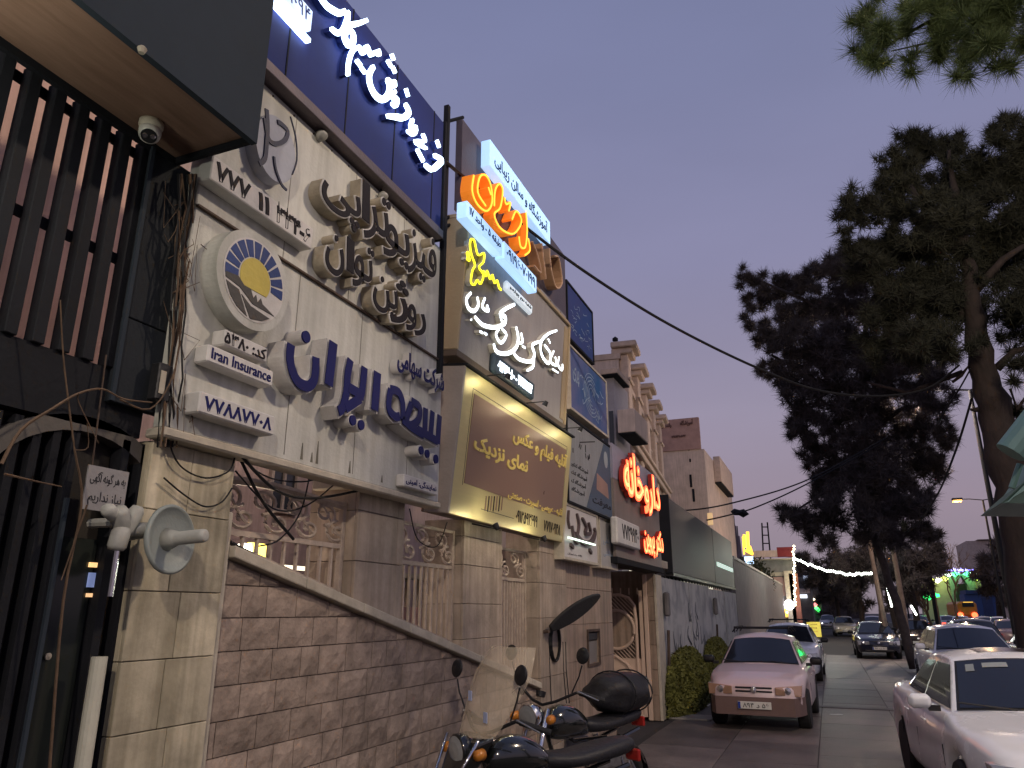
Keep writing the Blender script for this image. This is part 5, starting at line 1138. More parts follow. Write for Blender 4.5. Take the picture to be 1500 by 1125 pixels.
# dark shop row behind with small lights
for k, (x0, x1, yt, D, lab) in enumerate(((1164, 1185, 845, 75, 'dark two storey shop with white lit fascia beyond the red roofed shop'), (1185, 1200, 860, 100, 'farther dark shop front with a small green lit sign'))):
    t = T('dark_shop', lab, 'shop', P((x0 + x1) / 2, 905, y=D)); fbox(t, 'wall', mat('dark_shop_wall', (.12, .11, .11), .7, var=.3), x0, x1, yt, 905, D, 9, z0=0)
    if k == 0:
        fbox(t, 'lit_fascia', em('fascia_white', (.85, .9, 1), 2.2), 1172, 1182, 871, 876, D - .3, .2); fbox(t, 'lit_window', em('window_cool', (.6, .7, .9), .5), 1178, 1187, 843, 858, D - .3, .2); fbox(t, 'pink_panel', mPinkSt, 1170, 1186, 862, 869, D - .2, .1)
    else:
        for (x, y, c_) in ((1196, 891, (.1, 1, .2)), (1201, 895, (.05, 1, .15)), (1194, 886, (1, .2, .2))): q = P(x, y, y=D - .5); MB().lathe([(0, -.25), (.3, 0), (0, .25)], q, n=8).build('lit_sign', em('dot%.1f' % c_[0] + str(y), c_, 3), t)
        q = P(1192, 878, y=D - .5); MB().lathe([(0, -.15), (.2, 0), (0, .15)], q, n=8).build('lamp', em('lampy', (1, .9, .6), 5), t)
t = T('far_building_block', 'dark distant buildings closing the tree shaded lane', 'building', P(1215, 900, y=220)); MB().box(-30, 8, 220, 225, 0, 12).build('wall', mat('far_dark', (.045, .036, .036), .8, var=.3, vs=.3), t)
# ================================================================== RIGHT BACKGROUND: mosque gate, booth, bus
D = 150
t = T('green_lit_gateway', 'arched gateway with green floodlights and violet lit lettering on top', 'gateway', P(1400, 900, y=D))
mGw = mat('gateway_stone', (.38, .40, .24), .7, var=.25, vs=.5)
fbox(t, 'wing_wall', mGw, 1355, 1392, 850, 905, D + .5, 3, z0=0); fbox(t, 'wing_wall', mGw, 1425, 1436, 850, 905, D + .5, 3, z0=0)
# arch block with opening: build as polygon ring
x0, x1 = P(1390, 850, y=D).x, P(1428, 850, y=D).x; z1 = P(1409, 841, y=D).z; xm = (x0 + x1) / 2; hw = (x1 - x0) * .33; zs_ = z1 * .35
arc = [(xm - hw, 0), (xm - hw, zs_ + 1.5), (xm - hw * .6, zs_ + 3.4), (xm, zs_ + 5), (xm + hw * .6, zs_ + 3.4), (xm + hw, zs_ + 1.5), (xm + hw, 0)]
out = [(x0, 0), (x0, z1), (xm - hw * .6, z1), (xm, z1), (xm + hw * .6, z1), (x1, z1), (x1, 0)]
for k in range(6): MB().prism([(arc[k][0], D, arc[k][1]), (arc[k + 1][0], D, arc[k + 1][1]), (out[k + 1][0], D, out[k + 1][1]), (out[k][0], D, out[k][1])], (0, 2, 0)).build('arch_stone', mat('gate_green_tile', (.22, .32, .2), .6), t)
fbox(t, 'back_wall', mat('gate_recess', (.10, .12, .08), .7), 1390, 1428, 855, 905, D + 2.2, .3, z0=0)
m = MB(); fronttext(m, 'مسجد جامع فاطمیه', P(1386, 836, y=D).x, P(1426, 836, y=D).x, P(1400, 839, y=D).z, P(1400, 832, y=D).z, D, .03, .3); m.build('lit_lettering', em('violet_text', (.35, .3, 1), 5), t)
for k, (x, y, c_, s_) in enumerate(((1390, 841, (.8, 1, .8), 6), (1399, 841, (.1, 1, .35), 5), (1417, 841, (.1, 1, .35), 5), (1425, 841, (.7, 1, .8), 6), (1431, 846, (.7, 1, .1), 4), (1358, 851, (.9, 1, .1), 4), (1364, 850, (.9, 1, .15), 4), (1373, 850, (1, 1, .6), 7), (1383, 848, (.9, 1, .2), 3), (1455, 843, (.7, 1, .2), 2), (1484, 843, (.6, 1, .2), 3))):
    q = P(x, y, y=D - 1); MB().lathe([(0, -.5), (.7, 0), (0, .5)], q, n=8).build('flood_lamp', em('gl%d' % k, c_, s_), t)
D = 110
t = T('blue_site_booth', 'plain blue site cabin right of the green gateway', 'cabin', P(1437, 900, y=D)); mBB = mat('booth_blue', (.04, .08, .22), .6, var=.1)
fbox(t, 'body', mBB, 1418, 1460, 870, 904, D, 4, z0=0); fbox(t, 'roof_band', mat('booth_blue2', (.03, .06, .16), .6), 1415, 1462, 864, 870, D - .3, 4.5); fbox(t, 'door', mat('booth_door', (.03, .05, .13), .5), 1443, 1453, 876, 904, D - .05, .04, z0=0)
for k, (x, y0, y1) in enumerate(((1437, 882, 892), (1500, 883, 893))): pass
D = 95
t = T('orange_bus', 'orange city bus with red tail lights in the far traffic', 'bus', P(1419, 905, y=D)); mBus = mat('bus_orange', (.62, .24, .03), .4)
fbox(t, 'body', mBus, 1406, 1430, 881, 904, D, 9, ch=.25); fbox(t, 'rear_window', mGlass, 1410, 1426, 883, 889, D - .03, .02)
for x in (1407, 1428): q = P(x, 901, y=D - .1); MB().lathe([(0, -.05), (.3, 0), (0, .05)], q, (0, 1, 0), n=8).build('tail_light', em('tail_red', (1, .12, .04), 4), t)
for x in (1410, 1426): q = P(x, 905, y=D); MB().lathe([(.25, -.15), (.45, -.12), (.45, .12), (.25, .15)], (q.x, D + 1, .45), (1, 0, 0), 14).build('wheel', mRubber, t)
fbox(t, 'destination_sign', em('dest', (1, .6, .1), 1.2), 1411, 1425, 881.6, 882.6, D - .05, .03)
D = 100
t = T('pink_far_building', 'flat pale pink building top rising behind the dark trees at right', 'building', P(1470, 800, y=260)); fbox(t, 'wall', mPinkSt, 1435, 1500, 790, 905, 260, 20, z0=0); fbox(t, 'roof_band', mPinkSt2, 1432, 1520, 788, 790, 259, 21)
t = T('mid_street_sign', 'green neon canopy shape glowing in the trees', 'sign', P(1368, 875, y=90))
m = MB()
for L in ([(1350, 874), (1358, 871), (1366, 875), (1372, 870)], [(1352, 873), (1360, 877), (1369, 873), (1376, 872)]): m.tube([P(x, y, y=90) for x, y in L], .16, 5)
m.build('neon_tube', em('neon_green', (.03, 1, .2), 5), t)
# ================================================================== STREET LAMPS
def lamp(label, base, arm, h, lit=True, power=0, col=(1, .62, .28)):
    t = T('street_lamp', label, 'street lamp', base, 'curved arm street lamps'); x, y, z0 = base
    MB().tube([(x, y, z0), (x, y, h)], [.11, .06], 10).build('pole', mSteel, t); MB().lathe([(.2, 0), (.16, .3), (.12, .35)], (x, y, z0), n=12).build('base', mSteel, t)
    MB().tube([(x, y, h), (x + arm * .5, y, h + .12), (x + arm, y, h + .15)], .035, 6).build('arm', mSteel, t); MB().tube([(x, y, h), (x - arm * .5, y, h + .1)], .035, 6).build('arm', mSteel, t)
    hd = MB().box(x + arm - .35, x + arm + .35, y - .16, y + .16, h + .08, h + .24, ch=.05).build('lamp_head', mSteel, t)
    MB().box(x + arm - .28, x + arm + .28, y - .14, y + .14, h - .03, h + .075, ch=.02).build('lens', em('sodium_lens', (1, .45, .08), 5) if lit else mGlass, t)
    if power:
        l = bpy.data.lights.new('lamp_light', 'POINT'); l.energy = power; l.color = col; l.shadow_soft_size = .25; o = bpy.data.objects.new('lamp_light', l); COL.objects.link(o); o.parent = t; o.location = Vector((x + arm, y, h - .1)) - Vector(t['_org'])
    return t
q = P(1489, 915, y=62); lp = P(1451, 732, y=62); lamp('tall street lamp with orange glowing head, right of the leaning pine trunk', (q.x - .6, 62, .1), -1.6, lp.z, True, 900)
lamp('street lamp far down the avenue, small orange head seen through the dark pines', (P(1318, 900, y=110).x + 1, 110, 0), -1.2, P(1315, 818, y=110).z, True, 0)
# street lamps of the same row that stand beside and behind the photographer
lamp('street lamp of the median row standing out of frame beside the near pine', (6.2, 6.5, .1), -1.4, 9.0, True, 2000, (1, .80, .60))
lamp('street lamp of the median row standing behind the viewpoint', (6.2, -9, .1), -1.4, 9.0, True, 4200, (1, .84, .68))
lamp('added street lamp farther on, out of sight in the pine crowns', (5.6, 30, .1), -1.6, 9.5, True, 2600, (1, .78, .62))  # unseen lamp added to light the far pink walls
lamp('added street lamp beyond the cream sedan, hidden by trees', (5.6, 50, .1), -1.6, 9.5, True, 1500, (1, .76, .58))  # another unseen lamp, added for light on the far facades
def plight(parent, loc, e, col, r=.1):
    l = bpy.data.lights.new('point_light', 'POINT'); l.energy = e; l.color = col; l.shadow_soft_size = r; o = bpy.data.objects.new('point_light', l); COL.objects.link(o); o.parent = parent; o.location = Vector(loc) - Vector(parent['_org']); return o
plight(cl, P(357, 806, x=-3.75), 9, (1, .75, .55)); plight(cb, (-4.0, 6.5, 4.4), 75, (1, .74, .6)); plight(nb, (-4.0, 0, 2.6), 8, (1, .75, .6))  # house and neighbour wall lights have no fixture, added to brighten the plaster
for t_, q_, w_ in GL_: plight(t_, q_, w_, (1, .93, .62), .02)
sl = T('fascia_spotlight', 'white spotlight fixed in front of the dark fascia, above the frame', 'spotlight', (xo + .35, .75, cz + 1.2)); MB().lathe([(0, 0), (.06, 0), (.08, .12), (0, .12)], (xo + .35, .75, cz + 1.2), (-1, 0, -.3), 14).build('housing', mSteel, sl); MB().lathe([(0, 0), (.05, 0), (0, .02)], (xo + .35 - .13, .75, cz + 1.16), (-1, 0, -.3), 12).build('lens', em('spot_lens', (.9, 1, .9), 5), sl)
plight(sl, (xo + .22, .75, cz + 1.1), 1.2, (.85, 1, .95)); q_ = sl; plight(sl, (xo - .2, 1.0, cz - .5), 13, (.95, .95, .8))  # second light has no fixture, added below the soffit to brighten the wood
lshop = bpy.data.objects['yellow_pavement_board']; 
for (x, y, z, e, c_) in ((-.6, 40, 4.6, 170, (.9, 1, .85)), (-.2, 54, 4, 200, (1, .95, .75))):
    plight(bpy.data.objects['tower_neon_sign' if y < 50 else 'red_roofed_shop'], (x, y, z), e, c_, .3)
plight(t, P(1405, 845, y=140), 500, (.6, 1, .5), .5)
# ================================================================== TREES
mNeedle = mat('pine_needles', (.026, .028, .019), .9, var=.5, vs=1.2, bump=0); mNeedleB = mat('pine_needles_far', (.11, .093, .09), .9, var=.5, vs=1, bump=0); mNeedleL = mat('pine_needles_lit', (.15, .20, .07), .7, var=.4, vs=2, bump=0); mBark = mat('pine_bark', (.034, .026, .024), .9, var=.4, vs=8, bump=.8, bs=18, stretch=(1, 1, .35))  # lit needles have lamp light painted in as a brighter green
def tufts(t, nm, clumps, density, blen, bw, nb, m, seed, dropout=.0, yj=1.0):
    """clumps: (centre, radius).  Star tufts of needle blades sitting in each clump."""
    rg = np.random.RandomState(seed); C = []
    for c, r in clumps:
        n = int(density * r * r); sub = rg.randn(max(3, int(n / 14)), 3); sub /= np.linalg.norm(sub, axis=1)[:, None]; sub *= (rg.rand(len(sub), 1) ** .45) * r; sub[:, 1] *= yj
        k = rg.randint(len(sub), size=n); p = sub[k] + rg.randn(n, 3) * r * .11; C.append(np.array(c) + p)
    C = np.concatenate(C); n = len(C)
    d = rg.randn(n, nb, 3); d[..., 2] += .35; d /= np.linalg.norm(d, axis=2)[..., None]
    s_ = np.cross(d, rg.randn(n, nb, 3)); s_ /= np.linalg.norm(s_, axis=2)[..., None]
    L = blen * rg.uniform(.55, 1.25, (n, nb, 1)); c3 = C[:, None, :]
    v = np.stack([c3 + s_ * bw, c3 - s_ * bw, c3 + d * L], 2).reshape(-1, 3)
    og = np.array(t['_org']); v = v - og; nf = n * nb
    me = bpy.data.meshes.new(nm); me.vertices.add(len(v)); me.vertices.foreach_set('co', v.ravel()); me.loops.add(nf * 3); me.loops.foreach_set('vertex_index', np.arange(nf * 3, dtype=np.int32)); me.polygons.add(nf); me.polygons.foreach_set('loop_start', np.arange(0, nf * 3, 3, dtype=np.int32)); me.update(calc_edges=True)
    me.materials.append(m); o = bpy.data.objects.new(nm, me); COL.objects.link(o); o.parent = t; return o
def trunk(t, pts, r, nm='trunk', m=None):
    q = []; rg = random.Random(len(pts) + int(r[0] * 1000))
    for i in range(len(pts) - 1):
        for k in range(5): u = k / 5; p = Vector(pts[i]).lerp(Vector(pts[i + 1]), u); q.append(p + Vector((rg.uniform(-1, 1), rg.uniform(-1, 1), 0)) * r[0] * .12)
    q.append(Vector(pts[-1])); n = len(q); rr = [(r[0] + (r[1] - r[0]) * i / (n - 1)) * rg.uniform(.93, 1.08) for i in range(n)]
    return MB().tube(q, rr, 10).build(nm, m or mBark, t, smooth=True)
def clx(L, D, jit=1.5, rs=1, seed=1):
    rg = random.Random(seed); out = []
    for x, y, r in L:
        dy = rg.uniform(-jit, jit); p = P(x, y, y=D + dy); out.append((tuple(p), r * D / FPX / rs * 1.08))
    return out
# near pine A: trunk at the right edge
D = 15
base = P(1530, 1000, y=D); base.z = .1; base.x = P(1522, 900, y=D).x
tA = T('near_pine', 'tall dark pine with thick leaning trunk at the right edge', 'pine tree', base)
tp = [base, P(1508, 800, y=D), P(1478, 690, y=D), P(1452, 590, y=D), P(1432, 500, y=D), P(1420, 420, y=D), P(1400, 300, y=D), P(1390, 220, y=D)]
trunk(tA, tp, (.42, .03))
for L, r0 in (([(1448, 560), (1420, 535), (1408, 550), (1395, 560)], .05), ([(1460, 540), (1485, 515), (1520, 505)], .08), ([(1430, 480), (1390, 440), (1330, 420)], .10), ([(1425, 430), (1470, 380), (1500, 360)], .09), ([(1410, 380), (1350, 300), (1320, 250)], .08), ([(1410, 545), (1330, 575), (1270, 560)], .05), ([(1432, 600), (1422, 600)], .05), ([(1478, 715), (1462, 712)], .05), ([(1490, 600), (1510, 570)], .03), ([(1480, 570), (1490, 600), (1485, 610)], .025)):
    MB().tube([P(x, y, y=D + random.uniform(-.1, .1)) for x, y in L], r0, 6, r2=r0 * .5).build('limb', mBark, tA, smooth=True)
cA = [(1340, 210, 38), (1385, 225, 34), (1310, 250, 34), (1270, 300, 36), (1330, 280, 44), (1390, 270, 44), (1440, 250, 46), (1490, 200, 34), (1480, 260, 50), (1530, 240, 60), (1420, 320, 50), (1370, 340, 48), (1320, 345, 46), (1285, 380, 38), (1480, 340, 60), (1540, 350, 70), (1440, 390, 50), (1390, 410, 46), (1340, 410, 46), (1500, 430, 44), (1250, 355, 24), (1260, 385, 26), (1245, 300, 14), (1300, 450, 42), (1360, 460, 44), (1425, 450, 38), (1490, 480, 30), (1520, 500, 40), (1400, 500, 34), (1350, 510, 36), (1300, 500, 36), (1485, 545, 18), (1510, 600, 22), (1455, 195, 24), (1475, 180, 14)]
tufts(tA, 'crown', clx([(x + random.uniform(-6, 6), y + random.uniform(-6, 6), r * .89) for x, y, r in cA], D, 1.1, seed=2), 1080, .23, .007, 20, mNeedle, 3)
# big pine B behind it, hanging crown to the lower left
D = 28
base = P(1336, 960, y=D); base.z = .1
tB = T('leaning_pine', 'broad dark pine leaning over the lane, crown hanging low at centre right', 'pine tree', base)
trunk(tB, [base, P(1312, 880, y=D), P(1285, 800, y=D), P(1260, 700, y=D), P(1262, 560, y=D), P(1270, 450, y=D)], (.15, .08), m=mat('grey_bark', (.10, .08, .07), .9, var=.4, vs=6, bump=.6, bs=18))
for L, r0 in (([(1262, 600), (1200, 560), (1130, 520)], .12), ([(1265, 500), (1180, 440), (1110, 410)], .1), ([(1262, 640), (1320, 600), (1360, 590)], .1), ([(1260, 700), (1210, 720), (1170, 745)], .08), ([(1275, 740), (1330, 710), (1350, 690)], .08)):
    MB().tube([P(x, y, y=D) for x, y in L], r0, 6, r2=r0 * .4).build('limb', mBark, tB, smooth=True)
cB = [(1100, 412, 20), (1098, 440, 16), (1105, 470, 22), (1130, 430, 28), (1160, 420, 30), (1200, 400, 28), (1215, 395, 22), (1150, 470, 36), (1115, 500, 22), (1190, 450, 40), (1240, 400, 40), (1270, 380, 36), (1240, 450, 44), (1290, 440, 44), (1150, 520, 36), (1128, 545, 20), (1190, 510, 42), (1240, 510, 44), (1290, 510, 44), (1340, 500, 36), (1360, 530, 26), (1175, 570, 36), (1155, 560, 20), (1230, 570, 44), (1290, 575, 44), (1340, 570, 38), (1372, 585, 22), (1165, 630, 20), (1190, 620, 32), (1235, 630, 42), (1290, 640, 46), (1345, 625, 34), (1375, 650, 20), (1200, 660, 26), (1190, 680, 18), (1240, 690, 44), (1295, 700, 46), (1340, 690, 34), (1375, 680, 18), (1200, 715, 22), (1160, 755, 16), (1145, 750, 9), (1180, 770, 24), (1210, 760, 34), (1260, 750, 44), (1310, 755, 42), (1345, 745, 24), (1355, 780, 20), (1145, 760, 8), (1090, 400, 10), (1122, 420, 14), (1180, 405, 12), (1365, 560, 12), (1385, 640, 12), (1170, 600, 14)]
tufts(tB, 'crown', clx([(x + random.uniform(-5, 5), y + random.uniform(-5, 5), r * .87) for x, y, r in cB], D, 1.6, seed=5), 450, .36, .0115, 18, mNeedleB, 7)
# branch of a tree just outside the frame, lit green
D = 6
tC = T('overhanging_pine', 'lamp lit green pine branch reaching in at the top right corner', 'pine tree', (5.3, D, .1))
trunk(tC, [(5.6, D, .1), (5.5, D, 3), (5.3, D, 8.5)], (.3, .1))
for L, r0 in (([(1560, -60), (1490, -10), (1430, 10), (1380, 8)], .04), ([(1490, -10), (1430, 60), (1400, 90)], .026), ([(1400, 10), (1310, 60), (1290, 72)], .016), ([(1420, 50), (1350, 65), (1305, 75)], .012), ([(1345, 65), (1340, 85)], .006), ([(1480, 20), (1470, 70), (1440, 105)], .015)):
    MB().tube([P(x, y, y=D) for x, y in L], r0, 6, r2=r0 * .4).build('limb', mBark, tC)
MB().tube([(5.45, D, 6.2), P(1560, -60, y=D)], .06, 6, r2=.03).build('limb', mBark, tC)
cC = [(1262, 30, 16), (1270, 55, 20), (1285, 70, 22), (1262, 75, 14), (1300, 40, 22), (1330, 20, 26), (1300, 95, 12), (1340, 95, 16), (1370, 80, 20), (1365, 30, 26), (1400, 15, 26), (1395, 60, 24), (1410, 100, 18), (1430, 70, 26), (1440, 30, 28), (1470, 20, 30), (1465, 75, 24), (1480, 95, 14), (1500, 40, 34), (1350, -10, 30), (1420, -20, 34), (1500, -10, 40), (1285, 8, 18), (1540, 60, 30)]
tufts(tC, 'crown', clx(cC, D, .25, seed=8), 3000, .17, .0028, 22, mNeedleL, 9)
# farther trees of the median / lane
cR = random.Random(21)
def fartree(name, label, bx, D, top, cl, r0, seed, dens=90, bl=.6, cat='tree', m=None, lean=0):
    b = P(bx, 905, y=D); b.z = 0; t = T(name, label, cat, b, 'trees along the median'); trunk(t, [b, P(bx - lean * .5, (905 + top) / 2, y=D), P(bx - lean, top, y=D)], (r0, r0 * .4))
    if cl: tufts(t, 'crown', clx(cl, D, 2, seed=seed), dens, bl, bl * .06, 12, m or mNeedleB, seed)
    return t
fartree('median_tree', 'slim pale trunked tree just left of the leaning pine base', 1312, 62, 780, [(1240, 830, 22), (1265, 815, 26), (1290, 830, 26)], .2, 31, 260, .3, lean=38)
fartree('median_tree', 'two metre thick dark crowned tree between lane and avenue, upper right of black car', 1345, 44, 800, [(1335, 830, 30), (1310, 840, 26), (1355, 820, 28), (1330, 860, 24), (1370, 800, 22), (1350, 850, 20)], .18, 32, 160, .4, lean=25)
fartree('median_tree', 'dark tree behind the string lights, left half', 1228, 70, 840, [(1190, 840, 22), (1210, 825, 24), (1200, 860, 22), (1225, 850, 22), (1180, 815, 18), (1215, 875, 16)], .2, 33, 60, .6, lean=6)
fartree('median_tree', 'dark tree behind the string lights, right half', 1262, 64, 840, [(1250, 850, 24), (1270, 830, 26), (1285, 855, 24), (1245, 825, 20), (1265, 880, 18), (1290, 880, 14)], .22, 34, 60, .6, lean=6)
fartree('median_tree', 'farthest dark tree closing the lane between the string lights', 1243, 95, 850, [(1230, 870, 20), (1215, 885, 16), (1250, 890, 14), (1240, 850, 20)], .25, 35, 40, .8, lean=3)
fartree('round_dark_tree', 'rounded dark tree left of the far street lamp pole', 1462, 80, 830, [(1445, 830, 18), (1460, 815, 20), (1480, 812, 20), (1495, 825, 22), (1440, 850, 18), (1465, 850, 26), (1490, 855, 24), (1515, 840, 24), (1480, 880, 18), (1500, 885, 18)], .3, 36, 60, .7)
fartree('round_dark_tree', 'small rounded dark tree behind the blue cabin', 1405, 200, 860, [(1345, 885, 10), (1440, 880, 10), (1452, 870, 12), (1335, 880, 12)], .4, 37, 20, 1.6)
# pale pole-like trunks grouped right of the string
for k, (x0, y0, x1, y1, D, r0, lb) in enumerate(((1300, 930, 1272, 785, 36, .14, 'thin pale trunk leaning left, lit by lamp light, nearest the light string end'), (1330, 935, 1306, 790, 40, .16, 'thin pale trunk leaning left behind the leaning pine trunk'), (1290, 920, 1286, 800, 50, .16, 'upright thin trunk in the dark group of trunks'))):
    b = P(x0, y0, y=D); b.z = 0; t = T('slender_tree', lb, 'tree', b, 'slender trunks on the median'); trunk(t, [b, P(x1, y1, y=D)], (r0, r0 * .6), m=mat('pale_bark', (.20, .15, .12), .85, var=.3, vs=5)); tufts(t, 'crown', clx([(x1, y1 - 6, 16), (x1 + 10, y1 - 16, 14)], D, 1, seed=k), 150, .3, .02, 12, mNeedle, k)
# LED strips on two trunks
t = T('trunk_light_strips', 'rows of small white lights wound on the slender trunks', 'lights', P(1302, 870, y=38))
for (x0, y0, x1, y1) in ((1300, 862, 1306, 888), (1309, 864, 1313, 888), (1335, 888, 1342, 900)):
    for k in range(9): u = k / 8; q = P(x0 + (x1 - x0) * u, y0 + (y1 - y0) * u, y=35.2); MB().lathe([(0, -.05), (.05, 0), (0, .05)], q, n=6).build('light', mBulbW, t)
# bare trees by the avenue
def bare(label, bx, top, D, seed):
    rg = random.Random(seed); b = P(bx, 905, y=D); b.z = 0; t = T('bare_tree', label, 'tree', b, 'bare winter trees by the avenue'); zt = P(bx, top, y=D).z
    m = MB(); m.tube([b, b + Vector((0, 0, zt * .35))], [.12, .09], 6); m.build('trunk', mTwig, t); m = MB()
    def br(p, d, L, r, n):
        q = p + d * L; m.tube([p, (p + q) / 2 + Vector((rg.uniform(-.1, .1), 0, 0)) * L, q], r, 4, r2=r * .5, cap=False)
        if n:
            for _ in range(4): dd = (d + Vector((rg.uniform(-.7, .7), rg.uniform(-.7, .7), rg.uniform(-.2, .5)))).normalized(); br(p + (q - p) * rg.uniform(.4, 1), dd, L * rg.uniform(.5, .75), r * .55, n - 1)
    for _ in range(3): br(b + Vector((0, 0, zt * .33)), Vector((rg.uniform(-.35, .35), rg.uniform(-.3, .3), 1)).normalized(), zt * .36, .06, 4)
    m.build('branches', mTwig, t)
bare('bare winter tree left of the green gateway, thin twigs against the sky', 1375, 800, 60, 1); bare('bare winter tree in front of the green gateway', 1402, 800, 66, 2); bare('small bare tree beside the dark sedan, low twigs', 1362, 850, 50, 3)
# ================================================================== CABLES
def cable(label, pts, r, n=10, kind='cable'):
    q = []
    for i in range(len(pts) - 1):
        p0, p1, p2, p3 = [Vector(pts[max(0, min(len(pts) - 1, i + k))]) for k in (-1, 0, 1, 2)]
        for k in range(n): t = k / n; q.append(.5 * ((2 * p1) + (-p0 + p2) * t + (2 * p0 - 5 * p1 + 4 * p2 - p3) * t * t + (-p0 + 3 * p1 - 3 * p2 + p3) * t ** 3))
    q.append(Vector(pts[-1])); return MB().tube(q, r, 6).build('overhead_cable', mCable, label=label, cat='cable', loc=tuple(q[0]))
cable('thick black cable sagging from the navy sign post across the sky to the pine', [P(650, 235, x=WX + .16), P(760, 325, y=6.6), P(860, 400, y=7.6), P(980, 475, y=9), P(1105, 537, y=10.6), P(1200, 572, y=12), P(1290, 580, y=13.2), P(1360, 568, y=14.2), P(1405, 535, y=14.8)], .018)
cable('upper thin cable running from the billboard to the pine crown', [P(905, 748, y=20), P(1000, 748, y=20), P(1080, 735, y=21), P(1185, 702, y=24), P(1300, 640, y=26)], .022)
cable('lower thin cable with a knot running from the billboard to the pine crown', [P(1035, 762, y=22), P(1070, 754, y=22), P(1110, 742, y=23), P(1180, 710, y=24.5), P(1290, 650, y=26)], .022)
q = P(1083, 751, y=22.5); o = MB().lathe([(0, -.25), (.10, -.15), (.08, 0), (.13, .12), (0, .28)], q, (1, 0, -.2), 10).build('cable_splice', mCable, label='lumpy black knot of cable on the lower thin cable', cat='cable joint', loc=tuple(q))
cable('slack cable hanging from the near pine trunk down to the distance', [P(1424, 582, y=14.6), P(1400, 660, y=16), P(1370, 730, y=20), P(1335, 775, y=26), P(1290, 790, y=30)], .022)
cable('thin cable crossing behind the near pine trunk', [P(1422, 540, y=14.5), P(1405, 570, y=15), P(1385, 600, y=16), P(1372, 625, y=17)], .015)
cable('thin drop cable beneath the insurance sign', [P(345, 658, x=WX + .1), P(400, 715, x=WX + .05), P(450, 730, x=WX + .02), P(510, 722, x=WX), P(545, 712, x=WX + .05)], .009)
cable('straight dark cable falling behind the scroll railing', [P(350, 668, x=WX + .02), P(385, 735, x=WX - .02), P(430, 790, x=WX - .05)], .009)
cable('cable lying along the sloping coping to the second pillar', [P(331, 790, x=WX - .05), P(360, 808, x=WX - .05), P(440, 850, x=WX - .05), P(508, 878, x=WX - .05)], .012)
# wall objects near the tiled wall: padded flap leaning on the pillar, cable coil
pa, pb_ = P(808, 922, x=WX + .12), P(880, 872, x=WX + .55)
t = T('black_awning_flap', 'long narrow black flap jutting up from the narrow pillar above the motorcycles', 'flap', pa)
d = (pb_ - pa); side = d.cross(Vector((1, 0, .2))).normalized(); n_ = 10; top = []; bot = []
for k in range(n_ + 1):
    u = k / n_; w_ = .085 * (math.sin(math.pi * min(1, (u * .92 + .06))) ** .6); c = pa + d * u; top.append(c + side * w_); bot.append(c - side * w_)
MB().prism(top + bot[::-1], d.cross(side).normalized() * .05).build('pad', mBlack, t, bevel=.01)
MB().tube([pa - d * .05, pa + Vector((-.12, 0, -.03))], .02, 6).build('hinge', mRust, t)
q = P(812, 940, x=WX + .04); t = T('cable_coil', 'loop of black cable hanging on the narrow pillar under the flap', 'cable coil', q)
for k in range(3): MB().tube([(q.x + .01 * k, q.y + .16 * math.cos(a_) * (1 - .05 * k), q.z + .2 * math.sin(a_)) for a_ in np.linspace(0, 6.28, 22)], .011, 5).build('loop', mCable, t)
for dx in (-8, 12, 16): MB().tube([P(812 + dx, 940, x=WX + .03), P(813 + dx, 980, x=WX + .03), P(816 + dx * 1.1, 1030, x=WX + .03)], .01, 5).build('hanging_end', mCable, t)
# teal metal canopy on a post at right edge
D = 5.2
t = T('teal_booth_roof', 'pale teal sheet metal booth roof corner with a round tube, at the right edge', 'booth', (3.9, D, 0)); mTeal = mat('teal_paint', (.16, .27, .25), .4, .1, var=.12, bump=.03)
a_ = P(1464, 735, y=D); b_ = P(1500, 690, y=D); 
top = [a_, a_ + Vector((.9, -.6, .62)), a_ + Vector((.9, .6, .62)), a_ + Vector((.1, .9, 0.0))]
MB().prism([P(1478, 735, y=D), P(1508, 700, y=D), P(1560, 620, y=D), P(1560, 650, y=D), P(1502, 718, y=D), P(1470, 737, y=D)], (0, .7, 0)).build('roof_edge', mTeal, t)
MB().prism([P(1466, 737, y=D + .01), P(1560, 655, y=D + .01), P(1560, 738, y=D + .01)], (0, .68, 0)).build('soffit', mat('teal_dark', (.06, .11, .09), .5), t)
MB().tube([P(1480, 663, y=D), P(1520, 612, y=D)], .085, 14).build('round_tube', mTeal, t); MB().tube([P(1494, 680, y=D + .2), P(1482, 715, y=D + .2)], .02, 6).build('brace', mTeal, t)
MB().box(3.85, 3.95, D, D + .1, 0, P(1500, 640, y=D).z).build('post', mTeal, t)

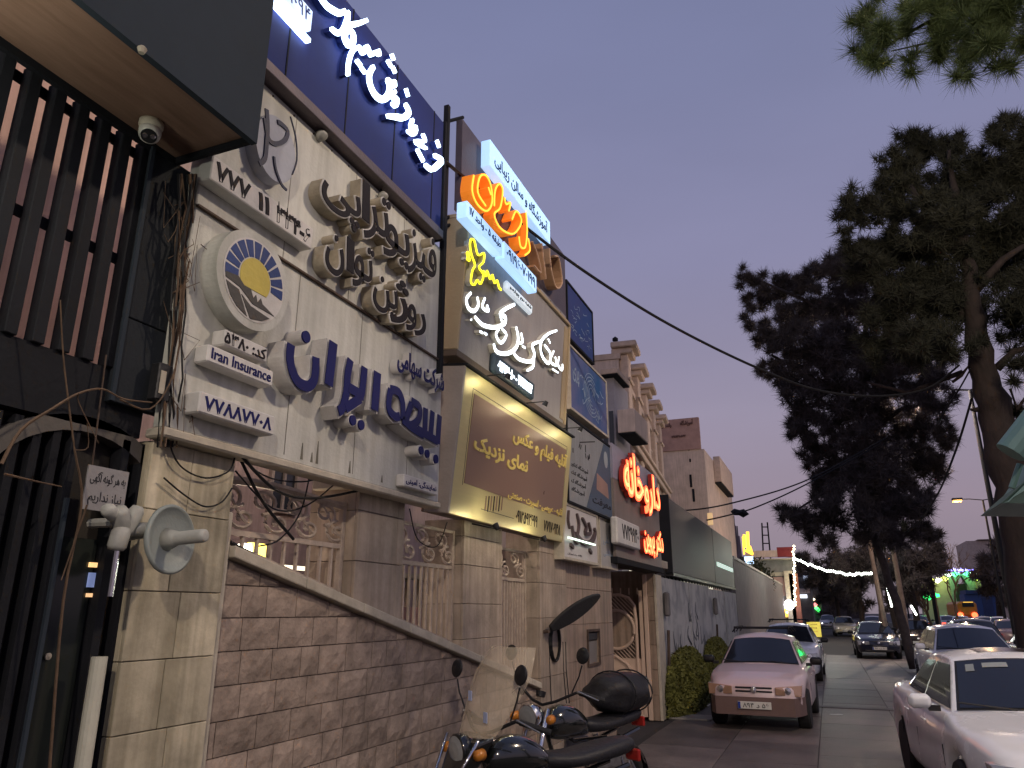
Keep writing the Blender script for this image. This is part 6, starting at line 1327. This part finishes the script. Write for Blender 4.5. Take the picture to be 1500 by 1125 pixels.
# ================================================================== CARS
def loft(sections, smooth=True):
    mb = MB(); n = len(sections[0]); 
    for s_ in sections: mb.v += [tuple(p) for p in s_]
    for i in range(len(sections) - 1):
        for j in range(n - 1): mb.f.append((i * n + j, i * n + j + 1, (i + 1) * n + j + 1, (i + 1) * n + j))
    mb.f.append(tuple(range(n))); mb.f.append(tuple((len(sections) - 1) * n + j for j in range(n))[::-1]); return mb
def interp(tab, x):
    for i in range(len(tab) - 1):
        if x <= tab[i + 1][0]: u = (x - tab[i][0]) / max(1e-6, tab[i + 1][0] - tab[i][0]); u = max(0, u); return tab[i][1] + (tab[i + 1][1] - tab[i][1]) * u
    return tab[-1][1]
def car(name, label, x, y, yaw, paint, cat='car', L=4.4, W=1.72, H=1.45, cowl=1.0, nose=.70, hood=.92, belt=.95, tail=.95, wsf=.35, wst=.95, rear_top=-.75, rear_bot=-1.5, bumper=None, lights='clear', grille='bars', plate='۵۶ ب ۱۹۲', rack=False, sun=False, det=2, group='cars', facing=1, litf=0):
    t = LT(name, label, cat, (x, y, 0), yaw, group); hl = L / 2; w = W / 2; wb = L * .29
    mP_ = paint; bm_ = bumper or paint
    zb = lambda f: interp([(-hl, tail - .12), (-hl + .15, tail - .02), (rear_bot, tail), (-wst * 0 - .5, belt), (cowl, hood), (hl - .5, nose + .1), (hl - .15, nose + .02), (hl, nose - .08)], f)
    wf = lambda f: w * interp([(-hl, .80), (-hl + .12, .92), (-hl + .5, .985), (-.8, 1.0), (.8, 1.0), (hl - .55, .97), (hl - .15, .88), (hl, .76)], f)
    st = sorted(set(list(np.linspace(-hl, hl, 25 if det < 2 else 37)) + [-hl + .05, -hl + .12, hl - .05, hl - .12] + [s_ * wb + q for s_ in (-1, 1) for q in (-.36, -.3, -.2, 0, .2, .3, .36)]))
    secs = []
    for f in st:
        z0 = .24
        for s_ in (-1, 1):
            d_ = abs(f - s_ * wb)
            if d_ < .36: z0 = max(z0, .30 + math.sqrt(max(0, .36 ** 2 - d_ ** 2)))
        e_ = interp([(-hl, .15), (-hl + .1, 0), (hl - .1, 0), (hl, .10)], f); z0 = max(z0, .24 + e_)
        zt_ = zb(f); ww = wf(f); H1 = zt_ - z0
        half = [(ww * .93, z0), (ww * .985, z0 + H1 * .12), (ww, z0 + H1 * .4), (ww * .995, z0 + H1 * .62), (ww * .965, z0 + H1 * .86), (ww * .92, zt_ - .015), (ww * .80, zt_ + .012), (ww * .4, zt_ + .03), (0, zt_ + .035)]
        secs.append([(a_, -f, b_) for a_, b_ in half] + [(-a_, -f, b_) for a_, b_ in half[-2::-1]])
    body = loft(secs).build('body', mP_, t, smooth=True)
    # greenhouse
    zt_ = H - .03; bow = .10
    F = {'wb': w * .86, 'wt': w * .64}
    fr0, fr1, rr1, rr0 = cowl + .02, wsf, rear_top, rear_bot
    n = 7; vs = []; fs = []
    def row(f, ww, z, crown=.0, bw=0): return [(ww * s_, -(f - bw * s_ * s_), z + crown * (1 - s_ * s_)) for s_ in np.linspace(-1, 1, n)]
    rows = [row(fr0, F['wb'], hood + .0, .03, bow), row(fr1, F['wt'], zt_ - .065, .045, bow * .7), row(fr1 - .12, F['wt'] * 1.01, zt_ - .035, .06, bow * .5), row((fr1 + rr1) / 2, F['wt'] * 1.02, zt_ - .015, .07), row(rr1 + .12, F['wt'] * .99, zt_ - .035, .06, -bow * .5), row(rr1, F['wt'] * .97, zt_ - .075, .045, -bow * .6), row(rr0, F['wb'] * .95, tail, .02, -bow)]
    mb = MB(); 
    for r_ in rows: mb.v += r_
    for i in range(6):
        for j in range(n - 1): mb.f.append((i * n + j, i * n + j + 1, (i + 1) * n + j + 1, (i + 1) * n + j))
    for e, sgn in ((0, -1), (n - 1, 1)):
        L_ = [i * n + e for i in range(7)]; mb.f.append(tuple(L_ if sgn < 0 else L_[::-1]))
    mb.build('roof_and_pillars', mP_, t, smooth=True, bevel=.022)
    def patch(nm, r0, r1, u0, u1, s0, s1, off, m, par=t):
        mb = MB(); nn = 7; vs = []
        for u in (u0, u1):
            for s_ in np.linspace(s0, s1, nn):
                fi = (s_ + 1) / 2 * (n - 1); j = min(int(fi), n - 2); q = fi - j
                A_ = Vector(r0[j]).lerp(Vector(r0[j + 1]), q); B_ = Vector(r1[j]).lerp(Vector(r1[j + 1]), q); vs.append(A_.lerp(B_, u) + Vector(off))
        for j in range(nn - 1): mb.f.append((j, j + 1, nn + j + 1, nn + j))
        mb.v = [tuple(v) for v in vs]; o = mb.build(nm, m, par, smooth=True); return o
    mWin = mat('car_glass', (.012, .014, .02), .06, bump=0, var=.05, coat=.5)
    patch('windshield_seal', rows[0], rows[1], .03, .985, -.95, .95, (0, -.004, .004), mBlack)
    ws = patch('windshield', rows[0], rows[1], .07, .955, -.92, .92, (0, -.009, .008), mWin)
    patch('rear_window', rows[5], rows[6], .06, .85, -.9, .9, (0, .008, .006), mWin)
    A_ = {s_: [Vector(r_[0 if s_ < 0 else n - 1]) for r_ in rows] for s_ in (-1, 1)}
    for s_ in (-1, 1):
        R_ = A_[s_]; zlo_ = belt + .015
        def pt(f, u):      # f forward, u 0 belt..1 roof
            lo = Vector((s_ * F['wb'] * 1.0, -f, interp([(rr0, tail), (fr0, hood)], f))); hi = Vector((s_ * F['wt'] * 1.02, -f, zt_ - .075)); return lo.lerp(hi, u) + Vector((s_ * .007, 0, 0))
        k0 = fr0 - .16; k1 = fr1 + .02; m0 = (fr1 + rr1) / 2 - .05
        MB().prism([pt(k0, .06), pt(m0 + .03, .05), pt(m0 + .03, .95), pt(k1 - .02, .95)], (s_ * .004, 0, 0)).build('side_window', mWin, t)
        MB().prism([pt(m0 - .03, .05), pt(rr0 + .42, .06), pt(rr1 - .02, .80), pt(rr1 + .12, .95), pt(m0 - .03, .95)], (s_ * .004, 0, 0)).build('side_window', mWin, t)
        # mirror
        mm = MB().box(s_ * (w + .02), s_ * (w + .22), -cowl + .12, -cowl + .24, hood + .02, hood + .15, ch=.035).build('mirror', mP_ if det > 1 and bumper is None else mBlack, t, smooth=True, bevel=.012)
        MB().box(s_ * (w - .05), s_ * (w + .05), -cowl + .16, -cowl + .21, hood + .0, hood + .05).build('mirror_arm', mBlack, t)
        # wheels
        for f in (wb, -wb):
            tyre = MB().lathe([(.19, -.10), (.29, -.10), (.31, -.07), (.31, .07), (.29, .10), (.19, .10)], (s_ * (w - .11), -f, .31), (1, 0, 0), 28).build('tyre', mRubber, t)
            rim = MB().lathe([(.0, .04), (.05, .05), (.14, .03), (.19, .09), (.195, .09), (.195, .0)], (s_ * (w - .11), -f, .31), (s_, 0, 0), 20).build('rim', mat('rim_grey', (.22, .22, .23), .3, .8), t)
            MB().box(s_ * (w - .35), s_ * (w - .22), -f - .34, -f + .34, .26, .60).build('wheel_well', mBlack, t)
        if det > 0:
            for f in (.25, -.65): MB().box(s_ * (w * 1.0), s_ * (w + .025), -f - .09, -f + .09, belt - .17, belt - .145, ch=.008).build('door_handle', mP_ if det > 1 else mBlack, t)
            for f in (cowl - .1, m0, rr0 + .35): MB().box(s_ * (w * .97), s_ * (w * 1.0006), -f - .004, -f + .004, .5, .24 + .6 * (belt - .24)).build('door_gap', mBlack, t)
        # headlights
        ml = mat('headlight_clear', (.45, .46, .48), .08, .5, bump=0, coat=1) if lights == 'clear' else mat('headlight_amber', (.48, .30, .20), .12, .3, bump=0, coat=1)
        zl0, zl1 = nose - .20, nose - .03; x0_, x1_ = w * .42, w * .90; yf = -hl
        P4 = [Vector((s_ * x0_, yf + .03, zl0 + .02)), Vector((s_ * x1_, yf + .12, zl0)), Vector((s_ * (x1_ + .02), yf + .16, zl1)), Vector((s_ * x0_, yf + .03, zl1 - .03))]
        h_ = MB().prism([p + Vector((0, -.065, 0)) for p in P4], (0, .16, 0)).build('headlight', ml, t, bevel=.008)
        if litf: MB().lathe([(0, 0), (.05, 0), (0, .02)], (s_ * w * .66, yf - .0, (zl0 + zl1) / 2), (0, -1, 0), 10).build('headlight_beam', em('beam', (1, .95, .85), litf), t)
        MB().lathe([(0, 0), (.055, .0), (.05, .012), (0, .015)], (s_ * w * .66, yf - .0, (zl0 + zl1) / 2 - .0), (0, -1, .05), 12).build('reflector', mChrome, h_) if det > 0 else None
        for kf in (0,): MB().box(s_ * w * .45, s_ * w * .85, -(-hl) - .03, -(-hl) + .01, tail - .32, tail - .16, ch=.02).build('tail_light', mat('tail_glass', (.3, .01, .01), .15), t)
        if det > 1: MB().lathe([(0, -.004), (.05, 0), (.05, .012), (0, .016)], (s_ * w * .64, yf + .03, .42), (0, -1, 0), 14).build('fog_lamp', mat('fog_glass', (.3, .3, .3), .1), t)
    # bumper
    if bumper: 
        secs = []
        for f in (hl + .02, hl - .02, hl - .1, hl - .3, wb + .365): ww = wf(min(f, hl)) * 1.012; secs.append((ww, -f))
        for s_ in (-1, 1):
            mb = MB(); pts_ = [(s_ * 0, -(hl + .03))] + [(s_ * a_, b_) for a_, b_ in secs]
            for i in range(len(pts_) - 1):
                (ax0, ay0), (ax1, ay1) = pts_[i], pts_[i + 1]; mb.prism([(ax0, ay0, .25), (ax1, ay1, .25), (ax1, ay1, nose - .22), (ax0, ay0, nose - .22)], (-s_ * .01, .02, 0))
            mb.build('bumper', bumper, t)
    else: MB().box(-w * .62, w * .62, -hl - .03, -hl + .05, .28, .36, ch=.02).build('lower_intake', mBlack, t)
    g = MB()
    if grille == 'slot':
        for z_ in (nose - .08, nose - .135): g.box(-w * .36, w * .36, -hl - .012, -hl + .05, z_ - .014, z_ + .014, ch=.008)
    elif grille == 'bars':
        for k in range(3): g.box(-w * .38, w * .38, -hl - .015, -hl + .05, nose - .19 + k * .05, nose - .165 + k * .05, ch=.006)
    else: g.box(-w * .30, w * .30, -hl - .02, -hl + .05, .40, nose - .2, ch=.03)
    g.build('grille', mBlack, t)
    MB().lathe([(0, 0), (.05, .004), (.045, .012), (0, .014)], (0, -hl - .012, nose - .11), (0, -1, .1), 14).build('badge', mChrome, t)
    pz = .42 if not bumper else .40
    pl_ = MB().box(-.26, .26, -hl - .055, -hl - .042, pz - .055, pz + .055, ch=.004).build('number_plate', mat('plate_white', (.62, .62, .58), .4, var=.05), t)
    if det > 0:
        m = MB(); fronttext(m, plate, -.18, .22, pz - .035, pz + .035, -hl - .0555, .01, .002); m.build('plate_digits', mBlack, pl_); MB().box(-.255, -.215, -hl - .0575, -hl - .0555, pz - .05, pz + .05).build('plate_band', mat('plate_blue', (.02, .05, .3), .4), pl_)
    for s_ in (-1, 1): 
        f0 = cowl - .05; MB().tube([(s_ * .35 + .1, -f0 - .08, hood + .05), (s_ * .35 - .35, -f0 + .02, hood + .09)], .008, 4).build('wiper', mBlack, t)
    if rack:
        mr = MB()
        for f in (fr1 - .15, (fr1 + rr1) / 2, rr1 + .1): mr.tube([(-w * .66, -f, H + .03), (-w * .6, -f, H + .10), (w * .6, -f, H + .10), (w * .66, -f, H + .03)], .014, 6)
        for s_ in (-1, 1): mr.tube([(s_ * w * .6, -(fr1 - .1), H + .12), (s_ * w * .6, -(rr1 + .05), H + .12)], .014, 6); mr.tube([(s_ * w * .6, -(fr1 - .1), H + .02), (s_ * w * .6, -(fr1 - .1), H + .12)], .012, 5)
        mr.build('roof_rack', mSteel, t)
    if sun:
        patch('sunroof', rows[2], rows[3], .12, .85, -.5, .5, (0, 0, .004), mat('sunroof_glass', (.05, .04, .04), .15, bump=0))
        mst = mat('sticker_pale', (.24, .27, .28), .5)
        patch('sticker', rows[0], rows[1], .74, .88, -.80, -.68, (0, -.013, .012), mst); patch('sticker', rows[0], rows[1], .80, .89, -.56, -.2, (0, -.013, .012), mst)
    return t, ws
def paint(nm, c, r=.25, metal=0): return mat('paint_' + nm, c, r, metal, var=.06, vs=1.5, bump=0, coat=.6)
pW = paint('white', (.74, .75, .78)); pS = paint('silver', (.42, .42, .44), .3, .5); pK = paint('black_blue', (.012, .015, .03), .2); pPk = paint('dusty_beige', (.63, .51, .52), .4); pBr = mat('bumper_brown', (.16, .105, .095), .6, var=.1); pD = paint('dark_grey', (.05, .055, .065), .25)
G = 'cars parked and passing in the street'
car('pink_hatchback', 'dusty pink beige hatchback with roof rack and brown plastic bumper, parked facing us', -1.22, 15.2, R(-2), pPk, L=3.6, W=1.60, H=1.44, cowl=.62, nose=.74, hood=.93, belt=.95, tail=.98, wsf=.12, rear_top=-1.15, rear_bot=-1.55, bumper=pBr, lights='amber', grille='slot', plate='۵۶ د ۸۹۴', rack=True, group=G)
car('white_sedan', 'white sedan with sunroof and stickers in the windshield, nearest, cut by the right edge', 1.62, 9.4, R(5), pW, L=4.55, W=1.76, H=1.46, nose=.76, hood=.95, belt=.97, tail=1.0, sun=True, group=G)
wn = bpy.data.objects['white_sedan']
car('silver_crossover', 'pale silver crossover parked behind the nearest white sedan', 2.75, 20.3, R(2), pW, L=4.3, W=1.78, H=1.55, nose=.85, hood=1.02, belt=1.03, tail=1.05, rear_top=-1.3, rear_bot=-1.8, grille='bars', group=G, plate='۲۲ ج ۶۱۵')
car('white_hatchback', 'white hatchback with roof rails parked right behind the pink hatchback', -1.18, 24.6, R(-1), pW, L=4.1, W=1.7, H=1.5, nose=.8, hood=.98, belt=1.0, tail=1.02, rear_top=-1.2, rear_bot=-1.7, rack=True, group=G, det=1)
car('black_hatchback', 'black hatchback driving towards us in the middle of the lane', 1.65, 36.4, R(1), pK, L=3.9, W=1.68, H=1.43, nose=.74, hood=.93, belt=.96, tail=1.0, rear_top=-1.1, rear_bot=-1.7, grille='mouth', group=G, det=1)
car('cream_sedan', 'pale cream sedan farther up the lane left of the black hatchback', .95, 66, R(2), paint('cream', (.5, .48, .38)), group=G, det=1, grille='mouth')
car('grey_sedan', 'grey sedan parked to the right of the cream sedan', 3.2, 70, 0, pS, group=G, det=0)
car('bright_roof_car', 'small far car with a glinting headlamp behind the cream sedan', -.3, 92, 0, pS, group=G, det=0, litf=8)
car('dark_sedan', 'dark grey sedan with chrome grille behind the silver crossover to the right', 5.35, 24.2, R(2), pD, L=4.6, W=1.8, H=1.5, nose=.82, hood=1.0, belt=1.02, tail=1.03, grille='bars', group=G, det=1, plate='۷۷ ل ۳۰۴')
car('green_glass_car', 'dark car showing only its roof and windows over the silver crossover', 4.3, 29.5, 0, pD, H=1.6, group=G, det=0)
car('brown_sedan', 'dark brown sedan parked in the tree shade behind the black hatchback', 3.9, 44, R(-3), paint('brown', (.06, .045, .04)), group=G, det=0)
# avenue traffic, seen from behind
for k, (px_, D, c_, lb, nm) in enumerate(((1407, 75, pW, 'white car with red tail lights beside the orange bus', 'far_white_car'), (1440, 70, paint('cream2', (.5, .47, .42)), 'cream car in front of the blue cabin', 'far_cream_car'), (1463, 68, pW, 'white car with orange tail glow right of the cream car', 'far_white_car'), (1500, 60, paint('red_brown', (.25, .12, .1)), 'reddish car at the right edge of the avenue', 'far_red_car'), (1347, 80, pD, 'dark far car with a red tail light between the tree trunks', 'far_dark_car'), (1385, 85, pS, 'grey far car left of the white car with tail lights', 'far_grey_car'), (1475, 46, paint('mauve', (.22, .15, .15)), 'mauve car standing behind the dark grey sedan', 'far_mauve_car'))):
    x_ = P(px_, 905, y=D).x; t, _ = car(nm, lb, x_, D, math.pi + R(3 if k % 2 else -8), c_, group=G, det=0)
    for s_ in (-1, 1): MB().box(s_ * .45, s_ * .75, 2.22, 2.27, .64, .80).build('lit_tail_lamp', em('tail_glow', (1, .1, .05), 3.0 if k in (0, 2, 4) else .8), t)
# ================================================================== MOTORCYCLES
mEng = mat('engine_metal', (.35, .35, .36), .35, .8, var=.3, vs=20); mVin = mat('black_vinyl', (.02, .02, .024), .5, bump=.2); mBikeP = mat('bike_black_paint', (.012, .014, .014), .15, bump=0, coat=1)
def bike(name, label, x, y, yaw, screen=False, bag=False, s=1):
    t = LT(name, label, 'motorcycle', (x, y, 0), yaw, 'motorcycles parked by the wall', s)
    for f, nm in ((.66, 'front'), (-.66, 'rear')):
        wh = MB().tube([(0, -f + .27 * math.cos(a_), .30 + .27 * math.sin(a_)) for a_ in np.linspace(0, 2 * math.pi, 33)], .045, 8).build('tyre', mRubber, t, smooth=True)
        MB().tube([(0, -f + .215 * math.cos(a_), .30 + .215 * math.sin(a_)) for a_ in np.linspace(0, 2 * math.pi, 33)], .013, 6).build('rim', mChrome, t, smooth=True)
        m = MB(); 
        for k in range(14): a_ = k * math.pi / 7; m.tube([(.03 * (-1) ** k, -f, .30), (0, -f + .21 * math.cos(a_), .30 + .21 * math.sin(a_))], .0025, 4)
        m.build('spokes', mChrome, t); MB().lathe([(.02, -.06), (.045, -.05), (.045, .05), (.02, .06)], (0, -f, .30), (1, 0, 0), 14).build('hub', mEng, t)
        g_ = MB(); A0_, A1_ = (R(20), R(160)) if f > 0 else (R(-5), R(140))
        pr = [(-f + .335 * math.cos(a_), .30 + .335 * math.sin(a_)) for a_ in np.linspace(A0_, A1_, 16)]
        for i in range(15):
            for xs in ((-.065, -.03, -.02), (-.03, .03, 0), (.03, .065, -.02)):
                g_.prism([(xs[0], pr[i][0], pr[i][1] + (xs[2] if xs[0] < -.03 else 0)), (xs[1], pr[i][0], pr[i][1] + (xs[2] if xs[1] > .03 else 0)), (xs[1], pr[i + 1][0], pr[i + 1][1] + (xs[2] if xs[1] > .03 else 0)), (xs[0], pr[i + 1][0], pr[i + 1][1] + (xs[2] if xs[0] < -.03 else 0))], (0, 0, -.006))
        g_.build('mudguard', mChrome if bag or f < 0 else mBikeP, t, smooth=False)
    for s_ in (-1, 1):
        MB().tube([(s_ * .09, -.67, .30), (s_ * .09, -.42, .98)], .02, 8).build('fork_tube', mChrome, t, smooth=True)
        MB().tube([(s_ * .11, .62, .32), (s_ * .12, .45, .70)], .026, 8).build('shock_absorber', mChrome, t)
        MB().tube([(0, -.38, 1.0), (s_ * .12, -.36, 1.03), (s_ * .28, -.30, 1.10), (s_ * .36, -.20, 1.06)], .012, 6).build('handlebar', mBlack, t)
        MB().tube([(s_ * .29, -.28, 1.095), (s_ * .42, -.14, 1.04)], .018, 8).build('grip', mRubber, t)
        MB().tube([(s_ * .30, -.31, 1.11), (s_ * .44, -.24, 1.05)], .006, 5).build('brake_lever', mEng, t)
        mi = MB().tube([(s_ * .25, -.32, 1.1), (s_ * .33, -.33, 1.22), (s_ * .36, -.33, 1.30)], .006, 5).build('mirror_stem', mBlack, t)
        MB().lathe([(0, -.012), (.055, -.008), (.062, .0), (.055, .012), (0, .012)], (s_ * .37, -.33, 1.37), (0, .95, -.15), 18).build('mirror', mBlack, t, smooth=True)
        MB().lathe([(0, 0), (.035, .005), (.03, .06), (0, .07)], (s_ * .17, -.47, .92), (s_ * .4, -1, 0), 12).build('turn_signal', mat('amber_lens', (.6, .22, .03), .2), t, smooth=True)
        MB().tube([(s_ * .1, .1, .3), (s_ * .26, .14, .28)], .015, 6).build('foot_peg', mRubber, t)
    for L_ in ([(0, -.40, .95), (0, -.25, .62), (0, -.1, .34), (0, .2, .30)], [(0, -.38, .9), (0, .0, .70), (0, .45, .68)], [(.1, .2, .32), (.1, .45, .66), (.1, .8, .72)], [(-.1, .2, .32), (-.1, .45, .66), (-.1, .8, .72)]): MB().tube(L_, .018, 6).build('frame_tube', mBikeP, t)
    e_ = MB().box(-.13, .13, -.18, .2, .24, .46, ch=.05).build('crankcase', mEng, t); m = MB(); 
    for k in range(7): m.lathe([(.085, 0), (.085, .012)], (0, -.12 - k * .006, .47 + k * .024), (0, -.2, 1), 16)
    m.lathe([(.06, 0), (.06, .2)], (0, -.12, .45), (0, -.2, 1), 14); m.build('cylinder_fins', mEng, e_)
    MB().tube([(.08, -.2, .55), (.14, -.3, .35), (.14, .0, .22), (.15, .5, .26), (.15, .95, .33)], .03, 10).build('exhaust', mChrome, t, smooth=True)
    # tank lofted
    secs = []
    for f, ww, z0, z1 in ((.36, .05, .80, .90), (.30, .11, .74, .98), (.15, .14, .72, 1.0), (0, .135, .72, .97), (-.12, .09, .72, .88), (-.18, .05, .74, .82)):
        secs.append([(ww * math.sin(a_), -f, (z0 + z1) / 2 + (z1 - z0) / 2 * math.cos(a_)) for a_ in np.linspace(0, 2 * math.pi, 15)[:-1]])
    mb = MB(); n = 14
    for s_ in secs: mb.v += s_
    for i in range(5):
        for j in range(n): mb.f.append((i * n + j, i * n + (j + 1) % n, (i + 1) * n + (j + 1) % n, (i + 1) * n + j))
    mb.f += [tuple(range(n)), tuple(5 * n + j for j in range(n))]; mb.build('fuel_tank', mBikeP, t, smooth=True, sub=1)
    mb = MB(); secs = []
    for f, ww, z0, z1 in ((.0 - .05, .07, .78, .86), (-.15, .13, .74, .86), (-.35, .15, .74, .84), (-.6, .14, .75, .88), (-.85, .12, .78, .90), (-.92, .06, .80, .88)):
        secs.append([(ww * abs(math.sin(a_)) ** .6 * (1 if math.sin(a_) > 0 else -1), -f, (z0 + z1) / 2 + (z1 - z0) / 2 * math.cos(a_)) for a_ in np.linspace(0, 2 * math.pi, 15)[:-1]])
    for s_ in secs: mb.v += s_
    for i in range(5):
        for j in range(n): mb.f.append((i * n + j, i * n + (j + 1) % n, (i + 1) * n + (j + 1) % n, (i + 1) * n + j))
    mb.f += [tuple(range(n)), tuple(5 * n + j for j in range(n))]; mb.build('seat', mVin, t, smooth=True, sub=1)
    for s_ in (-1, 1): MB().prism([(s_ * .13, .05, .5), (s_ * .15, .4, .48), (s_ * .15, .42, .68), (s_ * .13, .08, .72)], (s_ * .03, 0, 0)).build('side_cover', mEng if bag else mBikeP, t, bevel=.015)
    hl_ = MB().lathe([(0, -.1), (.06, -.09), (.09, -.02), (.095, .03), (.085, .035), (0, .05)], (0, -.52, .93), (0, -1, -.1), 20).build('headlight', mChrome if not screen else mBikeP, t, smooth=True)
    MB().lathe([(0, .052), (.05, .047), (.083, .036)], (0, -.52, .93), (0, -1, -.1), 20).build('lens', mat('headlamp_glass', (.4, .42, .42), .05, .3, bump=0), hl_)
    MB().lathe([(0, 0), (.035, 0), (.04, .04), (0, .045)], (0, -.40, 1.06), (0, .3, 1), 14).build('speedometer', mBlack, t)
    MB().box(-.07, .07, .93, .96, .72, .80, ch=.01).build('tail_light', mat('tail_red_lens', (.35, .02, .015), .2), t)
    MB().tube([(-.1, .15, .3), (-.2, .18, .02)], .012, 6).build('side_stand', mSteel, t)
    if screen:
        mG_ = bpy.data.materials.new('screen_clear'); mG_.use_nodes = True; b_ = mG_.node_tree.nodes['Principled BSDF']; b_.inputs['Base Color'].default_value = (.85, .72, .52, 1); b_.inputs['Roughness'].default_value = .3; b_.inputs['Alpha'].default_value = .3
        # cowl with chrome V
        MB().prism([(-.17, -.50, .98), (.17, -.50, .98), (.12, -.60, .80), (0, -.64, .72), (-.12, -.60, .80)], (0, .14, .03)).build('cowl', mBikeP, t, bevel=.02)
        MB().tube([(-.18, -.51, 1.0), (-.13, -.62, .80), (0, -.665, .70), (.13, -.62, .80), (.18, -.51, 1.0)], .012, 6).build('cowl_trim', mChrome, t, smooth=True)
        mb = MB(); n1_, n2_ = 8, 6; 
        for j in range(n2_ + 1):
            v_ = j / n2_; ww = .19 + .13 * math.sin(min(1, v_ * 1.3) * math.pi / 2) - .07 * max(0, v_ - .7) / .3; z_ = 1.0 + .52 * v_
            for i in range(n1_ + 1): u_ = -1 + 2 * i / n1_; mb.v.append((ww * u_, -.50 + .28 * v_ + .10 * u_ * u_, z_))
        for j in range(n2_):
            for i in range(n1_): q_ = j * (n1_ + 1) + i; mb.f.append((q_, q_ + 1, q_ + n1_ + 2, q_ + n1_ + 1))
        o = mb.build('windshield', mG_, t, smooth=True); sd = o.modifiers.new('s', 'SOLIDIFY'); sd.thickness = .004
        for (x_, z_, c_) in ((-.10, 1.22, (.55, .65, .95)), (.16, 1.12, (.55, .65, .95))): MB().box(x_ - .02, x_ + .02, -.50 + .28 * (z_ - 1) / .52 - .012, -.50 + .28 * (z_ - 1) / .52 - .008, z_ - .03, z_ + .03).build('blue_reflection', mat('blue_white_reflection', (.45, .52, .75), .4), o)  # blue-white patches painted as reflections on the windshield
    if bag:
        B_ = T('black_sack', 'bulky black sack strapped on the seat of the chrome motorcycle', 'sack', (0, 0, 0)); c_ = Matrix.Translation((x, y, 0)) @ Matrix.Rotation(yaw, 4, 'Z') @ Matrix.Scale(s, 4)
        B_.location = c_ @ Vector((0, .72, .88)); B_['_org'] = list(B_.location); rg = np.random.RandomState(4); mb = MB(); nu, nv = 20, 12
        for j in range(nv + 1):
            for i in range(nu):
                a_ = 2 * math.pi * i / nu; b2 = math.pi * j / nv - math.pi / 2; k_ = 1 + .07 * math.sin(3 * a_ + 1.3 * j) + .05 * math.sin(5 * a_ - j)
                mb.v.append(tuple(c_ @ Vector((.23 * k_ * abs(math.cos(b2)) ** .6 * math.cos(a_), .66 + .38 * k_ * abs(math.cos(b2)) ** .6 * math.sin(a_), 1.02 + .16 * math.sin(b2)))))
        for j in range(nv):
            for i in range(nu): mb.f.append((j * nu + i, j * nu + (i + 1) % nu, (j + 1) * nu + (i + 1) % nu, (j + 1) * nu + i))
        mb.build('sack_body', mVin, B_, smooth=True)
        for k in (-.1, .15): MB().tube([c_ @ Vector((.25 * math.cos(a_), .66 + k, 1.02 + .175 * math.sin(a_))) for a_ in np.linspace(0, 2 * math.pi, 24)], .008, 5).build('strap', mBlack, B_)
    return t
bike('windshield_motorcycle', 'black motorcycle with a large clear windshield, nearest, by the rose stone wall', -2.04, 5.25, R(-32), screen=True, s=1.06)
bike('chrome_motorcycle', 'black and chrome motorcycle with sack on its seat, behind the one with windshield', -2.2, 6.75, R(-20), bag=True, s=1.09)
for o in list(bpy.data.objects):
    if '_org' in o: del o['_org']
